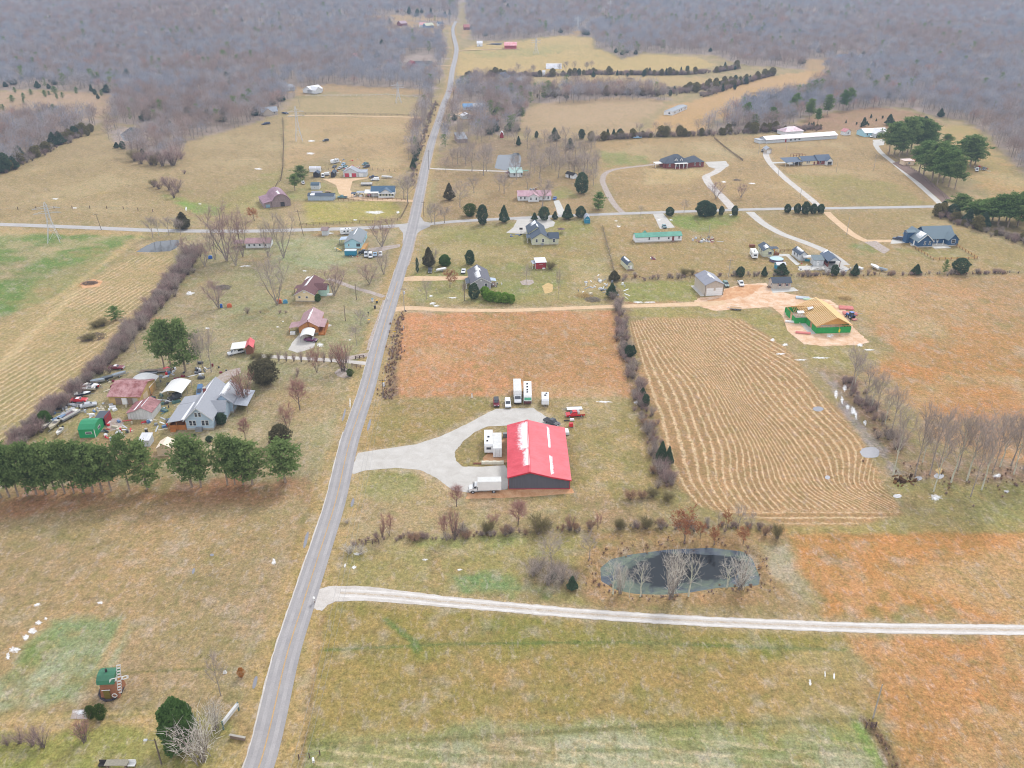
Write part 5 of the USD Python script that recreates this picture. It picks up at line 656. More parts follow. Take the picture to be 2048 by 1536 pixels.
thicket('pasture_fence_brush','brush along the edge of the long low shed field',[(1180,282),(1300,274),(1420,270),(1560,262),(1640,258)],[4,5,10,14,8],1.5,kb+[ko],(1.5,5),12)
thicket('road_bank_brush','brush on the banks of the far road',[(820,372),(832,330),(843,290),(858,240),(870,205)],5,.8,kb+kw,(1,3),13)
thicket('wood_edge_brush','brush along the edge of the left wood',[(0,345),(60,315),(110,292),(175,262)],12,1.6,kb+[ko],(2,5),14)
for k_,(pts,w_,lb)in enumerate([([(1088,154),(1200,149),(1330,150),(1475,137)],8,'hedge'),([(1080,193),(1180,186),(1300,187),(1400,178),(1475,164)],22,'wide brush belt'),([(925,158),(1060,152),(1086,153)],7,'low hedge'),([(1405,192),(1480,168),(1550,149)],9,'cedar hedge'),([(1480,222),(1560,198),(1655,168)],10,'lower hedge')]):thicket('far_hedge',f'bare {lb} between the far pale fields',pts,w_,1.5,kb*2+[ko],(2,6),30+k_)
fk=[[('trunk',t,bark),('crown',c,(twig_f,twig_f2,twig_f3)[k//2])]for k,(t,c)in enumerate(forest_bare(300+k)for k in range(6))]
fk+=[[('crown',pine(310,.3,2.4,9,16)[1],needle)],[('crown',cone_tree(311,3.0,700,.7,'cone')[1],cedar_m)],[('trunk',forest_bare(312)[0],bark_dark),('crown',forest_bare(313,200)[1],leaf('russet_crowns',(206,164,152),(180,142,132),.2,.5))]]
X,Y,step=[],[],8.2
y0=420.0
while y0<2350:
 stp=7.6 if y0<900 else 8.6 if y0<1500 else 10.0;xs=np.arange(-.66*y0-120,.66*y0+120,stp);X.append(xs+rng.normal(size=len(xs))*stp*.36);Y.append(y0+rng.normal(size=len(xs))*stp*.36);y0+=stp
X,Y=np.concatenate(X),np.concatenate(Y)
Z=hill(X,Y);px_,py_=pix(np.stack([X,Y,Z],1));inside=np.zeros(len(X),bool)
for p in FOREST:inside|=sdp(px_,py_,np.array(p,float))<0
for p in CLEAR:inside&=sdp(px_,py_,np.array(p,float))>0
for p in PONDS:inside&=sdp(X,Y,p[0])>5
inside&=pdist(X,Y,road_w[::3])>8
dens_=fb(X,Y,1/70.,61,3);inside&=rng.random(len(X))<.55+.9*dens_
X,Y,Z=X[inside],Y[inside],Z[inside];n=len(X);u=rng.random(n);ev=fb(X,Y,1/120.,71,3)
tone=fb(X,Y,1/150.,81,4)+.16*rng.normal(size=n);idx=np.where(tone<.44,2,np.where(tone>.58,4,0))+rng.integers(0,2,n);idx=np.where(u<.025+.22*sst(.56,.68,ev),6+(rng.random(n)<.55),idx);idx=np.where((u>.975),8,idx)
s=(.95+.75*rng.random(n))*(1+.12*sst(1200,2200,Y));s=np.where(Y<700,s*.92,s)
instancer('forest','grey bare forest covering the far hills','forest',fk,np.column_stack([X,Y,Z]),rng.random(n)*6.28,np.stack([s*(.85+.4*rng.random(n))]*2+[s],1),idx)
hz=MB().box(-5600,5600,-5600,5600,-8.0,175.0)
usdkit.material(stage,'/World/Looks/haze_air',{'v':('principled_volume',{'color':(0.56,0.74,1.0),'density':0.00011,'anisotropy':0.1})},[],volume='v.volume')
struct('haze',hz,UsdShade.Material.Get(stage,'/World/Looks/haze_air'),'thin bluish winter haze over the far hills','haze','stuff')
# --- buildings
glass=usdkit.material(stage,'/World/Looks/window_glass',{'p':('principled_bsdf',{'base_color':(.035,.04,.05),'roughness':.12,'specular_ior_level':.6})},[],surface='p.BSDF')
white=M('white_paint',(238,238,236),.5,.06);trim_red=M('red_trim',(196,44,60),.5,.1);dark_in=M('dark_inside',(58,54,54),.9,.2);wood=M('bare_wood',(224,172,106),.8,.2,3);wood_grey=M('weathered_wood',(150,128,112),.9,.25,3);wood_brown=M('brown_wood',(142,92,70),.8,.2,3);cedar_stain=M('orange_stained_wood',(196,124,62),.7,.18,3)
steel=M('grey_steel',(150,152,156),.45,.15,2);rub=M('tyre_rubber',(46,45,46),.85,.2);snow_r=snow
RIB=lambda along:(9.0,.25,.25)if along=='y' else(.25,9.0,.25)
def metal_roof(name,rgb,rgb2=None,scale=.35,along='y'):return M(name,rgb,.5,.16,scale,rgb2,streak=RIB(along),spec=.35)
red_roof=metal_roof('red_metal_roof',(228,84,98),(212,66,80),along='x');dark_wall=M('charcoal_siding',(92,92,100),.6,.05,1,streak=(7,7,.2));white_roof=metal_roof('white_metal_roof',(240,240,244),(224,224,230));grey_roof=M('grey_shingles',(172,175,183),.9,.12,2.5);blue_grey_roof=M('blue_grey_shingles',(104,118,138),.9,.12,2.5);dark_roof=M('dark_shingles',(92,100,112),.9,.14,2.5);silver_roof=metal_roof('silver_metal_roof',(178,184,194),(160,166,178));brown_roof=M('brown_shingles',(122,86,88),.9,.12,2.5);pink_roof=metal_roof('mauve_metal_roof',(182,146,150),(164,128,132));mauve_roof=metal_roof('rusty_mauve_roof',(158,122,136),(134,98,112));green_roof=metal_roof('green_metal_roof',(84,166,142),(70,148,126),along='x');rust_roof=M('rusty_tin_roof',(196,150,150),.6,.2,.5,(146,84,82),streak=(4.0,.3,.3));rust_roof2=M('rusty_tin_roof_dark',(176,120,122),.6,.2,.6,(132,76,78),streak=(.3,4.0,.3));navy_roof=M('grey_green_shingles',(130,148,158),.9,.1,2.5);slate_roof=M('slate_shingles',(84,96,112),.9,.12,2.5);pale_roof=metal_roof('pale_blue_roof',(190,206,226),(172,190,212))
sage=M('sage_siding',(204,206,178),.7,.06,1,streak=(.2,.2,6));tan_wall=M('tan_metal_wall',(196,184,170),.6,.06,1,streak=(6,6,.2));grey_wall=M('grey_siding',(176,174,178),.7,.06,1,streak=(.2,.2,6));blue_wall=M('pale_blue_siding',(186,208,226),.7,.06,1,streak=(.2,.2,6));aqua_wall=M('aqua_siding',(176,220,232),.7,.06,1,streak=(.2,.2,6));yellow_wall=M('cream_siding',(238,218,176),.7,.06,1,streak=(.2,.2,6));orange_wall=M('cedar_siding',(206,142,84),.75,.12,1,streak=(.2,.2,5));navy_wall=M('navy_siding',(52,88,124),.6,.08,1,streak=(.2,.2,6));white_wall=M('white_siding',(232,234,236),.6,.06,1,streak=(.2,.2,6));light_wall=M('light_grey_siding',(206,210,212),.7,.06,1,streak=(6,6,.2));brick_wall=M('red_brick_wall',(136,74,70),.9,.2,4);barn_red=M('barn_red_boards',(168,56,64),.8,.15,2,streak=(4,4,.2));grey_boards=M('old_grey_boards',(158,140,138),.95,.25,1.5,streak=(5,5,.2));green_wall=M('kelly_green_panel',(36,156,96),.5,.1);green_osb=M('green_sheathing_board',(46,158,76),.8,.16,1.0);teal_wall=M('teal_panel',(44,132,160),.5,.1);tan_panel=M('tan_panel',(224,200,168),.6,.08);stone_base=M('concrete_block',(186,180,170),.9,.1)
class Bld:
 """A building in its own frame: x runs along the front from A to B, y goes back, z is up."""
 def __init__(s,name,label,A,B,L=None,back=None,zb=None,hw=2.8,cat='house',group=None,z0=0.0,W_=None):
  a,b=P(*A),P(*B);s.W=W_ or float(np.linalg.norm((b-a)[:2]));s.rz=math.degrees(math.atan2(b[1]-a[1],b[0]-a[0]));s.a=a;s.hw=hw
  if L is None:
   q=P(back[0],back[1],zb if zb is not None else hw)-a;L=float(-math.sin(math.radians(s.rz))*q[0]+math.cos(math.radians(s.rz))*q[1])
  s.L=max(L,1.5);s.x=thing(name,label,cat,(a[0],a[1],a[2]+z0),s.rz,group)
 def p(s,name,mesh,mat,label=None,parent=None):return part(parent if parent is not None else s.x,name,mesh,mat,label)
 def box(s,name,x0,x1,y0,y1,z0,z1,mat,label=None,parent=None):return s.p(name,MB().box(x0,x1,y0,y1,z0,z1),mat,label,parent)
 def shell(s,prof,wall,roof,ridge='y',over=.35,t=.14,x0=0,x1=None,y0=0,y1=None,base=0.0,z0=0.0,snow_at=(),gable=None,roofname='roof'):
  """Walls under a profile [(u, z)...] and roof plates over it. ridge y: the profile is the front wall; ridge x: it is the side wall."""
  x1=s.W if x1 is None else x1;y1=s.L if y1 is None else y1
  prof=[(u,z+z0)for u,z in prof]
  poly=[(prof[0][0],z0)]+prof+[(prof[-1][0],z0)]
  if ridge=='y':w=MB().ext([(u+x0,z)for u,z in poly],y0,y1,'y')
  else:w=MB().ext([(u+y0,z)for u,z in poly],x0,x1,'x')
  wl=s.p('wall',w,wall)
  if base:s.box('foundation',x0-.04,x1+.04,y0-.04,y1+.04,-.3,base,stone_base)
  rf=None;n=len(prof)
  for k in range(n-1):
   (u0,z0_),(u1,z1_)=prof[k],prof[k+1];ln=math.hypot(u1-u0,z1_-z0_);du,dz=(u1-u0)/ln,(z1_-z0_)/ln
   if k==0:u0,z0_=u0-du*over,z0_-dz*over
   if k==n-2:u1,z1_=u1+du*over,z1_+dz*over
   e=over
   if ridge=='y':c=[(u0+x0,y0-e,z0_+t),(u1+x0,y0-e,z1_+t),(u1+x0,y1+e,z1_+t),(u0+x0,y1+e,z0_+t)]
   else:c=[(x0-e,u0+y0,z0_+t),(x1+e,u0+y0,z0_+t),(x1+e,u1+y0,z1_+t),(x0-e,u1+y0,z1_+t)]
   r_=s.p(roofname,MB().slab(*c,t-.01),roof)
   rf=rf or r_
   for(kk,f0,f1,g0,g1)in snow_at:
    if kk!=k:continue
    c_=np.array(c);o,ea,eb=(c_[0],c_[1]-c_[0],c_[3]-c_[0])if ridge=='y' else(c_[0],c_[3]-c_[0],c_[1]-c_[0])
    m=22;gg=np.linspace(g0,g1,m);hi,lo=(f1,f0)if(f1>.9)else(f0,f1);cols_=[hi,hi+(lo-hi)*.5,hi+(lo-hi)*1.25];end=np.minimum(1,np.minimum(gg-g0,g1-gg)/(abs(g1-g0)*.15+1e-6))
    v=np.vstack([o+np.outer(np.full(m,q),ea)+np.outer(gg,eb)+[0,0,.035]for q in cols_]);i_=np.arange(m-1)
    edge_var(s.p('snow_cover',MB().add(v,np.vstack([np.stack([i_,i_+1,i_+1+m,i_+m],1),np.stack([i_+m,i_+1+m,i_+1+2*m,i_+2*m],1)])),soft_snow),np.concatenate([.75*end,.42*end,0*end]))
  return wl
 def gable(s,wall,roof,hr,ridge='y',**kw):
  x0,x1,y0,y1=kw.get('x0',0),kw.get('x1',s.W),kw.get('y0',0),kw.get('y1',s.L);w=(x1-x0)if ridge=='y' else(y1-y0);hw=kw.pop('hw',s.hw)
  return s.shell([(0,hw),(w/2,hr),(w,hw)],wall,roof,ridge,**kw)
 def face(s,face,u0,u1,z0,z1,d0,d1,x0=0,x1=None,y0=0,y1=None):
  x1=s.W if x1 is None else x1;y1=s.L if y1 is None else y1
  if face=='front':return(x0+u0,x0+u1,y0-d1,y0-d0,z0,z1)
  if face=='back':return(x0+u0,x0+u1,y1+d0,y1+d1,z0,z1)
  if face=='left':return(x0-d1,x0-d0,y0+u0,y0+u1,z0,z1)
  return(x1+d0,x1+d1,y0+u0,y0+u1,z0,z1)
 def win(s,face,u,z,w=1.0,h=1.3,frame=None,pane=None,**kw):
  f=s.box('window',*s.face(face,u-w/2-.12,u+w/2+.12,z-.12,z+h+.12,-.02,.05,**kw),frame or white)
  s.box('pane',*s.face(face,u-w/2,u+w/2,z,z+h/2-.03,0,.08,**kw),pane or glass,parent=f);s.box('pane',*s.face(face,u-w/2,u+w/2,z+h/2+.03,z+h,0,.08,**kw),pane or glass,parent=f)
 def door(s,face,u,w=1.0,h=2.05,mat=None,z=0.0,name='door',**kw):
  d=s.box(name,*s.face(face,u-w/2,u+w/2,z,z+h,-.02,.06,**kw),mat or white)
  if w<1.6:s.box('handle',*s.face(face,u+w*.32,u+w*.4,z+h*.45,z+h*.52,.06,.1,**kw),steel,parent=d)
  else:
   for q in range(1,4):s.box('groove',*s.face(face,u-w/2+.05,u+w/2-.05,z+h*q/4-.015,z+h*q/4+.015,.05,.068,**kw),steel,parent=d)
 def posts(s,pts,h,r=.09,mat=None):
  for(x,y)in pts:s.box('post',x-r,x+r,y-r,y+r,0,h,mat or white)
 def canopy(s,x0,x1,y0,y1,z_front,z_back,mat,posts=True,name='porch_roof',pm=None,side='front'):
  """A lean-to roof; z_front at y0 and z_back at y1 (or left to right with side='x')."""
  if side=='x':s.p(name,MB().slab((x0,y0,z_front),(x1,y0,z_back),(x1,y1,z_back),(x0,y1,z_front),.1),mat)
  else:s.p(name,MB().slab((x0,y0,z_front),(x1,y0,z_front),(x1,y1,z_back),(x0,y1,z_back),.1),mat)
  if posts:
   lo=min(z_front,z_back);n=max(2,int((x1-x0)/2.6)+1)
   ys=(y0+.12,)if side!='x' else(y0+.12,y1-.12)
   for y in ys:
    for q in np.linspace(x0+.12,x1-.12,n):s.box('post',q-.07,q+.07,y-.07,y+.07,0,lo-.08,pm or white)
 def hip(s,wall,roof,hr,over=.45,x0=0,x1=None,y0=0,y1=None,hw=None,inset=None,base=0.0,nowall=False):
  x1=s.W if x1 is None else x1;y1=s.L if y1 is None else y1;hw=hw or s.hw
  if not nowall:s.box('wall',x0,x1,y0,y1,0,hw,wall)
  a,b,c,d=x0-over,x1+over,y0-over,y1+over;i=inset if inset is not None else min(b-a,d-c)/2;ym=(c+d)/2;zo=hw-.05
  if b-a>=d-c:r0,r1=(a+i,ym,hr),(b-i,ym,hr)
  else:xm=(a+b)/2;r0,r1=(xm,c+i,hr),(xm,d-i,hr)
  m=MB();c1,c2,c3,c4=(a,c,zo),(b,c,zo),(b,d,zo),(a,d,zo)
  if b-a>=d-c:m.quad(c1,c2,r1,r0);m.quad(c2,c3,r1);m.quad(c3,c4,r0,r1);m.quad(c4,c1,r0)
  else:m.quad(c1,c2,r0);m.quad(c2,c3,r1,r0);m.quad(c3,c4,r1);m.quad(c4,c1,r0,r1)
  m.add([c1,c2,c3,c4],[(0,3,2,1)]);return s.p('roof',m,roof)
 def chimney(s,x,y,z0,z1,mat=None,w=.35):
  c=s.box('chimney',x-w,x+w,y-w,y+w,z0,z1,mat or brick_wall);s.box('chimney_cap',x-w-.08,x+w+.08,y-w-.08,y+w+.08,z1,z1+.1,stone_base,parent=c)
# --- the red roofed barn
b=Bld('metal_barn','big red roofed metal barn with charcoal gable wall beside the gravel yard',(1017,978.5),(1139.5,978),back=(1014.8,851),zb=3.8,cat='barn')
Wd=b.W;pr_=[(0,3.75),(Wd*.345,5.35),(Wd*.69,3.85),(Wd,2.85)]
b.shell(pr_,dark_wall,red_roof,'y',.35,.12,snow_at=[(0,.5,1.0,.38,1.0),(0,.72,1.0,.1,.45),(2,0.0,.14,.5,.97),(2,0.0,.16,.02,.4)])
for k in range(3):
 (u0,z0),(u1,z1)=pr_[k],pr_[k+1];b.p('gable_trim',MB().slab((u0-(.35 if k==0 else 0),-.42,z0+.02),(u1+(.35 if k==2 else 0),-.42,z1+.02),(u1+(.35 if k==2 else 0),-.33,z1+.02),(u0-(.35 if k==0 else 0),-.33,z0+.02),.28),trim_red)
b.p('ridge_cap',MB().slab((Wd*.345-.25,-.36,5.48),(Wd*.345+.25,-.36,5.48),(Wd*.345+.25,b.L+.36,5.48),(Wd*.345-.25,b.L+.36,5.48),.08),red_roof)
for x_ in(-.03,Wd-.09):b.box('corner_trim',x_,x_+.12,-.06,.06,0,3.7 if x_<1 else 2.8,trim_red)
b.box('base_trim',0,Wd,-.05,0,0,.18,trim_red);b.door('left',3.2,3.6,3.2,white,name='roller_door');b.door('left',9.0,3.6,3.2,white,name='roller_door');b.door('left',13.0,1.0,2.1,white);b.win('right',7,1.1,1.2,.9);b.win('right',16,1.1,1.2,.9)
b.door('back',Wd*.5,4.0,3.2,white,name='roller_door')
# --- grey gabled house by the orange field lane
b=Bld('house','grey gabled house with charcoal roof beside the bright green hedge',(943,580),(982,578),back=(949,540),zb=2.9,hw=2.9)
b.gable(grey_wall,M('charcoal_shingles',(112,112,122),.9,.12,2.5),5.2,base=.3,snow_at=[(0,.55,1,.05,.6),(0,.7,1,.55,.95),(1,0,.25,.55,.75)]);b.canopy(-1.9,0,1.5,8,2.2,2.75,dark_roof,side='x');b.canopy(b.W,b.W+2.6,3,6.5,2.7,2.3,pale_roof,side='x');b.box('deck',b.W,b.W+2.6,2.5,7,0,.5,wood_grey);b.win('front',2.0,1.2);b.win('front',b.W-2,1.2);b.win('right',2,1.2);b.box('vent',b.W/2-.3,b.W/2+.3,-.06,0,3.6,4.1,white);b.win('right',b.L-2,1.2);b.win('left',10,1.2)
for e in(0,1):b.p('fascia',MB().slab((b.W*.5*e-(.38 if e==0 else 0),-.4,[2.78,5.22][e]),(b.W*.5*(e+1)+(.38 if e else 0),-.4,[5.22,2.78][e]),(b.W*.5*(e+1)+(.38 if e else 0),-.35,[5.22,2.78][e]),(b.W*.5*e-(.38 if e==0 else 0),-.35,[2.78,5.22][e]),.2),white)
# --- sage house with slate blue roof
b=Bld('house','pale sage house with slate blue roof below the side road',(1064,490),(1117,489),L=7.5,hw=3.0)
b.gable(sage,slate_roof,5.6,'y',x0=0,x1=8.2,y0=0,y1=9,base=.3);b.gable(sage,slate_roof,4.9,'x',x0=8.2,x1=b.W,y0=.3,y1=6.5,base=.3);b.gable(sage,slate_roof,6.0,'y',x0=-1.2,x1=7.4,y0=9,y1=21,base=.3,snow_at=[(0,.5,1,.5,.95),(1,0,.2,.1,.5)]);b.canopy(-2.2,0,3,9,2.5,2.9,slate_roof,side='x')
for u in(2.2,5.2,b.W-2.2):b.win('front',u,1.3,.9,1.5)
b.box('heat_pump',4.4,5.4,-1.1,-.2,0,.9,steel);b.win('right',3,1.3,y1=6.5,x1=b.W);b.win('left',2,1.3)
# --- green roofed mobile home
b=Bld('mobile_home','long white mobile home with bright green metal roof',(1271,486),(1363,482),L=5.0,hw=2.7,cat='mobile home')
b.gable(white_wall,green_roof,4.0,'x',over=.25,base=.5);b.gable(white_wall,green_roof,3.9,'y',x0=b.W*.22,x1=b.W*.22+2.4,y0=4.6,y1=6.4)
for u,h in((6.6,1.2),(11.3,1.2),(16.2,1.0),(b.W-1.4,1.2)):b.win('front',u,1.3,.7,h)
b.door('front',b.W-4.3,1.0,2.0,brick_wall,.5);b.box('step',b.W-5.2,b.W-3.4,-1.3,0,0,.45,wood_grey)
# --- tan pole barn
b=Bld('pole_barn','tall tan pole barn with two white garage doors and grey roof',(1409,592),(1445.5,590),back=(1389,550),zb=4.6,hw=4.6,cat='barn')
b.gable(tan_wall,M('grey_metal_roof',(152,154,166),.5,.1,.5,streak=RIB('x')),6.3,snow_at=[(1,0,.22,.15,.8),(0,.85,1,.3,.7)]);b.door('front',b.W*.27,2.9,3.2,white,name='garage_door');b.door('front',b.W*.76,2.9,3.2,white,name='garage_door');b.door('front',b.W*.515,.9,2.0,white);b.box('apron',-1.6,0,0,b.L,-.1,.06,concrete)
for x_ in(-.02,b.W-.1):b.box('corner_trim',x_,x_+.12,-.06,.06,0,4.6,dark_in)
# --- small tan cabin on its slab
b=Bld('cabin','small tan cabin with dark roof on a concrete pad',(1544,578),(1581,577),L=4.6,hw=2.6,cat='cabin')
b.gable(tan_wall,dark_roof,4.2,'x',over=.3);b.win('front',b.W*.4,1.2,.9,1.0);b.win('front',b.W*.78,1.2,.9,1.0)
for u in(b.W*.4,b.W*.78):
 for q in(-.75,.75):b.box('shutter',*b.face('front',u+q-.17,u+q+.17,1.1,2.3,0,.05),brick_wall)
b.box('step',-1.2,0,1,2.6,0,.4,wood_grey);b.win('left',1.2,1.2,.8,1.0)
# --- the house under construction
b=Bld('half_built_house','half built house with green sheathing and bare timber rafters',(1632,667),(1700,665),L=14.0,hw=2.75,cat='house')
b.rz_=b.rz;Wc=b.W
wall_h=2.3
def wallrun(x0,y0,x1,y1,name='wall'):
 dx,dy=x1-x0,y1-y0;n=max(1,round(math.hypot(dx,dy)/2.4));nrm=np.array([dy,-dx])/math.hypot(dx,dy)*.12
 for k in range(n):
  q0=np.array([x0+dx*k/n,y0+dy*k/n]);q1=np.array([x0+dx*(k+1)/n,y0+dy*(k+1)/n])-np.array([dx,dy])/math.hypot(dx,dy)*.02
  b.p('sheathing_panel',MB().ext([tuple(q0),tuple(q1),tuple(q1+nrm),tuple(q0+nrm)],0,wall_h,'z'),green_osb)
e1=1.0
wallrun(0,0,Wc,0);wallrun(Wc,0,Wc,20)
wallrun(0,9.5,0,6.0);wallrun(0,4.0,0,0);wallrun(-4.2,9.5,0,9.5);wallrun(-4.2,18.5,-4.2,14.5);wallrun(-4.2,12.5,-4.2,9.5);wallrun(Wc,20,-4.2,20)
for k in range(int(Wc/.6)):b.box('stud',k*.6+.1,k*.6+.2,.02,.12,wall_h,2.75,wood)
for y in np.arange(4.2,6.0,.45):b.box('stud',.02,.12,y,y+.09,0,2.6,wood)
for y in np.arange(12.6,14.5,.45):b.box('stud',-4.18,-4.08,y,y+.09,0,2.6,wood)
b.box('top_plate',0,Wc,0,.12,2.75,2.85,wood);b.box('top_plate',-.06,.06,0,9.5,2.75,2.85,wood);b.box('top_plate',Wc-.06,Wc+.06,0,20,2.75,2.85,wood);b.box('top_plate',-4.26,-4.14,9.5,18.5,2.75,2.85,wood)
xr,zr=Wc*.55,6.0
def beam(p0,p1,w=.06,h=.22,name='rafter',mat=None):
 p0,p1=np.array(p0,float),np.array(p1,float);d=p1-p0;sd=np.cross(d,[0,0,1.0]);sd/=np.linalg.norm(sd)+1e-9;sd*=w/2;b.p(name,MB().slab(p0-sd,p0+sd,p1+sd,p1-sd,h),mat or wood)
for y in np.arange(-.3,20.1,.62):
 beam((-.5,y,2.75),(xr,y,zr));beam((Wc+.5,y,2.75),(xr,y,zr))
lath=M('roof_deck_boards',(246,204,142),.85,.12,2)
for q in np.linspace(.03,.98,17):
 b.p('purlin',MB().slab((-.5+(xr+.5)*q-.13,-.35,2.84+(zr-2.75)*q),(-.5+(xr+.5)*q+.13,-.35,2.9+(zr-2.75)*q),(-.5+(xr+.5)*q+.13,20.2,2.9+(zr-2.75)*q),(-.5+(xr+.5)*q-.13,20.2,2.84+(zr-2.75)*q),.05),lath)
 b.p('purlin',MB().slab((Wc+.5-(Wc+.5-xr)*q-.13,-.35,2.9+(zr-2.75)*q),(Wc+.5-(Wc+.5-xr)*q+.13,-.35,2.84+(zr-2.75)*q),(Wc+.5-(Wc+.5-xr)*q+.13,20.2,2.84+(zr-2.75)*q),(Wc+.5-(Wc+.5-xr)*q-.13,20.2,2.9+(zr-2.75)*q),.05),lath)
b.p('ridge_board',MB().box(xr-.05,xr+.05,-.4,20.2,zr-.2,zr+.06),wood)
osb=M('gable_osb',(236,178,100),.85,.2,2);b.p('gable_sheathing',MB().ext([(1.0,2.9),(xr,5.5),(Wc-.8,2.9)],.9,.98,'y'),osb)
for x in np.arange(-4.2,1.0,.62):beam((x,9.2,2.75),(x,14.2,5.0),.06,.2);beam((x,19.2,2.75),(x,14.2,5.0),.06,.2)
b.p('ridge_board',MB().box(-4.6,xr*.75,14.15,14.25,4.9,5.06),wood);b.p('roof_wrap',MB().slab((1.4,12.4,4.1),(3.0,11.8,5.05),(3.4,13.4,5.1),(1.8,14.6,4.25),.03),white);b.p('roof_wrap',MB().slab((-3.2,10.6,3.62),(-.6,10.6,3.62),(-.6,11.8,4.16),(-3.2,11.8,4.16),.03),white)
beam((Wc*.62,-2.4,.0),(Wc*.62,.5,4.6),.09,.1,'brace');b.p('strap_wrap',MB().box(Wc*.6,Wc*.64,-1.5,-1.2,.9,1.9),M('yellow_strap',(232,222,60),.6));b.box('floor_slab',-4.2,Wc,9.5,20,-.05,.1,concrete);b.box('floor_slab',0,Wc,0,9.5,-.05,.1,concrete)
for y in np.arange(10,19.6,1.3):b.box('inner_stud',Wc*.4,Wc*.4+.1,y,y+.1,.1,2.75,wood)
# --- navy house
b=Bld('house','large navy blue house with grey green roof and wooden yard fence',(1834,495),(1863,494),L=12,hw=3.0)
w1=b.W;b.gable(navy_wall,navy_roof,6.2,'y',x0=0,x1=w1,y0=0,y1=13,base=.5,snow_at=[(0,.35,1,.05,.45)],over=.5);b.gable(navy_wall,navy_roof,7.2,'x',x0=w1-1,x1=w1+13,y0=3.5,y1=15,base=.5,over=.5);b.gable(navy_wall,navy_roof,5.6,'y',x0=w1+8.2,x1=w1+13.2,y0=.6,y1=5,base=.5,over=.5)
b.gable(navy_wall,navy_roof,5.9,'x',x0=-1.8,x1=2.2,y0=7.0,y1=10.0,hw=5.2,over=.3);b.win('left',1.5,5.0,.9,.8,x0=-1.8,y0=7)
for u in(w1*.48,w1*.82):b.win('front',u,1.2,.6,1.5)
b.win('front',2.5,1.4,1.8,1.6,x0=w1+8.2,y0=.6);b.box('patio',w1+.1,w1+8.2,-2.6,3.4,-.1,.16,concrete);b.box('porch_wall',w1+.1,w1+8.0,.4,.6,.16,.8,stone_base)
for u in(2.4,4.6):b.win('front',u,1.3,.9,1.3,x0=w1,y0=3.5)
b.door('left',9.5,4.6,2.6,white,name='garage_door');b.door('left',3.2,1.0,2.1,white,.3);b.box('step',-1.1,-.05,2.2,4.2,0,.4,concrete)
for(u0,z0,u1,z1)in((-.5,2.7,w1/2,6.3),(w1/2,6.3,w1+.5,2.7)):b.p('fascia',MB().slab((u0,-.62,z0),(u1,-.62,z1),(u1,-.5,z1),(u0,-.5,z0),.32),white)
b.posts([(w1+2.6,.5),(w1+5.6,.5)],2.9)
# --- white house with red roof
b=Bld('house','long white ranch house with faded red roof behind a tall bare tree',(1036,402),(1102,401),L=8.5,hw=2.8)
b.gable(white_wall,metal_roof('faded_red_roof',(204,166,176),(190,144,156)),4.8,'x',base=.35);b.gable(white_wall,metal_roof('faded_red_roof',()),4.4,'y',x0=b.W*.3,x1=b.W*.3+6,y0=-2,y1=3)
for u in(1.6,3.8,b.W-1.6,b.W-4.2,b.W-7):b.win('front',u,1.0,.8,1.3)
b.win('front',1.5,1.0,.7,1.3,x0=b.W*.3,y0=-2);b.win('front',4.5,1.0,.7,1.3,x0=b.W*.3,y0=-2);b.door('front',b.W*.58,1.0,2.0,brick_wall)
for dx in(.37,.46):b.shell([(0,4.7),(.7,5.5),(1.4,4.7)],dark_in,grey_roof,'y',.15,x0=b.W*dx,y0=4.6,y1=7,roofname='dormer_roof')
b.chimney(b.W*.56,5,4.2,5.9)
# --- house with green roof among the trees
b=Bld('house','small grey house with pale green roof hidden among bare trees',(1021,355),(1045,354),L=9,hw=2.8)
b.gable(light_wall,metal_roof('pale_green_roof',(168,206,198),(196,216,212)),5.0,'x',base=.3);b.win('front',2.4,1.1);b.win('front',7.0,1.1);b.door('front',4.8);b.canopy(-2.5,0,1,6,2.2,2.6,brown_roof,side='x');b.canopy(b.W,b.W+5,5,7.5,2.5,2.5,green_roof)
b=Bld('shed','small white shed with black roof on the lawn by the trees',(1131,354),(1146,358),L=3.5,hw=2.2,cat='shed');b.gable(white_wall,dark_in,3.3,'x');b.door('front',b.W*.5,1.2,1.9,dark_in)
b=Bld('shed','teal blue barn shaped shed with white roof beside the side road',(1169,447),(1180,447),L=6,hw=2.4,cat='shed');b.shell([(0,2.2),(b.W*.18,3.2),(b.W/2,3.8),(b.W*.82,3.2),(b.W,2.2)],teal_wall,silver_roof,'y',.15,.08);b.door('front',b.W/2,1.5,2.0,teal_wall);b.box('trim',b.W/2-.9,b.W/2+.9,-.05,-.02,2.05,2.15,white)
b=Bld('shed','red shed with white metal roof on the back lawn',(1072,538),(1092,537),L=4.5,hw=2.7,cat='shed');b.shell([(0,2.9),(b.L,3.5)],barn_red,white_roof,'x',.3,.08);b.door('front',b.W*.5,1.4,2.0,barn_red);b.box('door_trim',b.W*.5-.8,b.W*.5+.8,-.04,-.01,2.02,2.12,white);b.canopy(-1.6,0,0,4.5,2.4,2.6,silver_roof,side='x');b.box('planter',b.W*.62,b.W*.9,-.6,-.2,0,.5,white)
b=Bld('shed','long narrow barn shaped shed with snow streaked dark roof',(1254,540),(1266.5,539),back=(1247,518),zb=2.2,hw=2.2,cat='shed');b.shell([(0,2.2),(b.W*.2,3.1),(b.W/2,3.6),(b.W*.8,3.1),(b.W,2.2)],sage,slate_roof,'y',.15,.08,snow_at=[(1,.1,1,.1,.95)]);b.door('front',b.W*.6,1.0,1.9,white);b.win('front',b.W*.25,1.1,.5,.7);b.box('deck',0,b.W,-1.4,0,0,.3,wood_grey)
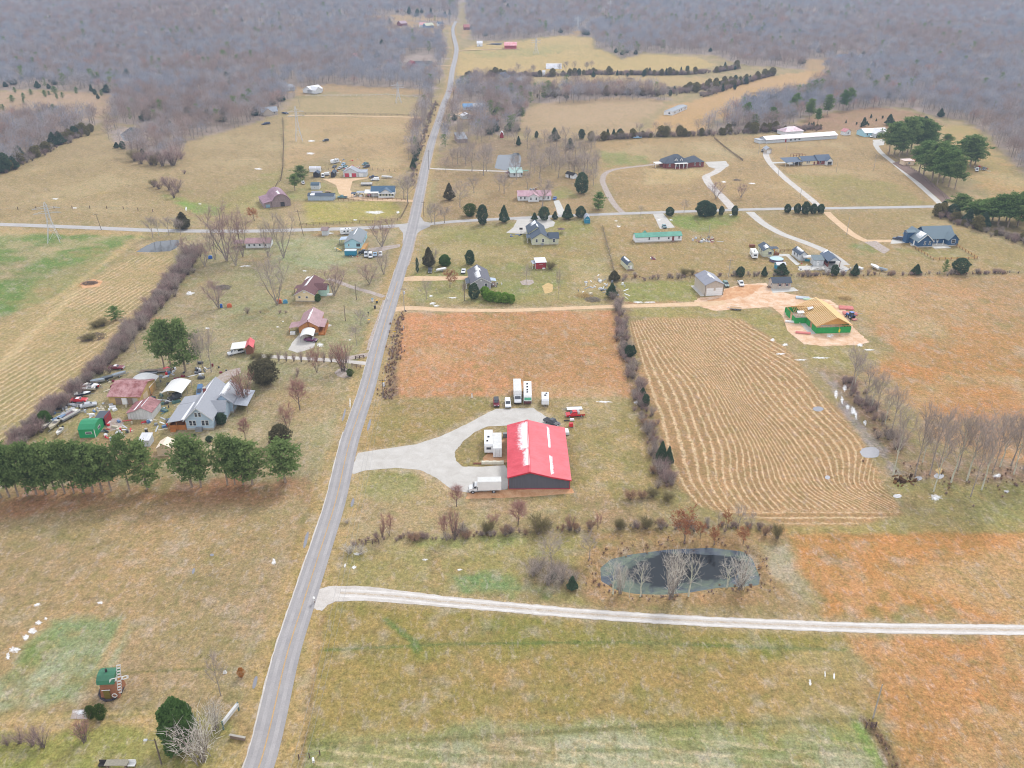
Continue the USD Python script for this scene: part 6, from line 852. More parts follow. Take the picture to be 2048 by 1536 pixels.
# --- cluster on the right lane
b=Bld('tiny_house','pale green tiny house with snowy grey roof beside the white camper',(1525,514),(1546,514),back=(1510.5,490),zb=2.8,hw=2.8,cat='house')
b.gable(sage,slate_roof,4.3,'y',base=.3,snow_at=[(0,.5,1.0,.03,.6),(1,0,.12,.05,.5)],over=.2);b.win('front',b.W*.66,1.2,.9,1.2)
for q in(-.7,.7):b.box('shutter',*b.face('front',b.W*.66+q-.14,b.W*.66+q+.14,1.1,2.5,0,.05),dark_in)
b.win('left',3,1.3);b.win('left',6,1.3,.7,.9);b.canopy(b.W,b.W+3.4,4,7.4,2.6,2.7,slate_roof,side='x');b.box('porch_wall',b.W+.05,b.W+1.8,4.2,4.3,.2,2.4,M('yellow_cedar',(232,170,58),.7));b.box('deck',b.W,b.W+3.4,2.4,7.4,0,.5,wood_brown);b.box('rail',b.W,b.W+3.4,2.4,2.5,.5,1.3,wood_brown)
b=Bld('tiny_house','grey tiny house with snow along its roof behind the white canopy',(1598,522),(1614,521.5),back=(1584,499),zb=2.7,hw=2.7,cat='house');b.gable(light_wall,slate_roof,4.2,'y',base=.3,snow_at=[(0,.55,1.0,.05,.95)],over=.2);b.win('left',2.5,1.2);b.win('left',5.5,1.2);b.door('left',8.0);b.win('front',b.W*.5,1.2)
b=Bld('shed','small grey shed with white door beside the carport house',(1626,531),(1646,531),L=4,hw=2.5,cat='shed');b.shell([(0,2.5),(4,3.4)],light_wall,M('green_grey_roof',(118,134,140),.8),'x',.25,.1);b.door('front',b.W*.45,1.0,2.0,white);b.win('front',b.W*.45,1.2,.3,.5,frame=dark_in)
b=Bld('carport_house','blue grey carport building with snow patched roof on the gravel lane',(1655,534),(1679,534),back=(1633,507),zb=2.7,hw=2.7,cat='house');b.gable(light_wall,blue_grey_roof,4.4,'y',y0=5,snow_at=[(0,.3,1.0,.7,.98),(1,0,.5,.3,.6)])
b.p('porch_roof',MB().slab((-.3,-.3,2.65),(b.W/2,-.3,4.52),(b.W/2,4.7,4.52),(-.3,4.7,2.65),.12),blue_grey_roof);b.p('porch_roof',MB().slab((b.W/2,-.3,4.52),(b.W+.3,-.3,2.65),(b.W+.3,4.7,2.65),(b.W/2,4.7,4.52),.12),blue_grey_roof);b.p('gable_board',MB().ext([(0,2.7),(b.W/2,4.35),(b.W,2.7)],-.05,.05,'y'),light_wall);b.posts([(.1,0),(b.W-.1,0)],2.7,.1,wood_brown);b.box('inner_wall',.2,b.W-.2,4.9,4.98,0,2.5,dark_in);b.box('side_fence',-.1,0,.2,4.9,0,1.2,brick_wall)
b=Bld('shed','small teal shed with white roof beside the round pool',(1548,535),(1553,540),L=4.0,W_=3.0,hw=2.1,cat='shed');b.gable(teal_wall,white_roof,2.9,'y',over=.15);b.door('front',1.4,1.0,1.8,teal_wall);b.box('door_trim',.7,2.1,-.04,-.01,1.82,1.9,M('yellow_edge',(222,210,110),.6))
# --- brick house on the hill lawn
b=Bld('house','large red brick house with hipped dark roof and white dormers',(1333,337),(1408,334),L=13,hw=3.2)
b.hip(brick_wall,dark_roof,7.6,x0=0,x1=b.W*.62);b.hip(brick_wall,dark_roof,6.4,x0=b.W*.56,x1=b.W,y0=.8,y1=11,hw=3.2);b.hip(brick_wall,dark_roof,6.0,x0=-1.5,x1=6,y0=1.2,y1=10,hw=3.1)
for u in(.26,.40):b.shell([(0,5.0),(.9,6.1),(1.8,5.0)],white_wall,dark_roof,'y',.15,x0=b.W*u-.9,y0=1.4,y1=4.5,roofname='dormer_roof');b.win('front',.9,4.3,.7,.9,x0=b.W*u-.9,y0=1.4)
b.box('porch_floor',b.W*.2,b.W*.52,-2.2,0,0,.7,brick_wall);b.box('porch_roof',b.W*.19,b.W*.53,-2.4,.3,3.1,3.35,white);b.posts([(b.W*u,-2.1)for u in(.21,.31,.41,.51)],3.1,.16)
for u in(.08,.28,.46,.6,.76,.9):b.win('front',b.W*u,1.0,.9,1.7,y0=.8 if u>.57 else 0)
b.door('front',b.W*.37,1.2,2.2,brick_wall,.7);b.box('garage_awning',-6.5,-1.6,3,8,2.5,2.8,white);b.posts([(-6.3,3.2),(-6.3,7.8)],2.5)
# --- long low poultry shed, ranch, barns on the right hill
b=Bld('poultry_shed','very long low grey shed with striped metal roof on the far lawn',(1532,287),(1674,277),L=9,hw=2.6,cat='shed');b.gable(light_wall,M('striped_metal_roof',(222,214,214),.5,.1,.2,(190,172,176),streak=(1.2,.1,.1)),4.4,'x',over=.5)
for u in(.34,.4,.46):b.win('front',b.W*u,1.0,1.2,.8,frame=dark_in)
b.door('front',b.W*.27,1.2,2.1,barn_red);b.box('end_annex',-5,0,1,8,0,2.4,light_wall);b.box('annex_roof',-5.3,0,.7,8.3,2.4,2.55,silver_roof)
b=Bld('garage','small tan garage with white door at the end of the concrete drive',(1531,307),(1543,307),L=7,hw=2.6,cat='garage');b.gable(tan_wall,silver_roof,4.0,'y');b.door('front',b.W/2,2.6,2.1,white,name='garage_door')
b=Bld('house','far house with pale mauve roof behind the long low shed',(1570,271),(1606,268),L=10,hw=2.6);b.hip(white_wall,metal_roof('pale_mauve_roof',(224,210,218),(200,160,172)),5.5)
b=Bld('house','ranch house with brick gable end and blue grey roof',(1605,331),(1661,328),L=9,hw=2.7);w2=b.W
b.gable(yellow_wall,blue_grey_roof,4.9,'x',x0=0,x1=w2*.52,y0=.4,y1=9,base=.3);b.gable(brick_wall,blue_grey_roof,5.4,'x',x0=w2*.52,x1=w2,y0=-.6,y1=9.5,base=.3);b.gable(white_wall,blue_grey_roof,4.6,'y',x0=w2*.76,x1=w2*.98,y0=-2.8,y1=2);b.canopy(-w2*.62,0,-.4,8,2.6,4.0,blue_grey_roof);b.box('porch_opening',w2*.8,w2*.94,-2.9,-2.84,.3,2.2,dark_in);b.posts([(w2*.78,-3.0),(w2*.96,-3.0)],2.6,.14)
for u in(.16,.23):b.win('front',w2*u,1.1,.8,1.3,y0=.4)
b.win('front',w2*.6,1.1,1.0,1.4,y0=-.6);b.door('front',w2*.42,1.0,2.0,brick_wall,y0=.4)
for k in range(5):
 b.box('pergola_post',w2*.1+k*2.2,w2*.1+k*2.2+.18,16,16.2,0,3.2,wood_brown);b.box('pergola_post',w2*.1+k*2.2,w2*.1+k*2.2+.18,20,20.2,0,3.2,wood_brown)
b.box('pergola_beam',w2*.1,w2*.1+9,16,16.2,3.2,3.4,wood_brown);b.box('pergola_beam',w2*.1,w2*.1+9,20,20.2,3.2,3.4,wood_brown)
b=Bld('shed','tiny white shed with pink roof on the far lawn edge',(1690,271),(1701,270),L=5,hw=2.8,cat='shed');b.gable(white_wall,metal_roof('pink_tin_roof',(224,150,154)),4.6,'y');b.win('front',b.W/2,1,.8,1.2)
b=Bld('house','far grey house with white roof at the head of the gravel lane',(1729,274),(1775,272),L=11,hw=3.0);b.gable(aqua_wall,white_roof,5.2,'x');b.gable(light_wall,white_roof,5.6,'y',x0=b.W*.28,x1=b.W*.78,y0=-5,y1=4,hw=3.0);b.box('carport_opening',b.W*.33,b.W*.73,-5.1,-5.04,0,2.5,dark_in);b.win('front',2,1.2);b.win('front',b.W-2.5,1.2)
b=Bld('shed','pink and white shed among the tall green pines',(1808,331),(1827,330),L=5,hw=2.6,cat='shed');b.shell([(0,2.8),(5,3.1)],tan_panel,M('pink_flat_roof',(236,214,206),.8),'x',.2);b.canopy(b.W,b.W+4,0,5,2.4,2.8,M('salmon_roof',(220,150,130),.8));b.win('front',b.W*.5,1.0,1.4,.9)
# --- left of the road
b=Bld('house','old pale blue farmhouse with grey roof and brick chimney',(374,860),(428,859),L=18,hw=3.6);w3=b.W
b.gable(blue_wall,grey_roof,7.2,'y',y0=0,y1=19,base=.55,snow_at=[(0,.62,1.0,.02,.98)],over=.45);b.gable(blue_wall,grey_roof,5.6,'x',x0=w3-2.5,x1=w3+2.2,y0=4.6,y1=9.6,base=.5,hw=3.4);b.gable(blue_wall,grey_roof,6.0,'y',x0=w3-2.5,x1=w3+3.2,y0=9.8,y1=19.5,base=.5,hw=3.4,snow_at=[(0,.3,1,.1,.9),(1,0,.25,.05,.9)]);b.canopy(w3+3.2,w3+7.4,9.6,19.6,3.0,2.3,silver_roof,side='x',pm=wood_grey)
b.canopy(-5.2,.1,-.2,10.5,2.6,3.5,grey_roof,side='x',pm=cedar_stain,name='porch_roof');b.canopy(-5.0,.1,10.6,15.5,2.7,3.5,grey_roof,side='x',posts=False);b.box('wing_wall',-4.6,-.05,10.8,15.2,0,2.6,blue_wall);b.p('snow_cover',MB().slab((-1.1,-.1,3.43),(.0,-.1,3.58),(.0,10.4,3.58),(-.7,10.4,3.5),.02),snow_r)
b.box('porch_deck',-4.9,-.05,.2,10.2,0,.6,cedar_stain);b.box('porch_rail',-4.9,-.3,.2,.3,.6,1.5,cedar_stain);b.box('porch_rail',-4.95,-4.85,.4,10,.6,1.5,cedar_stain)
for q in range(3):b.box('stair',-4.4,-2.9,-.4-q*.35,-.05-q*.35,0,.5-q*.17,cedar_stain)
for u in(1.45,2.5):b.win('front',u,1.5,.75,1.5)
for u in(w3-2.7,w3-1.6):b.win('front',u,1.5,.75,1.5)
for u in(w3/2-.5,w3/2+.55):b.win('front',u,4.3,.65,1.2)
b.chimney(w3*.36,11.5,5.4,7.6);b.box('bench_box',w3*.36,w3*.6,-1.2,-.2,0,1.1,steel);b.win('right',2.5,1.5,.7,1.4)
for(u0,z0,u1,z1)in((-.5,3.2,w3/2,7.25),(w3/2,7.25,w3+.5,3.2)):b.p('fascia',MB().slab((u0,-.52,z0),(u1,-.52,z1),(u1,-.46,z1),(u0,-.46,z0),.22),white)
b=Bld('workshop','old workshop with rust streaked roof and yellow boarded walls',(220,809),(283,810),back=(232,772),zb=4.6,L=11,hw=2.9,cat='shed');b.shell([(0,2.9),(b.L*.55,4.9),(b.L,3.2)],M('yellow_boards',(206,172,110),.85,.25,1.2),rust_roof,'x',.35,.08,snow_at=[])
for u,m_ in((.3,wood_grey),(.5,white),(.66,wood_grey),(.82,stone_base)):b.box('boarded_panel',*b.face('front',b.W*u-.9,b.W*u+.9,.1,2.3,0,.06),m_)
b.box('boarded_panel',*b.face('right',2,5,.1,2.4,0,.06),tan_panel);b.box('boarded_panel',*b.face('right',6.5,8.5,.1,2.4,0,.06),wood)
def carport(label,A,B,L,hw,hr,roofm=None,enclosed=None,name='carport',junk=None,group=None):
 b=Bld(name,label,A,B,L=L,hw=hw,cat='carport',group=group);n=6;pts=[(b.W*q/n,hw+(hr-hw)*math.sin(math.pi*q/n)**.8)for q in range(n+1)]
 for k in range(n):(u0,z0),(u1,z1)=pts[k],pts[k+1];b.p('roof',MB().slab((u0,0,z0),(u1,0,z1),(u1,L,z1),(u0,L,z0),.06),roofm or white)
 for y in(.1,L/2,L-.1):
  for x in(.05,b.W-.05):b.box('post',x-.05,x+.05,y-.05,y+.05,0,hw-.05,steel)
 if enclosed:b.box('side_wall',.06,.1,.1,L-.1,.3,hw-.1,enclosed)
 return b
carport('white arched carport filled with junk behind the rusty workshop',(252,790),(302,790),8,2.6,3.8,enclosed=light_wall)
b=Bld('shed','white shed with rusty red roof and snow strips in the junk yard',(257,839),(306,839),back=(275,802),zb=2.6,hw=2.3,cat='shed');pw=b.W
b.shell([(0,2.2),(pw*.32,2.9),(pw*.62,4.0),(pw,2.5)],M('old_white_sheet',(222,222,220),.7,.12,.8,streak=(3,3,.2)),rust_roof2,'y',.3,.08,snow_at=[(0,.8,1.0,.02,.98),(1,.8,1.0,.02,.98)])
for q in(.12,.24,.36):b.box('seam',pw*q,pw*q+.06,-.03,0,0,2.3,steel)
carport('white peaked carport over parked machines beside the old blue house',(325,801),(366,801),8.5,2.5,3.4)
b=Bld('shed','bright green painted shed with white framed windows',(160,876),(192,875),L=6.4,hw=2.7,cat='shed');b.shell([(0,2.7),(1.6,3.5),(3.2,3.8),(4.8,3.5),(6.4,2.7)],green_wall,M('green_shed_roof',(40,148,100),.5,.08),'x',.1,.06);b.win('front',b.W*.62,1.3,1.6,.5);b.win('right',3.2,1.3,1.4,.6);b.box('corner_trim',b.W-.12,b.W+.02,-.03,.1,0,2.7,white)
b=Bld('shed','small dark hut with one red side wall by the stone circle',(194,850),(213,850),L=3.5,hw=2.2,cat='shed');b.shell([(0,2.2),(3.5,2.6)],dark_in,dark_roof,'x',.2,.08);b.box('red_side',b.W,b.W+.08,-.4,3.6,0,2.9,barn_red);b.box('white_chest',.4,2.0,-1.2,-.4,0,.8,white)
b=Bld('shed','cream metal shed half hidden behind the tall pines',(316,912),(346,911),back=(330,882),zb=2.4,hw=2.4,cat='shed');b.gable(tan_panel,M('cream_roof',(250,232,208),.6,.06),3.6,'y',over=.15);b.door('front',b.W/2,1.8,2.0,tan_panel)
b=Bld('shed','small white roofed shelter behind the pines',(280,893),(300,893),L=3,hw=1.9,cat='shed');b.shell([(0,1.9),(3,2.5)],light_wall,white_roof,'x',.15);b.chimney(.6,4.2,0,3.2,dark_in,.3)
b=Bld('house','cream house with brown roof beside the tall bare maple',(591.5,602.5),(630,603),back=(603,560),zb=2.9,hw=2.9)
b.gable(yellow_wall,brown_roof,5.0,'y',base=.3,snow_at=[(0,.6,1.0,.25,.98)],over=.4);b.gable(M('mint_siding',(186,218,204),.7),brown_roof,4.4,'x',x0=b.W-1.5,x1=b.W+3.2,y0=6,y1=11,hw=2.8);b.canopy(-2.6,0,8,12,2.2,2.7,brown_roof,side='x',pm=dark_in);b.box('back_annex',0,b.W*.6,b.L,b.L+3.5,0,2.9,white_wall);b.box('annex_roof',-.3,b.W*.6,b.L-.1,b.L+3.8,2.9,3.05,white);b.win('front',b.W*.22,1.4,.8,.7);b.win('front',b.W*.6,1.4,.8,.7);b.box('gable_vent',b.W/2-.5,b.W/2+.5,-.06,0,3.5,4.2,white)
for(u0,z0,u1,z1)in((-.45,2.7,b.W/2,5.05),(b.W/2,5.05,b.W+.45,2.7)):b.p('fascia',MB().slab((u0,-.48,z0),(u1,-.48,z1),(u1,-.42,z1),(u0,-.42,z0),.2),white)
b.box('side_deck',b.W+3.2,b.W+5.2,6.5,8.0,0,.5,white)
b=Bld('cabin','orange cedar cabin with mauve metal roof behind the white carport',(599,668),(638,667),back=(608,626),zb=2.8,hw=2.8,cat='cabin')
b.gable(orange_wall,pink_roof,4.9,'y',base=.4,snow_at=[(0,.86,1.0,.02,.75),(1,0,.08,.1,.9)],over=.4);b.canopy(-3.6,0,.6,5.6,2.2,2.75,pink_roof,side='x',pm=cedar_stain);b.canopy(b.W,b.W+2.2,.2,8,2.75,2.35,pink_roof,side='x',pm=wood_brown);b.box('deck',b.W,b.W+2.4,-1.6,8,0,.5,cedar_stain);b.box('deck_rail',b.W+2.3,b.W+2.4,-1.6,8,.5,1.3,cedar_stain);b.win('front',b.W*.72,1.4,.9,1.0,frame=wood_brown);b.box('flue',b.W*.5-.1,b.W*.5+.1,-.3,-.1,.6,5.6,wood_brown);b.box('storage_chest',-3.2,-1.4,-.6,.4,0,1.0,white)
carport('white arched carport with a dark red car on the gravel patch',(601,685),(628,684),6.2,2.2,3.1)
b=Bld('shed','red roofed shed with white lean to on the left lawn',(493,709),(507,708),L=5.5,hw=2.6,cat='shed');b.gable(wood_brown,metal_roof('bright_red_roof',(236,106,110),(222,88,96)),3.7,'y');b.canopy(-5.0,0,0,5.5,2.3,2.6,white,side='x',pm=steel)
b=Bld('house','grey roofed aqua house below the side road',(690,498),(723,498),back=(712,464),zb=2.9,hw=2.9)
b.gable(aqua_wall,M('grey_green_roof',(146,154,160),.9,.12,2.5),5.0,'y',base=.4,snow_at=[(0,.75,1.0,.35,.98)],over=.4);b.canopy(-3.6,0,6,11,2.5,2.8,pale_roof,side='x',pm=navy_wall);b.win('front',b.W*.25,1.4,.5,.9);b.win('front',b.W*.82,1.3,1.5,1.2,frame=dark_in);b.box('deck',b.W,b.W+2.2,-2,7,0,.5,wood);b.box('deck_rail',b.W+2.1,b.W+2.2,-2,7,.5,1.2,wood);b.win('right',6,1.2);b.win('right',11,1.2)
b=Bld('house','low white house with mauve metal roof behind tall bare trees',(492,497),(541,496),L=7,hw=2.5);b.gable(white_wall,pink_roof,3.9,'x',base=.3)
for u in(.15,.36,.58,.8):b.win('front',b.W*u,1.1,.8,.9)
b.canopy(-6,0,1,6,2.2,2.4,M('dull_mauve_roof',(150,118,124),.7),pm=wood_grey)
b=Bld('shed','small pale grey shed beside the left side road',(644,471),(656,471),L=4,hw=2.6,cat='shed');b.gable(light_wall,M('taupe_roof',(168,146,144),.9),3.7,'x');b.door('front',b.W*.5,1.0,1.9,light_wall)
b=Bld('old_barn','weathered grey barn with arched rusty mauve roof',(545,415),(582,411),back=(561,383),zb=4.0,hw=3.6,cat='barn');n_=6
pr2=[(b.W*q/n_,3.4+3.4*math.sin(math.pi*q/n_)**.7)for q in range(n_+1)];b.shell(pr2,grey_boards,mauve_roof,'y',.4,.08,snow_at=[(2,.3,1,.05,.5)]);b.shell([(0,2.6),(4.2,3.4)],grey_boards,mauve_roof,'y',.3,.08,x0=-4.4,y0=.3,y1=b.L-1);b.door('front',b.W*.56,2.2,2.4,dark_in,name='barn_door');b.box('teal_patch',*b.face('front',-3.4,-1.2,.1,1.8,-.25,-.2),M('faded_teal',(130,160,172),.8))
b=Bld('long_shed','long grey metal shed in the farm yard',(616,401),(668,401),L=5.5,hw=2.6,cat='shed');b.shell([(0,2.6),(2.7,3.7),(5.5,2.6)],M('blue_grey_sheet',(172,186,200),.6,.06,1,streak=(4,4,.2)),slate_roof,'x',.2,.08,x1=b.W*.46,snow_at=[(0,.2,.9,.2,.6)]);b.shell([(0,2.5),(2.7,3.5),(5.2,2.5)],M('blue_grey_sheet',()),slate_roof,'x',.2,.08,x0=b.W*.465);b.gable(light_wall,M('pale_old_roof',(172,172,180),.8),3.4,'x',x0=1,x1=b.W*.45,y0=5.6,y1=9.5,hw=2.5)
b=Bld('shed','small grey barn roofed shed on the farm yard grass',(622,379),(638.5,379),L=5,hw=2.4,cat='shed');b.shell([(0,2.4),(1.0,3.3),(2.5,3.7),(4.0,3.3),(5,2.4)],light_wall,M('dark_teal_roof',(92,112,128),.8),'x',.15,.06);b.box('mark',*b.face('front',b.W*.4,b.W*.52,1.2,1.5,0,.05),steel);b.door('right',2.5,1.4,1.9,white)
b=Bld('workshop','grey farm workshop with two red doors',(687,354),(716,354),back=(695,339),zb=3.0,hw=3.0,cat='shed');b.gable(light_wall,grey_roof,5.4,'y',snow_at=[(0,.8,1,.1,.95)]);b.door('front',b.W*.24,2.6,2.3,M('red_door',(196,62,76),.6),name='garage_door');b.door('front',b.W*.74,2.6,2.3,M('red_door',()),name='garage_door');b.door('front',b.W*.5,.9,2.0,white);b.shell([(0,2.6),(6.5,3.0)],light_wall,silver_roof,'x',.2,x0=b.W+.05,x1=b.W+5.2,y0=.4,y1=6.9);b.door('front',1.8,2.4,2.1,white,x0=b.W+.05,y0=.4,name='garage_door')
b=Bld('house','farmhouse with blue roof, white porch and red cars in carport',(729,396),(789,395),L=9,hw=2.8);w4=b.W
b.gable(white_wall,M('teal_blue_roof',(70,104,132),.7,.1,.8),5.0,'x',x0=w4*.22,x1=w4,y0=2.4,y1=11,base=.4);b.gable(white_wall,M('teal_blue_roof',()),4.8,'y',x0=w4*.52,x1=w4*.9,y0=.0,y1=5,over=.5);b.canopy(0,w4*.47,0,6,2.7,3.3,white,name='carport_roof');b.canopy(w4*.47,w4,-1.0,0,2.5,2.8,white,name='porch_roof');b.box('porch_wall',w4*.48,w4-.1,-.85,-.75,.2,1.0,white);b.box('porch_inside',w4*.49,w4-.15,-.06,-.01,.3,2.4,sage)
for q in np.linspace(w4*.54,w4*.94,5):b.win('front',q,1.1,.6,1.0)
b.canopy(-w4*.28,-.2,3,6.4,2.3,2.5,silver_roof,pm=wood_grey);b.canopy(-w4*.45,-w4*.29,1.4,4.4,2.2,2.4,slate_roof,pm=wood_grey)
for spec in(('small white farm shelter with peaked roof at the yard fence',(619,344),(641,344),3,2.2,'white'),('dark open farm shed beside the white van',(627,355),(638,355),5,2.4,'dark'),('tall narrow dark roofed shed left of the workshop',(662,355),(669,355),7,2.6,'dark')):
 b=Bld('shed',spec[0],spec[1],spec[2],L=spec[3],hw=spec[4],cat='shed');b.gable(white_wall if spec[5]=='white' else dark_in,white_roof if spec[5]=='white' else slate_roof,spec[4]+1.1,'x' if spec[5]=='white' else 'y',over=.2)
# --- far buildings
def far(label,A,B,L,hw,hr,wall,roof,ridge='x',name='house',cat='house',wins=3,z0=0):
 b=Bld(name,label,A,B,L=L,hw=hw,cat=cat);b.gable(wall,roof,hr,ridge,base=.3)
 for q in range(wins):b.win('front',b.W*(q+.7)/(wins+.4),1.1,1.1,1.2)
 return b
b=far('pale house with snowy grey roof at the edge of the left wood',(524,231),(556,229),10,2.8,6.0,tan_wall,silver_roof);b.gable(tan_wall,silver_roof,6,'y',x0=1,x1=9,y0=-3,y1=5)
b=far('white house with bright white roof above the far fenced lawn',(624,187),(646,183),12,3.2,6.2,white_wall,white_roof);b.gable(white_wall,white_roof,6.0,'y',x0=0,x1=9,y0=-5,y1=6)
far('grey roofed house glimpsed through the left wood',(562,184),(590,180),9,2.8,5.5,light_wall,grey_roof,wins=2)
b=far('long house with blue and snowy roof beside the far road',(927,221),(966,220),9,2.8,5.2,light_wall,M('sky_blue_roof',(112,166,214),.6),wins=4);b.p('snow_cover',MB().slab((b.W*.5,-.3,2.95),(b.W+.3,-.3,2.95),(b.W+.3,4.2,5.18),(b.W*.5,4.2,5.18),.02),snow_r)
far('small white roofed house beside the far road',(926,239),(945,238),9,2.6,4.4,light_wall,white_roof,'y',wins=1)
b=Bld('barn','grey roofed barn standing among trees near the far road',(916,286),(935,285),L=13,hw=3.0,cat='barn');b.shell([(0,2.6),(b.L,5.2)],grey_boards,M('old_grey_tin',(166,172,182),.6,.12,.4,(140,146,158)),'x',.3)
b=far('tall cream gabled house with dark roof beyond the grove',(990,165),(1008,166),18,5.0,9.5,M('cream_stucco',(206,204,180),.8),slate_roof,'y',wins=1)
far('pale blue roofed shed beside the tall cream house',(1029,166),(1045,165),10,3.0,4.8,light_wall,pale_roof,wins=1,name='shed',cat='shed')
b=Bld('barn','long red barn with pink roof in the far yellow field',(1009,98),(1033,98),L=16,hw=4.6,cat='barn');b.gable(barn_red,metal_roof('far_pink_roof',(236,132,140),(240,190,194)),8.5,'x',over=.6);b.door('right',8,4,3.6,dark_in,name='barn_door')
far('white house with hipped roof near the far red barn',(954,93),(965,93),10,4.2,7.0,white_wall,white_roof,wins=1)
b=Bld('quonset_shed','long white arched shed behind the far hedge',(1092,138),(1123,138),L=12,hw=1,cat='shed');b.shell([(b.L*q/6,.4+5.2*math.sin(math.pi*q/6)**.8)for q in range(7)],white_wall,white_roof,'x',.1,.06)
far('little white shed at the hedge gap beside the strip field',(1085,153),(1090,153),4,4.5,6.5,white_wall,white_roof,wins=0,name='shed',cat='shed')
b=Bld('mobile_home','lone white mobile home standing in the long tan field',(1345,231),(1374,218),L=8,hw=3.0,cat='mobile home');b.shell([(0,3.0),(4,3.6),(8,3.0)],white_wall,M('grey_flat_roof',(150,156,164),.7),'x',.1,.08)
for u in(.15,.45,.6,.85):b.win('front',b.W*u,1.2,1.3,1.2,frame=dark_in)
b.win('left',3,1.0,1.6,1.4)
far('red barn with small cupola by the north pond',(821,138),(837,137),14,4.0,8.5,barn_red,M('brick_red_roof',(168,86,92),.8),wins=0,name='barn',cat='barn',ridge='y')
far('mauve roofed cabin on the ridge near the road end',(802,53),(815,52),12,4.5,8,brick_wall,mauve_roof,wins=1)
far('white house with pink roof on the ridge',(840,55),(853,55),12,4.0,7.5,white_wall,metal_roof('ridge_pink_roof',(226,170,170)),wins=1);far('blue grey house on the ridge beside the pink roof',(852,57),(868,56),10,4.2,8,M('steel_blue_siding',(104,136,170),.7),sage,wins=2);far('white shed beside the road end on the ridge',(876,53),(887,53),10,4.0,7,white_wall,blue_grey_roof,wins=1,name='shed',cat='shed')
b=far('brick red house beyond the road bend at right',(928,60),(940,60),10,4.0,8,brick_wall,metal_roof('dull_pink_roof',(196,120,116)),wins=1)
far('grey house with long roof among the right forest',(1682,126),(1706,123),14,4.0,9,light_wall,blue_grey_roof,wins=2);far('white gabled house in the right forest',(1722,123),(1727,123),10,4.0,8,white_wall,grey_roof,'y',wins=0);far('pale gabled house deeper in the right forest',(1744,121),(1750,120),10,4,8,white_wall,grey_roof,'y',wins=0);far('silver roofed house on the right forest slope',(1766,112),(1780,110),10,4,8,light_wall,silver_roof,wins=1);far('dark roofed cabin near the red flag in the forest',(1796,124),(1803,123),10,3,6,light_wall,grey_roof,wins=1)
far('pink roofed house hidden in the left forest',(700,120),(718,118),12,3.5,7,white_wall,metal_roof('rose_roof',(220,140,146)),wins=1);far('white flat building in the far left forest',(744,50),(756,49),10,4,5,white_wall,white_roof,wins=0);far('white roofed sheds below the red barn',(820,145),(828,145),9,3,5,white_wall,pale_roof,wins=0,name='shed',cat='shed')
b=Bld('shed','small red barn shaped shed with white roof near the wood pond',(1000,276),(1007,276),L=5,hw=2.4,cat='shed');b.shell([(0,2.2),(b.W*.15,3.6),(b.W/2,4.6),(b.W*.85,3.6),(b.W,2.2)],barn_red,white_roof,'y',.3,.1)
# --- the garden windmill
o=P(222,1395);wd=thing('windmill_house','little garden windmill house with green roof and white sails','windmill',(o[0],o[1],0),4,scale=1.22)
brickw=M('windmill_brick',(164,110,78),.9,.2,3)
part(wd,'wall',MB().box(-1.35,1.35,-.2,2.5,0,3.0,.28,.28),brickw);part(wd,'roof',MB().ext([(-.3,2.95),(-.15,3.6),(.5,4.05),(1.15,4.15),(1.8,4.05),(2.45,3.6),(2.6,2.95)],-1.35,1.2,'x'),M('green_roof_tin',(62,122,92),.45,.12))
d_=part(wd,'door',MB().box(-.75,.15,-.28,-.2,0,1.7),M('olive_door',(122,106,40),.8));part(d_,'door_lintel',MB().box(-.9,.35,-.32,-.24,1.75,1.86),white);part(wd,'roof_vent',MB().tube((-.2,1.15,4.1),(-.2,1.15,4.6),.16,.16,8,True),dark_in)
hub=np.array([1.75,.35,3.35]);part(wd,'hub',MB().tube((.9,.8,3.35),hub,.1,.12,8,True),wood)
ux=np.array([.9,.43,0]);uz=np.array([0,0,1.0]);tl=.12
for q in range(4):
 a=math.radians(90*q+9);dirv=math.cos(a)*uz+math.sin(a)*ux;sd=-math.sin(a)*uz+math.cos(a)*ux;nr=np.cross(dirv,sd)*.04;L_=2.6 if q%2==0 else 1.15
 m=MB()
 for e in(-.3,.24):m.add([hub+dirv*.2+sd*e-nr,hub+dirv*.2+sd*(e+.08)-nr,hub+dirv*L_+sd*(e+.08)-nr,hub+dirv*L_+sd*e-nr,hub+dirv*.2+sd*e+nr,hub+dirv*.2+sd*(e+.08)+nr,hub+dirv*L_+sd*(e+.08)+nr,hub+dirv*L_+sd*e+nr],[(0,3,2,1),(4,5,6,7),(0,1,5,4),(1,2,6,5),(2,3,7,6),(3,0,4,7)])
 for t_ in np.linspace(.25,L_-.15,5 if q%2==0 else 2):m.add([hub+dirv*t_-sd*.3-nr,hub+dirv*(t_+.3)-sd*.3-nr,hub+dirv*(t_+.3)+sd*.3-nr,hub+dirv*t_+sd*.3-nr],[(0,1,2,3)])
 part(wd,'sail',m,white)
rr_=MB();ag=np.linspace(0,2*np.pi,17)
for q in range(16):c_=np.array([.95,-.6,1.0]);rr_.tube(c_+.35*np.array([math.cos(ag[q]),0,math.sin(ag[q])]),c_+.35*np.array([math.cos(ag[q+1]),0,math.sin(ag[q+1])]),.06,.06,5)
part(wd,'wagon_wheel',rr_,white)
ed=W([(203,1398),(199,1390),(203,1376),(212,1366),(238,1360),(246,1370),(247,1377),(242,1388),(226,1401),(212,1403)]);m=MB();t_=None
for q in range(len(ed)):
 p0,p1=ed[q],ed[(q+1)%len(ed)];m.tube((*p0,.18),(*p1,.18),.22,.22,6)
struct('garden_edging',m,M('dark_stone_edging',(74,68,74),.9,.3,3),'dark stone edging round the little windmill','edging',None)
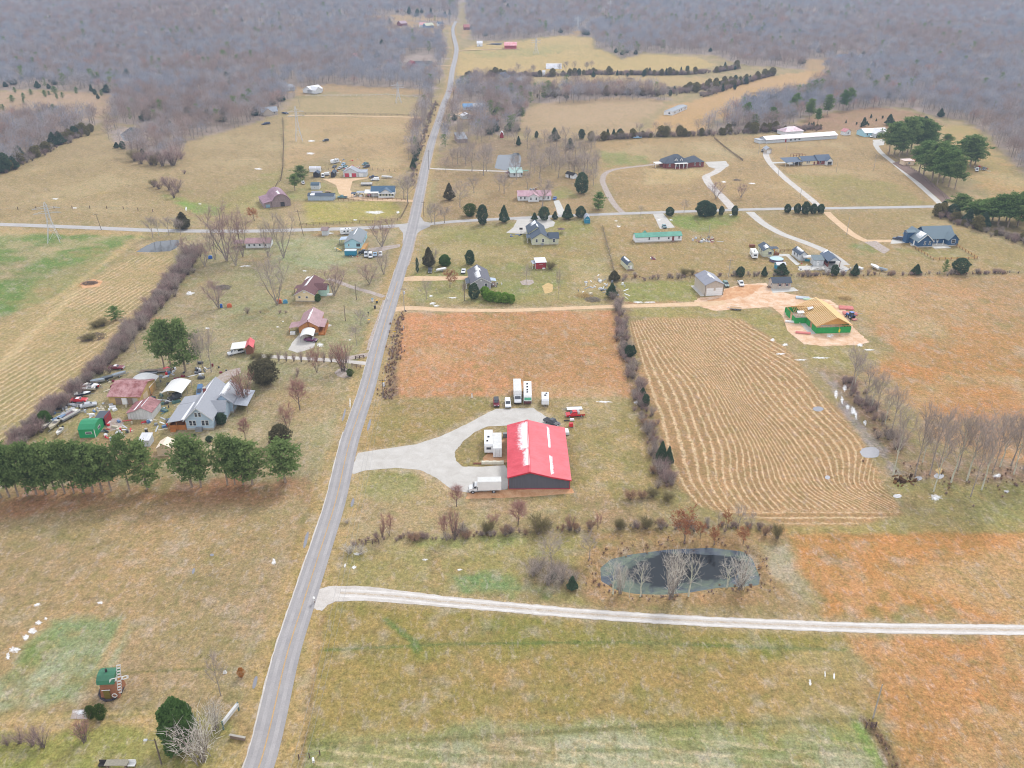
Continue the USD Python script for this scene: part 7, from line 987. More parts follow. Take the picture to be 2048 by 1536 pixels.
# --- vehicles
PAINT={'white':(238,240,242),'red':(206,40,50),'maroon':(120,36,52),'black':(42,44,50),'navy':(40,48,72),'blue':(86,124,168),'teal':(84,128,136),'silver':(190,194,200),'grey':(128,132,138),'green':(84,118,112),'tan':(206,196,172),'charcoal':(70,72,78),'lightblue':(150,186,214),'purple':(94,36,78),'cream':(232,226,208),'royal':(38,96,180),'tealboat':(70,140,170),'logs':(122,92,60),'logs2':(86,66,50)}
def paint(c):return M('paint_'+c,PAINT[c],.32,.04,.8,spec=.6)if 'paint_'+c not in mats else mats['paint_'+c]
M('paint_logs',PAINT['logs'],.95,.2,2,spec=.05);M('paint_logs2',PAINT['logs2'],.95,.2,2,spec=.05);lamp_w=M('lamp_lens',(226,230,232),.2,.05);lamp_r=M('tail_lens',(170,30,34),.3,.05);chrome=M('bumper_chrome',(186,188,192),.3,.08);tarp=M('boat_cover',(150,162,172),.8,.15,1.5);deckm=M('boat_deck',(226,222,214),.6,.1);planks=M('bed_planks',(196,160,116),.85,.2,3)
def wheels(t,xs,yw,r=.34,w=.24):
 for x in xs:
  for y in(-yw,yw):
   wh=part(t,'wheel',MB().tube((x,y-w/2,r),(x,y+w/2,r),r,r,12,True),rub);yo=y+(w/2+.01)*(1 if y>0 else-1)
   part(wh,'rim',MB().tube((x,yo-.02,r),(x,yo+.02,r),r*.55,r*.55,8,True),chrome)
def spot(front,rear,L=None):
 f,r=P(*front),P(*rear);c=(f+r)/2;d=f-r;return c,math.degrees(math.atan2(d[1],d[0])),float(np.linalg.norm(d[:2]))
def vehicle(name,label,cat,front,rear,group=None,z=0.0):
 c,rz,L=spot(front,rear);return thing(name,label,cat,(c[0],c[1],float(hgt(np.array([c[0]]),np.array([c[1]]))[0])+z),rz,group),L
def car(label,front,rear,color,kind='sedan',group=None,lift=.03,L=None,w=1.8,snowtop=False):
 t,_=vehicle('pickup_truck' if kind=='pickup' else 'car',label,{'pickup':'pickup truck','van':'van','suv':'car','sedan':'car','jeep':'car','muscle':'car'}[kind],front,rear,group,lift);pm=paint(color)
 L=L or{'sedan':4.6,'suv':4.7,'van':5.1,'pickup':5.5,'jeep':3.9,'muscle':4.8}[kind];h=L/2;w2=w/2
 def loft(prof,y0,y1,top=0.0):
  """side outline (x, z) from -y to y with the points above z 1.0 drawn in."""
  n=len(prof);v=[(x,s*(w2-(top if z>1.0 else.05 if z<.4 else 0)),z)for s in(-1,1)for x,z in prof];m=MB();pv,pf=trimesh.creation.triangulate_polygon(Polygon(prof),engine='earcut')
  i=np.arange(n);m.add(v,np.stack([i,(i+1)%n,(i+1)%n+n,i+n],1))
  for s in(-1,1):m.add([(x,s*(w2-(top if z>1.0 else.05 if z<.4 else 0)),z)for x,z in pv],pf)
  return m
 if kind=='pickup':
  part(t,'body',loft([(-h,.45),(-h,.98),(-.25*L*.2,.98),(h*.45,1.0),(h*.96,.92),(h,.7),(h,.42)],-w2,w2),pm);part(t,'cab',loft([(-.1*L,.98),(-.08*L,1.72),(.14*L,1.74),(.27*L,1.02),(.27*L,.98)],0,0,.16),pm)
  part(t,'bed',MB().box(-h+.1,-.12*L,-w2+.14,w2-.14,.985,1.0),M('bed_liner',(52,52,56),.8));cab=(-.1*L,.27*L,1.08,1.64)
 else:
  top={'sedan':1.42,'suv':1.72,'van':1.95,'jeep':1.78,'muscle':1.32}[kind];rear_={'sedan':-.34,'suv':-.47,'van':-.49,'jeep':-.47,'muscle':-.30}[kind];fr={'sedan':.22,'suv':.24,'van':.36,'jeep':.16,'muscle':.16}[kind];rt={'sedan':-.2,'suv':-.42,'van':-.47,'jeep':-.45,'muscle':-.16}[kind]
  part(t,'body',loft([(-h,.42),(-h,.85),(-h*.97,.95),(fr*L,.98),(h*.9,.86),(h,.68),(h,.4)],-w2,w2),pm);part(t,'cabin',loft([(rear_*L,.95),(rt*L,top),(fr*L*.35,top+.02),(fr*L,.98)],0,0,.17),pm);cab=(rear_*L+.12,fr*L,1.05,top-.1)
 x0,x1,z0,z1=cab;mid=z1-.02
 for s in(-1,1):part(t,'side_window',MB().quad((x0+.3,s*(w2-.14),z0),(x1-.55,s*(w2-.14),z0),(x1-.95,s*(w2-.145),z1),(x0+.42,s*(w2-.145),z1))if s>0 else MB().quad((x0+.42,s*(w2-.145),z1),(x1-.95,s*(w2-.145),z1),(x1-.55,s*(w2-.14),z0),(x0+.3,s*(w2-.14),z0)),glass)
 sl=(1.74 if kind=='pickup' else top)-.98;xt=.14*L if kind=='pickup' else fr*L*.35;xb=.27*L if kind=='pickup' else fr*L
 part(t,'windscreen',MB().quad((xb+.0,-w2+.26,1.06),(xb+.0,w2-.26,1.06),(xt+.12,w2-.3,.98+sl*.93),(xt+.12,-w2+.3,.98+sl*.93)),glass)
 if kind not in('pickup',):part(t,'rear_window',MB().quad((rear_*L-.02,-w2+.28,1.06),(rear_*L-.02,w2-.28,1.06),(rt*L-.05,w2-.3,.98+sl*.9),(rt*L-.05,-w2+.3,.98+sl*.9)),glass)
 if kind=='jeep':part(t,'soft_top',MB().box(-.47*L,.1*L,-w2+.15,w2-.15,1.76,1.84),paint('black'))
 if snowtop:part(t,'snow_cover',MB().box(rt*L+.1,fr*L*.3,-w2+.2,w2-.2,top+.01,top+.06,.1,.1),snow_r)
 wheels(t,(-.31*L,.32*L),w2-.12)
 for s in(-1,1):part(t,'headlight',MB().box(h-.03,h+.02,s*(w2-.35)-.2,s*(w2-.35)+.2,.6,.78),lamp_w);part(t,'taillight',MB().box(-h-.02,-h+.03,s*(w2-.25)-.14,s*(w2-.25)+.14,.65,.85),lamp_r)
 part(t,'bumper',MB().box(h-.02,h+.08,-w2+.05,w2-.05,.38,.54),chrome if kind in('pickup','muscle')else M('black_plastic',(60,60,64),.6));return t
def box_truck(label,front,rear,L=8.4,w=2.35,hb=3.4,group=None,cab='white'):
 t,d=vehicle('box_truck',label,'truck',front,rear,group,.03);h=L/2
 part(t,'cargo_box',MB().box(-h,h-2.3,-w/2,w/2,.95,hb),M('truck_box_white',(240,240,238),.45,.05,.6));part(t,'box_roof',MB().box(-h+.05,h-2.35,-w/2+.05,w/2-.05,hb,hb+.04),M('truck_roof',(222,222,218),.6,.08,.6));part(t,'chassis',MB().box(-h+.1,h-.4,-.45,.45,.6,.95),rub)
 part(t,'cab',MB().ext([(h-2.15,.7),(h-2.15,2.25),(h-1.55,2.3),(h-1.05,1.5),(h-.15,1.32),(h,1.1),(h,.55)],-w/2+.15,w/2-.15,'y'),paint(cab));part(t,'windscreen',MB().quad((h-1.02,-w/2+.3,1.52),(h-1.02,w/2-.3,1.52),(h-1.5,w/2-.35,2.24),(h-1.5,-w/2+.35,2.24)),glass)
 for s in(-1,1):part(t,'side_window',MB().box(h-2.0,h-1.35,s*(w/2-.14)-.012,s*(w/2-.14)+.012,1.5,2.1),glass);part(t,'headlight',MB().box(h-.02,h+.03,s*.8-.2,s*.8+.2,.85,1.05),lamp_w);part(t,'mirror',MB().box(h-1.2,h-1.05,s*(w/2+.05)-.08,s*(w/2+.05)+.08,1.5,2.0),rub)
 part(t,'rear_door',MB().box(-h-.03,-h,-w/2+.1,w/2-.1,1.0,hb-.1),M('rear_door',(226,226,224),.5));part(t,'bumper',MB().box(h,h+.1,-w/2+.15,w/2-.15,.45,.7),rub);wheels(t,(-h+1.9,h-1.0),w/2-.2,.45,.3);return t
def camper(label,front,rear,L=6.5,w=2.3,hb=2.8,group=None,c='white',nose=.5,name='camper_trailer',trim=None):
 t,d=vehicle(name,label,'camper',front,rear,group,.03);h=L/2
 part(t,'body',MB().ext([(-h,.5),(-h-.02,hb-.35),(-h+.3,hb),(h-nose*.7,hb),(h,hb-nose),(h,1.0),(h-nose*.6,.5)],-w/2,w/2,'y'),M('camper_'+c,PAINT[c],.4,.05,.8));part(t,'roof_vent',MB().box(-.3,.3,-.3,.3,hb,hb+.16),M('vent_grey',(190,190,192),.6));part(t,'roof_vent',MB().box(-h*.6,-h*.6+.5,.1,.6,hb,hb+.14),dark_in)
 part(t,'rear_window',MB().box(-h-.06,-h,-w*.26,w*.26,1.5,2.2),glass)
 for s in(-1,1):
  for x in(-.5,.12):part(t,'side_window',MB().box(x*h,x*h+.9,s*w/2-.03,s*w/2+.03,1.5,2.1),glass)
 part(t,'stripe',MB().box(-h+.1,h-.5,-w/2-.012,w/2+.012,1.12,1.24),M('camper_stripe',(120,130,150),.5));wheels(t,(-.35,.4),w/2-.1,.33);part(t,'hitch',MB().tube((h-.3,.5,.45),(h+1.1,0,.45),.05,.05,5).tube((h-.3,-.5,.45),(h+1.1,0,.45),.05,.05,5),steel);return t
def trailer(label,front,rear,L=5.0,w=2.0,deckmat=None,load=None,group=None):
 t,d=vehicle('flatbed_trailer',label,'trailer',front,rear,group,.03);h=L/2
 part(t,'deck',MB().box(-h,h,-w/2,w/2,.55,.65),deckmat or planks);part(t,'frame',MB().box(-h,h,-w/2-.05,-w/2,.45,.7).box(-h,h,w/2,w/2+.05,.45,.7),steel);part(t,'hitch',MB().tube((h,.5,.55),(h+1.2,0,.5),.05,.05,5).tube((h,-.5,.55),(h+1.2,0,.5),.05,.05,5),steel);wheels(t,(-.5,.3),w/2+.1,.33,.2)
 if load:part(t,'load',load,white)
 return t
def boat(label,front,rear,L=5.4,w=2.0,hull='white',deckc=None,cover=None,group=None,pontoon=False,screen=True,wheels_=True):
 t,d=vehicle('boat',label,'boat',front,rear,group,.03);h=L/2;z0=.55
 if pontoon:
  for s in(-1,1):part(t,'pontoon',MB().tube((-h,s*.8,.6),(h-.5,s*.8,.6),.3,.3,8,True),steel)
  part(t,'deck',MB().box(-h,h-.4,-1.15,1.15,.9,1.0),M('pontoon_deck',(128,108,112),.85,.15,1.5));part(t,'rail',MB().box(-h,h-.4,-1.18,-1.1,1.0,1.6).box(-h,h-.4,1.1,1.18,1.0,1.6).box(h-.5,h-.4,-1.1,1.1,1.0,1.6),white);part(t,'bench',MB().box(-h+.2,-h+1.2,-1.0,1.0,1.0,1.4),deckm)
 else:
  outl=[(-h,-w*.44),(h*.3,-w/2),(h*.72,-w*.32),(h,0),(h*.72,w*.32),(h*.3,w/2),(-h,w*.44)];n=len(outl)
  lo=[(x*.92-.1,y*.5,z0)for x,y in outl];hi=[(x,y,z0+.75)for x,y in outl];i=np.arange(n);j=(i+1)%n
  part(t,'hull',MB().add(lo+hi,np.stack([i,j,j+n,i+n],1)).add(lo,[(0,k,k+1)for k in range(1,n-1)]),paint(hull));dk=[(x*.97,y*.93,z0+.76)for x,y in outl]
  part(t,'cover' if cover else 'deck',MB().add(dk+[(-.1*h,0,z0+(1.05 if cover else.72))],[(k,(k+1)%n,n)for k in range(n)]),cover or paint(deckc)if(cover or deckc)else deckm)
  if screen and not cover:part(t,'windscreen',MB().quad((.1*h,-w*.4,z0+.76),(.1*h,w*.4,z0+.76),(-.02*h,w*.34,z0+1.15),(-.02*h,-w*.34,z0+1.15)),glass)
  if not cover:
   part(t,'cockpit',MB().box(-h*.8,0,-w*.34,w*.34,z0+.77,z0+.79),M('cockpit_floor',(112,108,108),.8));part(t,'seat',MB().box(-h*.75,-h*.5,-w*.32,w*.32,z0+.78,z0+1.05),deckm);part(t,'outboard',MB().box(-h-.4,-h,-.2,.2,z0+.3,z0+1.2),rub)
 if wheels_:part(t,'trailer_frame',MB().box(-h*.8,h+.8,-.08,.08,.38,.5),steel);wheels(t,(-.4,),w*.42,.3,.2)
 return t
box_truck('white box truck standing sideways below the red roofed barn',(937,983),(1003,981.5),8.2,2.3,3.5)
box_truck('long white box truck in the row at the yard top',(1036,815.5),(1033.5,773),10.5,2.4,3.6)
t,_=vehicle('motorhome','white motorhome parked beside the long white box truck','motorhome',(1055.5,815.5),(1054.5,775),None,.03);h=4.9
part(t,'body',MB().ext([(-h,.5),(-h,3.1),(h-.4,3.1),(h,2.6),(h,.5)],-1.2,1.2,'y'),M('motorhome_white',(242,242,242),.4,.04));part(t,'windscreen',MB().quad((h-.02+.03,-1.05,1.6),(h+.03,1.05,1.6),(h+.03,1.05,2.55),(h+.03,-1.05,2.55)),M('mint_screen',(96,186,150),.3));part(t,'front_band',MB().box(h,h+.06,-1.15,1.15,.5,1.3),M('maroon_band',(92,52,56),.5));wheels(t,(-2.2,3.4),1.05,.45,.28);part(t,'side_stripe',MB().box(-h+.1,h-.2,-1.21,1.21,.7,1.0),M('forest_stripe',(70,96,84),.5))
for x in(-3.2,-1.2,.8,2.2):part(t,'roof_vent',MB().box(x,x+.5,-.35,.15,3.1,3.3),dark_in if x in(-1.2,)else M('vent_grey',()))
camper('small white travel trailer right of the motorhome',(1090.5,816),(1090,797),5.0,2.2,2.7)
camper('white fifth wheel camper on bare dirt left of the barn',(977,876),(977.5,911),8.0,2.35,3.1,nose=.2)
t,_=vehicle('container','white steel container with double doors beside the camper','container',(994.5,881),(995,918),None,.03);h=4.2
part(t,'body',MB().box(-h,h,-1.2,1.2,.15,2.9),M('container_white',(224,224,224),.55,.1,.8,streak=(6,.2,.2)));part(t,'roof',MB().box(-h+.04,h-.04,-1.16,1.16,2.9,2.94),M('container_roof',(226,226,224),.7,.14,.7))
for s in(-1,1):d_=part(t,'door',MB().box(-h-.05,-h,min(0,s*1.15)+.02,max(0,s*1.15)-.02,.2,2.8),M('container_door',(234,234,234),.5));part(d_,'lock_rod',MB().tube((-h-.07,s*.5,.3),(-h-.07,s*.5,2.7),.03,.03,5),steel)
car('dark red open topped jeep left of the white car',(993.5,816),(992,803),'maroon','jeep');car('white car with black roof parked in the barn yard',(1016.5,818),(1015,803),'white','suv');car('dark pickup half hidden behind the red roof',(1113,852),(1094,843.5),'charcoal','pickup',L=5.2)
t=car('red flatbed truck loaded with boards beside the barn yard',(1134,833),(1166,831),'red','pickup',L=5.6);part(t,'flatbed',MB().box(-2.9,-.4,-1.05,1.05,1.0,1.1),planks);part(t,'load',MB().box(-1.3,-.6,-.8,.8,1.1,1.6),M('load_grey',(190,186,182),.8))
trailer('low trailer with white panels above the red truck',(1136,821),(1162,820),4.6,1.9,white)
for(x,y,w_,d_,h_,m_,lb,nm)in[(1132,866,1.6,2.6,.9,white,'white cabinet leaning by the barn corner','cabinet'),(1142,853,1.2,1.0,1.2,paint('red'),'red mower behind the barn corner','mower'),(1144,841,1.3,.8,.6,white,'white box on the grass behind the barn','box'),(1133,842,1.6,.5,.3,dark_in,'dark plank bundle behind the barn','planks'),(1010,874,1.2,.9,1.3,steel,'grey tank beside the container','tank')]:
 b_=P(x,y);t=thing(nm,lb,'junk' if nm not in('mower',)else 'mower',b_,5);part(t,'body',MB().box(-w_/2,w_/2,-d_/2,d_/2,.12,h_,.06,.06),m_);part(t,'base',MB().box(-w_/2+.1,w_/2-.1,-d_/2+.1,d_/2-.1,0,.12),rub)
b_=P(1008,929);t=thing('retaining_wall','low pale block retaining wall left of the barn','wall',(b_[0],b_[1],0),0)
for k in range(6):part(t,'block',MB().box(-6+k*1.0,-5.03+k*1.0,0,.7,0,.75+.1*(k%2)),M('pale_block',(226,220,200),.9));
part(t,'timber',MB().box(-8.2,-6.05,.1,.5,0,.3),wood_brown)
car('green car beside the tan pole barn',(1455,576),(1448,567),'green','suv');car('white pickup on the dirt yard',(1485,576),(1478,563),'white','pickup');trailer('pale flatbed trailer at the edge of the dirt yard',(1457,618),(1486,620),4.2,1.9)
t,_=vehicle('tractor','blue tractor with a lifted loader boom beside the half built house','tractor',(1692,632),(1708,640),None,0);bl=paint('royal')
part(t,'hood',MB().box(.2,2.0,-.42,.42,.8,1.5,.1,.08),bl);part(t,'cab',MB().box(-1.1,.3,-.7,.7,1.0,2.5,.1,.1),glass);part(t,'cab_roof',MB().box(-1.15,.35,-.75,.75,2.5,2.62),bl);part(t,'fender',MB().box(-1.5,-.2,-.95,-.65,1.25,1.45).box(-1.5,-.2,.65,.95,1.25,1.45),bl);wheels(t,(-.85,),.85,.75,.4);wheels(t,(1.5,),.75,.5,.3);part(t,'boom',MB().tube((1.0,.5,1.3),(-3.0,-2.6,2.7),.09,.08,5).tube((1.0,-.5,1.3),(2.6,-.5,.6),.09,.08,5),chrome);part(t,'rear_blade',MB().box(-2.9,-1.6,-.9,.9,.2,.5),M('pink_primer',(220,150,140),.8))
for k,(x,y,n_,m_,lb)in enumerate([(1692,617,6,M('salmon_lumber',(226,140,132),.85),'stack of salmon coloured lumber behind the half built house'),(1700,628,5,M('salmon_lumber',()),'smaller stack of salmon lumber beside the tractor'),(1605,597,4,M('blue_white_wrap',(196,208,220),.6),'wrapped lumber lying on the dirt yard'),(1620,600,3,M('mint_wrap',(190,220,196),.6),'mint wrapped boards on the dirt yard'),(1585,645,2,white,'white sheet bundle on the dirt left of the slab'),(1606,667,2,M('salmon_lumber',()),'small salmon pallet near the concrete slab')]):
 b_=P(x,y);t=thing('lumber_stack',lb,'lumber',b_,-12)
 for q in range(n_):part(t,'board',MB().box(-2.6,2.6,-.75*n_/3+q*.5,-.75*n_/3+q*.5+.46,.1,.55+.07*(q%2)),m_)
 part(t,'pallet',MB().box(-1.5,1.5,-.6,.6,0,.1),wood_grey)
camper('white camper trailer beside the pale green tiny house',(1502,505),(1512,522),7.0,2.4,3.0,nose=.6)
t,_=vehicle('pool','round above ground pool with a pale blue cover','pool',(1545,522),(1560,522),None,0);part(t,'pool_wall',MB().tube((0,0,0),(0,0,1.2),3.0,3.0,28),M('pool_wall',(96,84,110),.6));part(t,'cover',MB().tube((0,0,1.2),(0,0,1.28),3.05,2.9,28,True),M('pool_cover',(176,208,220),.6,.1,.6))
t,_=vehicle('canopy','white curved canopy over a patio set','canopy',(1620,522),(1608,522),None,0)
for k in range(6):a0,a1=math.pi*k/6,math.pi*(k+1)/6;part(t,'canopy_roof',MB().slab((-2.4,-1.3*math.cos(a0),2.0+.7*math.sin(a0)),(2.4,-1.3*math.cos(a0),2.0+.7*math.sin(a0)),(2.4,-1.3*math.cos(a1),2.0+.7*math.sin(a1)),(-2.4,-1.3*math.cos(a1),2.0+.7*math.sin(a1)),.04),white)
for x in(-2.3,2.3):
 for y in(-1.2,1.2):part(t,'post',MB().tube((x,y,0),(x,y,2.05),.05,.05,5),steel)
part(t,'sofa',MB().box(-1,1,-.5,.3,0,.8),M('turquoise',(60,150,170),.8))
b_=P(1504,494);t=thing('brick_bin','dark red slatted bin behind the tiny house','bin',b_,0)
for k in range(4):part(t,'slat',MB().box(-1.2,1.2,-.8,-.7,.1+k*.3,.36+k*.3),wood_brown)
part(t,'bin_body',MB().box(-1.2,1.2,-.7,.8,0,1.2),wood_brown)
car('black family car in front of the navy house',(1786,478),(1806,481),'navy','suv',L=5.0);car('dark green car on the gravel drive behind the green roofed home',(1331,459),(1326,451),'teal','sedan')
for k,(x,y,m_,lb)in enumerate([(1712,541,white,'small white covered trailer on the field fence line')]):b_=P(x,y)
boat('white covered boat by the fence line below the navy house',(1711,538),(1720,541),4.6,1.9,'white',cover=M('white_tarp',(240,240,240),.7));boat('large white covered boat beside the fence line',(1742,533),(1756,541),6.0,2.4,'white',cover=M('white_tarp',()));boat('thin grey boat trailer beside the white covered boat',(1757,540),(1768,543),5.0,1.6,'silver',cover=tarp)
car('black pickup beside the main road cedar',(860,548),(861,538),'black','pickup');car('white car beside the orange tree drive',(926,549),(928,541),'white','sedan');boat('white tarped boat left of the orange tree',(872,545),(892,541),5.0,2.0,'white',cover=M('white_tarp',()))
t,_=vehicle('cargo_trailer','teal cargo trailer with white roof below the aqua house','trailer',(690,511),(714,511),None,.03);part(t,'body',MB().box(-2.6,2.6,-1.3,1.3,.4,2.5),teal_wall);part(t,'roof',MB().box(-2.7,2.7,-1.35,1.35,2.5,2.75,.2,.3),M('trailer_roof',(214,226,234),.6,.08));wheels(t,(-.5,.4),1.2,.34)
car('black pickup at the end of the grey lane',(720,507),(738,506),'black','pickup')
for k,(x,y,c_,kd)in enumerate([(732.5,517,'silver','suv'),(741.5,518.5,'white','van'),(750.5,516,'lightblue','sedan'),(761,515,'white','pickup')]):car(['silver car first of four below the aqua house','white van second of four below the aqua house','pale blue car third of four below the aqua house','white pickup rightmost of four below the aqua house'][k],(x,y),(x-.5,y-9),c_,kd,'four cars below the aqua house')
camper('white camper behind the aqua house by the side road',(686,469),(698,468),5.5,2.3,2.8);
t,_=vehicle('play_slide','yellow play slide on the lawn left of the teal trailer','slide',(680,502),(666,502),None,0);part(t,'slide',MB().slab((0,-.4,1.5),(0,.4,1.5),(2.4,.4,.2),(2.4,-.4,.2),.08),M('yellow_plastic',(236,178,48),.5));part(t,'frame',MB().tube((0,-.4,0),(0,-.4,1.7),.05).tube((0,.4,0),(0,.4,1.7),.05).tube((-1.2,-.4,0),(0,0,1.7),.05),paint('green'));part(t,'platform',MB().box(-.8,.1,-.4,.4,1.4,1.5),white)
car('blue pickup beside the long grey farm shed',(676,396),(694,396.5),'teal','pickup');car('dark pickup right of the farm workshop',(738,356),(756,356),'navy','pickup');boat('white boat on a trailer at the farm yard edge',(784,357),(765,356),7,2.2,'white',cover=M('white_tarp',()));boat('large grey pontoon boat behind the farmhouse',(722,371),(744,371),7,2.4,pontoon=True)
car('white van beside the dark farm shed',(646,357),(646,351),'white','van');trailer('white box trailer behind the white van',(650,351),(658,351),3.5,1.9,white,MB().box(-1.5,1.5,-.9,.9,.65,2.0));car('red car on the left in the farmhouse carport',(738,394),(738.5,388),'red','muscle');car('red car on the right in the farmhouse carport',(750,394),(750.5,388),'red','sedan')
car('silver car behind the farm workshop',(676,340),(684,336),'silver','sedan');car('teal car left behind the farm workshop',(686,337),(694,333),'teal','sedan');camper('white wrecked camper above the farm workshop',(664,328),(676,325),6,2.3,2.6);car('pale blue car under the farm workshop fence',(684,332),(690,328),'lightblue','sedan');car('dark car right behind the farm workshop',(728,336),(738,334),'charcoal','suv');car('teal truck wreck behind the farm shed',(726,331),(736,328),'teal','pickup');car('dark car beside the tall farm shed',(666,337),(672,333),'charcoal','sedan');car('white car beside the dark pine in the farm yard',(605,364),(608,371),'white','suv');trailer('tan wooden trailer on the farm yard grass',(650,384),(664,385),3.8,1.9)
car('white van left of the farm boat',(747,361),(754,361),'white','van');car('dark car parked on the far fenced lane',(578,229),(563,226),'navy','sedan',L=7.5,w=2.6);car('dark car at the edge of the left wood',(524,250),(540,248),'navy','suv',L=7,w=2.6);car('black vehicle standing in the far pasture',(648,283),(655,282),'black','suv')
car('white pickup near the bare trees behind the brick house',(1266,277),(1283,276),'lightblue','pickup',L=6.5);car('white car under the far grey house',(1742,277),(1742.5,272),'white','sedan');car('dark car in the ranch house carport',(1588,328),(1598,328),'navy','sedan');car('blue covered car at the end of the concrete drive',(1108,402),(1111,396),'royal','sedan');car('black car beside the small tan garage',(1525,305),(1525.5,300),'charcoal','sedan');car('white truck at the right pine clump',(1953,345),(1954,339),'white','van');car('black pickup at the right pine clump',(1966,342),(1968,337),'black','pickup')
car('maroon and white old car at the top of the junk yard',(248,738),(219,738),'maroon','muscle',L=5.0,snowtop=True);boat('grey covered boat above the workshop',(250,750),(230,756),4.4,1.7,'silver',cover=tarp);boat('grey tarped boat nearest the hedge',(186,768),(206,765),4.4,1.8,'silver',cover=tarp);boat('dark tarped boat on a trailer by the hedge',(202,764),(222,759),4.4,1.8,'charcoal',cover=M('dark_tarp',(96,104,112),.7));boat('red and white car shaped runabout in the boat row',(199,777),(171,776),5.2,2.0,'red','white');boat('cream runabout boat in the boat row',(165,784),(189,782),4.8,1.9,'cream','white');boat('blue and white runabout boat in the boat row',(180,791),(154,795),4.8,1.9,'navy','white')
car('bright red open car in the boat row',(173,803),(144,804),'red','muscle',L=5.0,snowtop=True);boat('large pontoon boat beside the hedge',(125,843),(151,829),6.6,2.3,pontoon=True);boat('white speedboat with purple cockpit at the hedge end',(88,860),(103,848),4.8,1.9,'white','cream');boat('pale green open boat beside the white speedboat',(102,862),(117,848),4.8,1.9,'cream','tan',screen=False);boat('small white dinghy below the open boat',(116,874),(126,864),3.4,1.4,'white',screen=False,wheels_=False)
car('white pickup above the white peaked carport',(338,776),(374,773),'white','pickup',L=5.6);car('black junked pickup behind the white pickup',(340,772),(364,768),'black','pickup');car('blue van behind the old blue house',(400,791),(402,781),'blue','van');trailer('long white flatbed trailer below the tall pines',(286,746),(336,743),9.5,2.0,wood_grey);trailer('grey short trailer left of the tall pines',(290,749),(314,747),4.2,1.8,M('grey_planks',(128,132,140),.8));car('dark red car under the white arched carport',(628,683),(616,682),'purple','sedan');car('white pickup beside the red roofed shed',(466,709),(478,706),'white','pickup');car('dark machine under the peaked carport',(345,800),(356,796),'charcoal','jeep')
def junk(label,px,n,spread,seed,size=(.3,1.1),cols=('white','grey','charcoal','red','silver','blue','tan')):
 """A scatter of discarded boxes, drums and boards: one heap, its pieces its parts."""
 g=np.random.default_rng(seed);b_=P(*px);t=thing('junk_heap',label,'junk',b_,0)
 for k in range(n):
  x,y=g.normal(size=2)*spread/2;s=size[0]+(size[1]-size[0])*g.random(3);m=MB();kind=g.integers(0,3);a=g.random()*3.14
  if kind==0:m.box(-s[0],s[0],-s[1]*.6,s[1]*.6,0,s[2]*.8,.05,.05)
  elif kind==1:m.tube((0,0,0),(0,0,s[2]),s[0]*.5,s[0]*.5,9,True)
  else:m.box(-s[0]*1.6,s[0]*1.6,-.2,.2,0,.12)
  v,f=m.out();c,s_=math.cos(a),math.sin(a);v=np.column_stack([v[:,0]*c-v[:,1]*s_+x,v[:,0]*s_+v[:,1]*c+y,v[:,2]]);part(t,['crate','drum','board'][kind],(v,f),paint(cols[g.integers(0,len(cols))]))
junk('junk strewn under the tall pines',(330,748),22,5,1);junk('dark junk right of the tall pines',(385,745),26,9,2,cols=('charcoal','maroon','black','white','grey'));junk('white debris heap left of the rusty sheds',(200,825),30,5,3,cols=('white','silver','white','blue','tan'));junk('junk around the dark hut',(225,862),14,5,4);junk('scraps beside the red car by the hedge',(150,816),20,5,5,cols=('charcoal','silver','tan','grey'));junk('machine parts right of the workshop',(300,800),20,4,6,cols=('charcoal','maroon','blue','tan','green'));junk('clutter in front of the peaked carport',(335,806),20,6,7,cols=('charcoal','tan','green','white'));junk('orange toy and scraps in front of the white shed',(270,852),8,4,8,cols=('red','tan','white'));junk('scattered scraps left of the blue house',(322,842),18,6,9);junk('trash along the farm workshop fence',(705,336),24,8,10,cols=('charcoal','red','white','teal'));junk('junk beside the tall farm shed',(668,344),16,4,11);junk('clutter left of the farmhouse porch',(718,390),14,4,12,cols=('charcoal','white','tan','blue'));junk('pale junk pile beside the brown bush',(1205,572),40,9,13,cols=('silver','grey','white','charcoal','tan'));junk('toys on the lawn right of the long shed',(1302,516),10,3,14,(.2,.7),('tan','white','maroon','royal'));junk('clutter at the concrete patio by the canopy',(1615,536),14,5,15,(.2,.6));junk('clutter beside the cedars right of the carport',(1690,541),10,4,16,(.2,.6));junk('bits and bins below the aqua house',(712,512),10,3,17,(.2,.6));junk('brush and rubble under the farm pole',(1414,480),34,5,18,cols=('maroon','charcoal','tan','silver'));junk('junk around the white farm shelter',(690,322),8,8,19);junk('broken things by the right pine clump',(1958,336),14,6,20);junk('clutter beside the grey gabled house',(992,572),8,3,21,(.3,.8),('charcoal','white','grey'));junk('toys beside the gravel apron of the sage house',(1030,471),8,3,22,(.2,.7),('lightblue','charcoal','royal'));junk('sheds clutter near the far blue roofed house',(918,232),10,8,23,(.8,1.8),('white','silver','tan'));junk('logs stacked beside the mossy grove',(1808,955),16,3,24,(.3,1.0),('logs','logs2','logs'));junk('car parts along the hedge by the red convertible',(118,822),22,5,25,(.3,.9),('charcoal','silver','grey','blue'));junk('rusty scraps above the workshop',(215,775),12,5,26,(.3,.9),('maroon','silver','tan'));junk('white scraps below the green shed',(235,870),12,4,27,(.3,.8),('white','silver','tan'))
car('silver old car between the boats and the workshop',(186,812),(170,815),'silver','sedan');boat('blue tarped boat beside the pontoon boat',(128,838),(112,846),4.6,1.8,'lightblue',cover=M('blue_tarp',(120,146,176),.7))
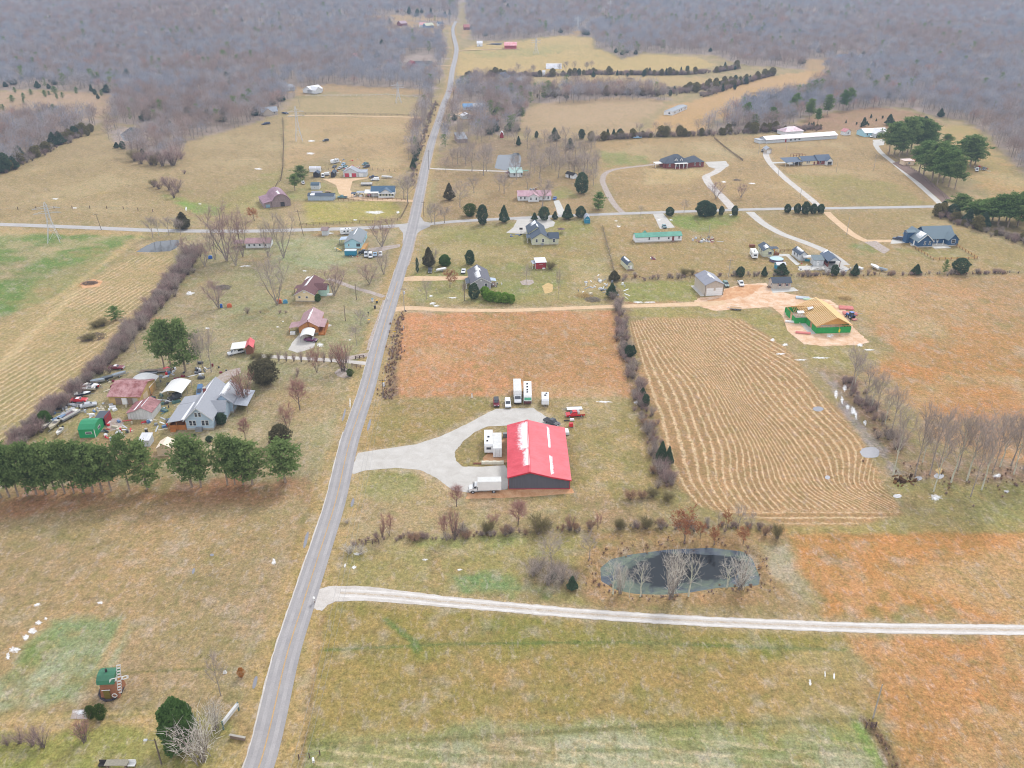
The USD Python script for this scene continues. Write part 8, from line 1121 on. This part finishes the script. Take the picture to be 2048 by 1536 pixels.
# --- poles, pylons, fences, signs and small things
pole_m=M('pole_wood',(118,104,92),.9,.25,2);pole_pale=M('pale_pole',(176,168,158),.8,.2,2)
def pole(label,base,ytop,cross=True,pale=False,transformer=False,lamp=False,lean=0.0,group=None,r=.15):
 b_=P(*base);h=height_to(b_,ytop);t=thing('utility_pole' if not lamp else 'lamp_post',label,'utility pole' if not lamp else 'lamp post',b_,0,group)
 part(t,'post',MB().tube((0,0,-.2),(lean,0,h),r,r*.7,8,True),pole_pale if pale else pole_m)
 if cross:part(t,'crossarm',MB().box(lean-1.1,lean+1.1,-.06,.06,h-.7,h-.55),pole_m)
 if cross:
  for x in(-1,0,1):part(t,'insulator',MB().tube((lean+x,0,h-.55),(lean+x,0,h-.3),.06,.05,6,True),white)
 if transformer:part(t,'transformer',MB().tube((.38,0,h-2.6),(.38,0,h-1.5),.3,.3,10,True),M('transformer_grey',(216,218,222),.5))
 if lamp:part(t,'lamp_arm',MB().tube((lean,0,h-.3),(lean-1.3,-.2,h),.04,.04,5),steel);part(t,'lamp_head',MB().box(lean-1.7,lean-1.1,-.35,0,h-.12,h+.06),lamp_w)
 return b_+np.array([lean,0,h-.3])
tops={}
for k,(lb,base,yt,kw)in enumerate([('leaning wooden lamp post in the bottom left lawn',(323,1528),1478,dict(lamp=True,cross=False)),('pale leaning pole at the corner of the bottom right field',(1746,1436),1369,dict(pale=True,cross=False)),('pole with transformer beside the yellow road sign',(767,795),757,dict(transformer=True)),('pole at the mouth of the orange dirt lane',(809,624),575,dict(transformer=True,pale=True)),('dark pole right of the yellow house',(713,600),568,dict(cross=False)),('dark pole right of the orange cabin',(691,642),610,dict(cross=False)),('tall leaning pole beside the small pale shed',(607,471),420,dict(lean=-1.5)),('dark pole on the verge by the left pond',(203,460),427,dict(lean=-1.0)),('pole at the right corner of the crossroads',(848,434),403,dict()),('pole with light beside the tan dirt lane',(1693,470),434,dict(pale=True,cross=False)),('pale pole right of the tan pole barn',(1457,553),518,dict(pale=True)),('pole standing in the rubble on the green strip',(1417,477),447,dict(pale=True,cross=False)),('pole at the bottom of the long concrete drive',(1600,397),375,dict(pale=True,cross=False)),('pole halfway up the long concrete drive',(1556,352),330,dict(pale=True,cross=False)),('pole on the brown lawn right of the ranch house',(1672,345),324,dict(pale=True,cross=False)),('pole beside the pale gravel lane',(1747,341),308,dict(pale=True)),('pole between pink roofed shed and far grey house',(1716,268),243,dict(pale=True)),('pole in front of the long low shed',(1572,304),284,dict(pale=True,cross=False)),('pole left of the small tan garage',(1517,308),289,dict(pale=True,cross=False)),('pole on the far road left verge',(858,340),300,dict()),('pole at the edge of the left wood',(599,214),195,dict(pale=True,cross=False)),('slim pole in the lawn of the grey gabled house',(929,602),562,dict(cross=False))]):tops[k]=pole(lb,base,yt,**kw)
def wire(a,b_,sag=1.0,off=0.0):
 s=np.linspace(0,1,13);p=a+(b_-a)*s[:,None];p[:,2]-=4*sag*s*(1-s);p[:,0]+=off;return p
wires=[]
lead=np.array([P(655,1110)+[0,0,9.5],P(700,1010)+[0,0,9.5]])
chain=[P(560,1700)+[2,0,9.5],P(640,1300)+[4,0,9.5],tops[2],tops[3],P(826,560)+[3,0,9],tops[8],tops[19]]
for o_ in(-1,0,1):
 for a,b_ in zip(chain[:-1],chain[1:]):wires.append(wire(a,b_,1.2,o_))
cv=UsdGeom.BasisCurves.Define(stage,'/World/power_lines');cv.CreateTypeAttr('linear');cv.CreateCurveVertexCountsAttr([len(w)for w in wires]);cv.CreatePointsAttr(Vt.Vec3fArray.FromNumpy(np.vstack(wires).astype(np.float32)));cv.CreateWidthsAttr([.035]);cv.SetWidthsInterpolation('constant');UsdShade.MaterialBindingAPI.Apply(cv.GetPrim()).Bind(M('wire_grey',(150,150,152),.6));tag(cv,'thin power lines strung along the main road','power line')
def pylon(label,base,ytop,w0=5.0,arm=5.5,group=None,wt=.11):
 b_=P(*base);h=height_to(b_,ytop);t=thing('pylon',label,'pylon',b_,20,group);m=MB();lv=[0,.3,.52,.70,.82,.92,1.0];wd_=[w0,w0*.55,w0*.33,w0*.26,w0*.24,w0*.2,.15]
 cs=[[np.array([sx*w/2,sy*w/2,z*h])for sx,sy in((-1,-1),(1,-1),(1,1),(-1,1))]for z,w in zip(lv,wd_)]
 for k in range(6):
  for c in range(4):m.tube(cs[k][c],cs[k+1][c],wt,wt,3);m.tube(cs[k][c],cs[k+1][(c+1)%4],wt*.6,wt*.6,3);m.tube(cs[k+1][c],cs[k+1][(c+1)%4],wt*.6,wt*.6,3)
 part(t,'lattice',m,M('galvanised_lattice',(206,208,212),.5,.1))
 for z in(.72,.84):part(t,'arm',MB().tube((-arm,0,z*h),(arm,0,z*h),wt,wt,4).tube((-arm,0,z*h),(0,0,(z+.07)*h),wt*.7,wt*.7,3).tube((arm,0,z*h),(0,0,(z+.07)*h),wt*.7,wt*.7,3),M('galvanised_lattice',()))
pylon('steel lattice pylon standing in the left green field',(109,483),404,5.5,6.0);pylon('pale lattice pylon in the far pasture',(598,282),212,5,6,wt=.14);pylon('pale lattice pylon by the far fenced lawn',(797,206),164,5,6,wt=.16);pylon('distant pylon in the forest cutting',(1155,62),32,6,7,wt=.22);pylon('pylon beside the far red barn',(1072,108),76,6,7,wt=.16);pylon('pylon on the far forest ridge',(1220,26),0,6,7,wt=.25)
def fence(label,pts,post_d=3.0,h=1.2,rails=(),rail_m=None,post_m=None,name='fence',r=.07,wire_=True):
 c=W(pts);seg=np.linalg.norm(np.diff(c,axis=0),axis=1);s=np.concatenate([[0],np.cumsum(seg)]);n=max(2,int(s[-1]/post_d));q=np.linspace(0,s[-1],n+1);p=np.stack([np.interp(q,s,c[:,0]),np.interp(q,s,c[:,1])],1);z=hill(p[:,0],p[:,1])
 t=thing(name,label,'fence',(0,0,0));pm_=post_m or pole_m
 for k in range(n+1):part(t,'post',MB().box(p[k,0]-r,p[k,0]+r,p[k,1]-r,p[k,1]+r,z[k]-.1,z[k]+h),pm_)
 for k in range(n):
  for zr_ in rails:
   part(t,'rail',MB().tube((p[k,0],p[k,1],z[k]+zr_),(p[k+1,0],p[k+1,1],z[k+1]+zr_),r*.75,r*.75,4),rail_m or pm_)
  if wire_ and not rails:
   for zr_ in(.5,1.0):part(t,'wire',MB().tube((p[k,0],p[k,1],z[k]+zr_),(p[k+1,0],p[k+1,1],z[k+1]+zr_),.015,.015,3),steel)
gold=M('new_fence_wood',(214,164,92),.8,.15,2);dkf=M('dark_fence_wood',(104,84,76),.9,.2,2);whf=M('white_fence',(226,224,220),.7)
fence('new wooden rail fence round the navy house yard',[(1831,498),(1867,520),(1956,519),(1908,489)],2.6,1.2,(.45,.8,1.15),gold,wood_brown,r=.09);fence('dark rail fence along the crossroads meadow',[(600,452),(640,450),(700,447),(750,446),(798,441),(805,432),(817,408)],3.2,1.4,(.7,1.3),dkf,dkf,r=.09)
fence('wooden fence beside the pale gravel lane',[(1774,308),(1800,322),(1840,350),(1880,386),(1895,402)],3.2,1.4,(.6,1.2),wood_grey,wood_grey,r=.1);fence('dark double fence running down behind the brick house',[(1429,278),(1450,296),(1485,322)],2.6,1.4,(.6,1.2),dkf,dkf,r=.14);fence('line of fence posts across the pasture slope',[(566,238),(567,290),(566,335),(562,360),(540,388)],4,1.4,(),None,dkf,r=.14)
fence('white rail fence along the far fenced lane',[(612,192),(660,192),(720,191),(780,190),(850,196)],6,1.6,(.8,1.5),whf,whf,r=.1);fence('dark fence along the far tan lane',[(600,229),(660,229),(720,230),(780,231),(840,233)],5,1.5,(.8,1.4),dkf,dkf,r=.1);fence('scattered old fence posts along the left pasture',[(0,420),(60,419),(158,417),(180,417),(242,418),(306,424)],9,1.6,(),None,dkf,r=.13);fence('field fence above the right broomsedge field',[(1240,562),(1330,558),(1450,555),(1600,553),(1750,551),(1900,549),(2060,547)],5,1.3,(),None,dkf,r=.07)
fence('fence posts along the drive of the farmhouse',[(668,402),(720,402),(780,400),(812,402)],2.6,1.3,(.7,1.2),wood_brown,wood_brown,r=.08);fence('fence posts behind the farm workshop',[(618,341),(660,340),(700,339),(745,340),(790,344)],4,1.6,(),None,dkf,r=.1);fence('short dark fence on the scrub line at the road',[(732,1089),(746,1088),(758,1088)],2.2,1.3,(.6,1.2),dkf,dkf,r=.09);fence('dark wooden gate fence at the curved lane mouth',[(711,718),(728,716)],2,1.1,(.5,1.0),dkf,dkf,r=.14);fence('weathered board fence beside the curved lane',[(704,733),(722,737)],1.2,1.2,(.4,.75,1.1),wood_grey,wood_grey,r=.12);fence('dark fence posts at the bottom road edge',[(598,1518),(616,1516),(640,1510)],2.0,1.1,(),None,dkf,r=.08);fence('dark double post gate at the bottom right field corner',[(1732,1455),(1751,1454)],1.7,1.2,(.6,1.1),dkf,dkf,r=.1)
fence('fence along the green roofed home left lawn',[(1205,455),(1214,490),(1222,520),(1234,566)],4,1.2,(),None,dkf,r=.07);fence('dark deck rail linking the two tiny houses',[(1560,504),(1584,503)],1.5,1.1,(.5,1.0),wood_brown,wood_brown,r=.09)
b_=P(463,1440);t=thing('signboard','long white signboard seen edge on beside the ditch','sign',b_,71);part(t,'board',MB().box(-2.2,2.2,-.25,.25,1.2,1.9),M('white_board',(222,222,220),.6));part(t,'post',MB().box(-2.3,-2.1,-.1,.1,0,2.1),paint('green'));part(t,'post',MB().box(2.1,2.3,-.1,.1,0,2.1),paint('green'))
b_=P(476,1478);t=thing('low_wall','small grey angled wall beside the road','wall',b_,-12);part(t,'wall',MB().box(-1.4,1.4,-.15,.15,0,.7),wood_grey);part(t,'cap',MB().box(-1.5,1.5,-.2,.2,.7,.78),stone_base)
b_=P(236,1533);t=thing('picnic_table','grey wooden table at the bottom edge','table',b_,0);part(t,'table_top',MB().box(-1.9,1.9,-.6,.6,.9,1.0),M('grey_table',(160,154,138),.9,.2,3));part(t,'leg',MB().box(-1.6,-1.4,-.5,.5,0,.9),wood_grey);part(t,'leg',MB().box(1.4,1.6,-.5,.5,0,.9),wood_grey)
for x,dx in((206,0),(265,1)):b_=P(x,1532);t=thing('porch_seat',['dark seat left of the grey table at the bottom','pale seat right of the grey table at the bottom'][dx],'chair',b_,0);part(t,'seat',MB().box(-.6,.6,-.4,.4,.4,.55),[dark_in,white][dx]);part(t,'backrest',MB().box(-.6,.6,.3,.4,.55,1.1),[dark_in,white][dx]);part(t,'leg',MB().box(-.55,-.45,-.3,.3,0,.4),wood_grey);part(t,'leg',MB().box(.45,.55,-.3,.3,0,.4),wood_grey)
for x,y,lb in((629,1206,'white mailbox at the mouth of the gravel road'),(737,631,'dark mailbox across from the dirt lane'),(812,628,'dark mailbox at the dirt lane mouth'),(776,603,'white mailbox at the drive of the yellow house'),(628,1530,'white mailbox beside the bottom fence posts')):
 b_=P(x,y);t=thing('mailbox',lb,'mailbox',b_,20);part(t,'post',MB().box(-.06,.06,-.06,.06,0,1.0),wood_grey);part(t,'box',MB().box(-.2,.2,-.35,.35,1.0,1.3).tube((0,-.35,1.3),(0,.35,1.3),.2,.2,8,True),white if 'white' in lb else dark_in)
for x,y,c_,lb in((745,603,'white','teal and white bin by the yellow house drive'),(754,606,'charcoal','dark bin by the yellow house drive'),(738,645,'tan','yellow topped bin on the verge'),(750,617,'black','black bin on the verge by the green lawn')):
 b_=P(x,y);t=thing('wheelie_bin',lb,'bin',b_,10);part(t,'body',MB().box(-.35,.35,-.35,.35,.1,1.1,-.06,-.06),paint(c_));part(t,'lid',MB().box(-.42,.42,-.42,.42,1.1,1.2),paint('tealboat')if 'teal' in lb else M('yellow_plastic',())if 'yellow' in lb else paint('black'));wheels(t,(-.25,),.3,.12,.08)
ylw=M('sign_yellow',(232,186,30),.5,.04)
b_=P(766,775);t=thing('warning_sign','yellow diamond warning sign beside the road','road sign',b_,0);part(t,'post',MB().box(-.04,.04,-.04,.04,0,2.0),steel);pl_=part(t,'plate',MB().ext([(0,1.7),(.55,2.25),(0,2.8),(-.55,2.25)],-.09,-.05,'y'),ylw)
part(pl_,'arrow',MB().ext([(-.05,2.0),(.05,2.0),(.05,2.35),(.18,2.3),(0,2.58),(-.18,2.3),(-.05,2.35)],-.1,-.092,'y'),dark_in)
b_=P(789,667);t=thing('marker_post','low yellow marker on the verge by the weedy strip','marker',b_,0);part(t,'post',MB().box(-.04,.04,-.04,.04,0,.8),steel);part(t,'plate',MB().box(-.5,.5,-.08,-.04,.7,1.0),ylw)
b_=P(807,660);t=thing('marker_post','white utility marker post at the orange field edge','marker',b_,0);part(t,'post',MB().box(-.08,.08,-.08,.08,0,1.5),white);part(t,'cap',MB().box(-.1,.1,-.1,.1,1.5,1.6),steel)
b_=P(944,795);t=thing('marker_post','small white utility box at the orange field bottom edge','marker',b_,0);part(t,'post',MB().box(-.18,.18,-.15,.15,0,1.3),white);part(t,'cap',MB().box(-.2,.2,-.17,.17,1.3,1.4),steel)
b_=P(1042,470);t=thing('basketball_hoop','basketball hoop on the gravel apron of the sage house','hoop',b_,0);part(t,'post',MB().tube((0,0,0),(0,0,3.4),.07,.07,6),dark_in);part(t,'backboard',MB().box(-.8,.8,-.5,-.44,2.8,3.8),dark_in);part(t,'base',MB().box(-.5,.5,-.1,.9,0,.3),dark_in)
b_=P(1122,466);t=thing('parasol','brown parasol behind the sage house','parasol',b_,0);part(t,'pole',MB().tube((0,0,0),(0,0,2.5),.04,.04,5),wood_grey);part(t,'canopy',MB().tube((0,0,2.1),(0,0,2.7),1.9,.05,10),M('parasol_brown',(110,84,84),.8))
for x,y,c_,lb,nm in((559,606,'red','orange toy house under the bare maple','toy_house'),(571,606,'tealboat','teal play set beside the orange toy house','play_set'),(459,614,'maroon','orange slide frame by the forked tree','toy_slide'),(443,615,'royal','blue barrel at the foot of the forked tree','barrel'),(421,517,'royal','blue tarp heap under the bare trees','tarp_heap')):
 b_=P(x,y);t=thing(nm,lb,'toy' if 'bar' not in nm and 'tarp' not in nm else 'barrel' if 'bar' in nm else 'tarp',b_,15);m_=paint(c_)if c_!='red' and c_!='maroon' else M('toy_orange',(206,104,62),.6)
 part(t,'body',MB().box(-.9,.9,-.6,.6,0,1.2,.1,.1)if nm!='barrel' else MB().tube((0,0,0),(0,0,1.0),.5,.5,10,True),m_);part(t,'top',MB().ext([(-1.0,1.2),(0,1.8),(1.0,1.2)],-.7,.7,'y')if nm in('toy_house',)else MB().box(-.5,.5,-.5,.5,1.2,1.5,.3,.3),m_)
def brushpile(label,px,n,spread,seed,mat=None):
 g=np.random.default_rng(seed);b_=P(*px);t=thing('brush_pile',label,'brush pile',b_,0);m=MB()
 for k in range(n):
  a,r_,L=g.random()*6.28,g.random()**.6*spread,1+1.4*g.random();c=np.array([math.cos(a)*r_,math.sin(a)*r_*.8,.2+1.0*(1-r_/spread)*g.random()]);d=g.normal(size=3)*[1,1,.25];d*=L/2/np.linalg.norm(d);m.tube(c-d,c+d,.05,.03,3)
 part(t,'branches',m,mat or bark)
brushpile('grey burn pile on the left lawn',(445,576),220,3.4,1);brushpile('dark heap of branches in the left stubble field',(180,567),160,3.0,2,bark_dark);brushpile('long dark brush windrow beside the left stubble field',(185,675),200,5.0,3,bark_dark);brushpile('brown brush pile near the dirt lane',(1185,600),160,3.2,4);brushpile('brown compost ring near the dirt lane',(1168,592),160,3.6,5,straw_m);brushpile('two brush piles in the long tan field',(1515,187),200,8,6,bark_dark);brushpile('brush pile in the far strip field',(1262,158),120,5,7,bark_dark);brushpile('grey rubble on the lawn by the concrete drive',(1475,361),80,2.4,8);brushpile('dark brush heap along the fence below the patio',(1660,544),200,7,9,bark_dark);brushpile('spoil heap in the right broomsedge field',(1690,597),120,2.6,10,straw_m)
t=thing('feed_bag','white fertiliser bag left of the orange bush','bag',P(450,1346),0);part(t,'bag',MB().box(-.35,.35,-.25,.25,0,.5,.12,.1),white);part(t,'tie',MB().box(-.08,.08,-.06,.06,.5,.6),white)
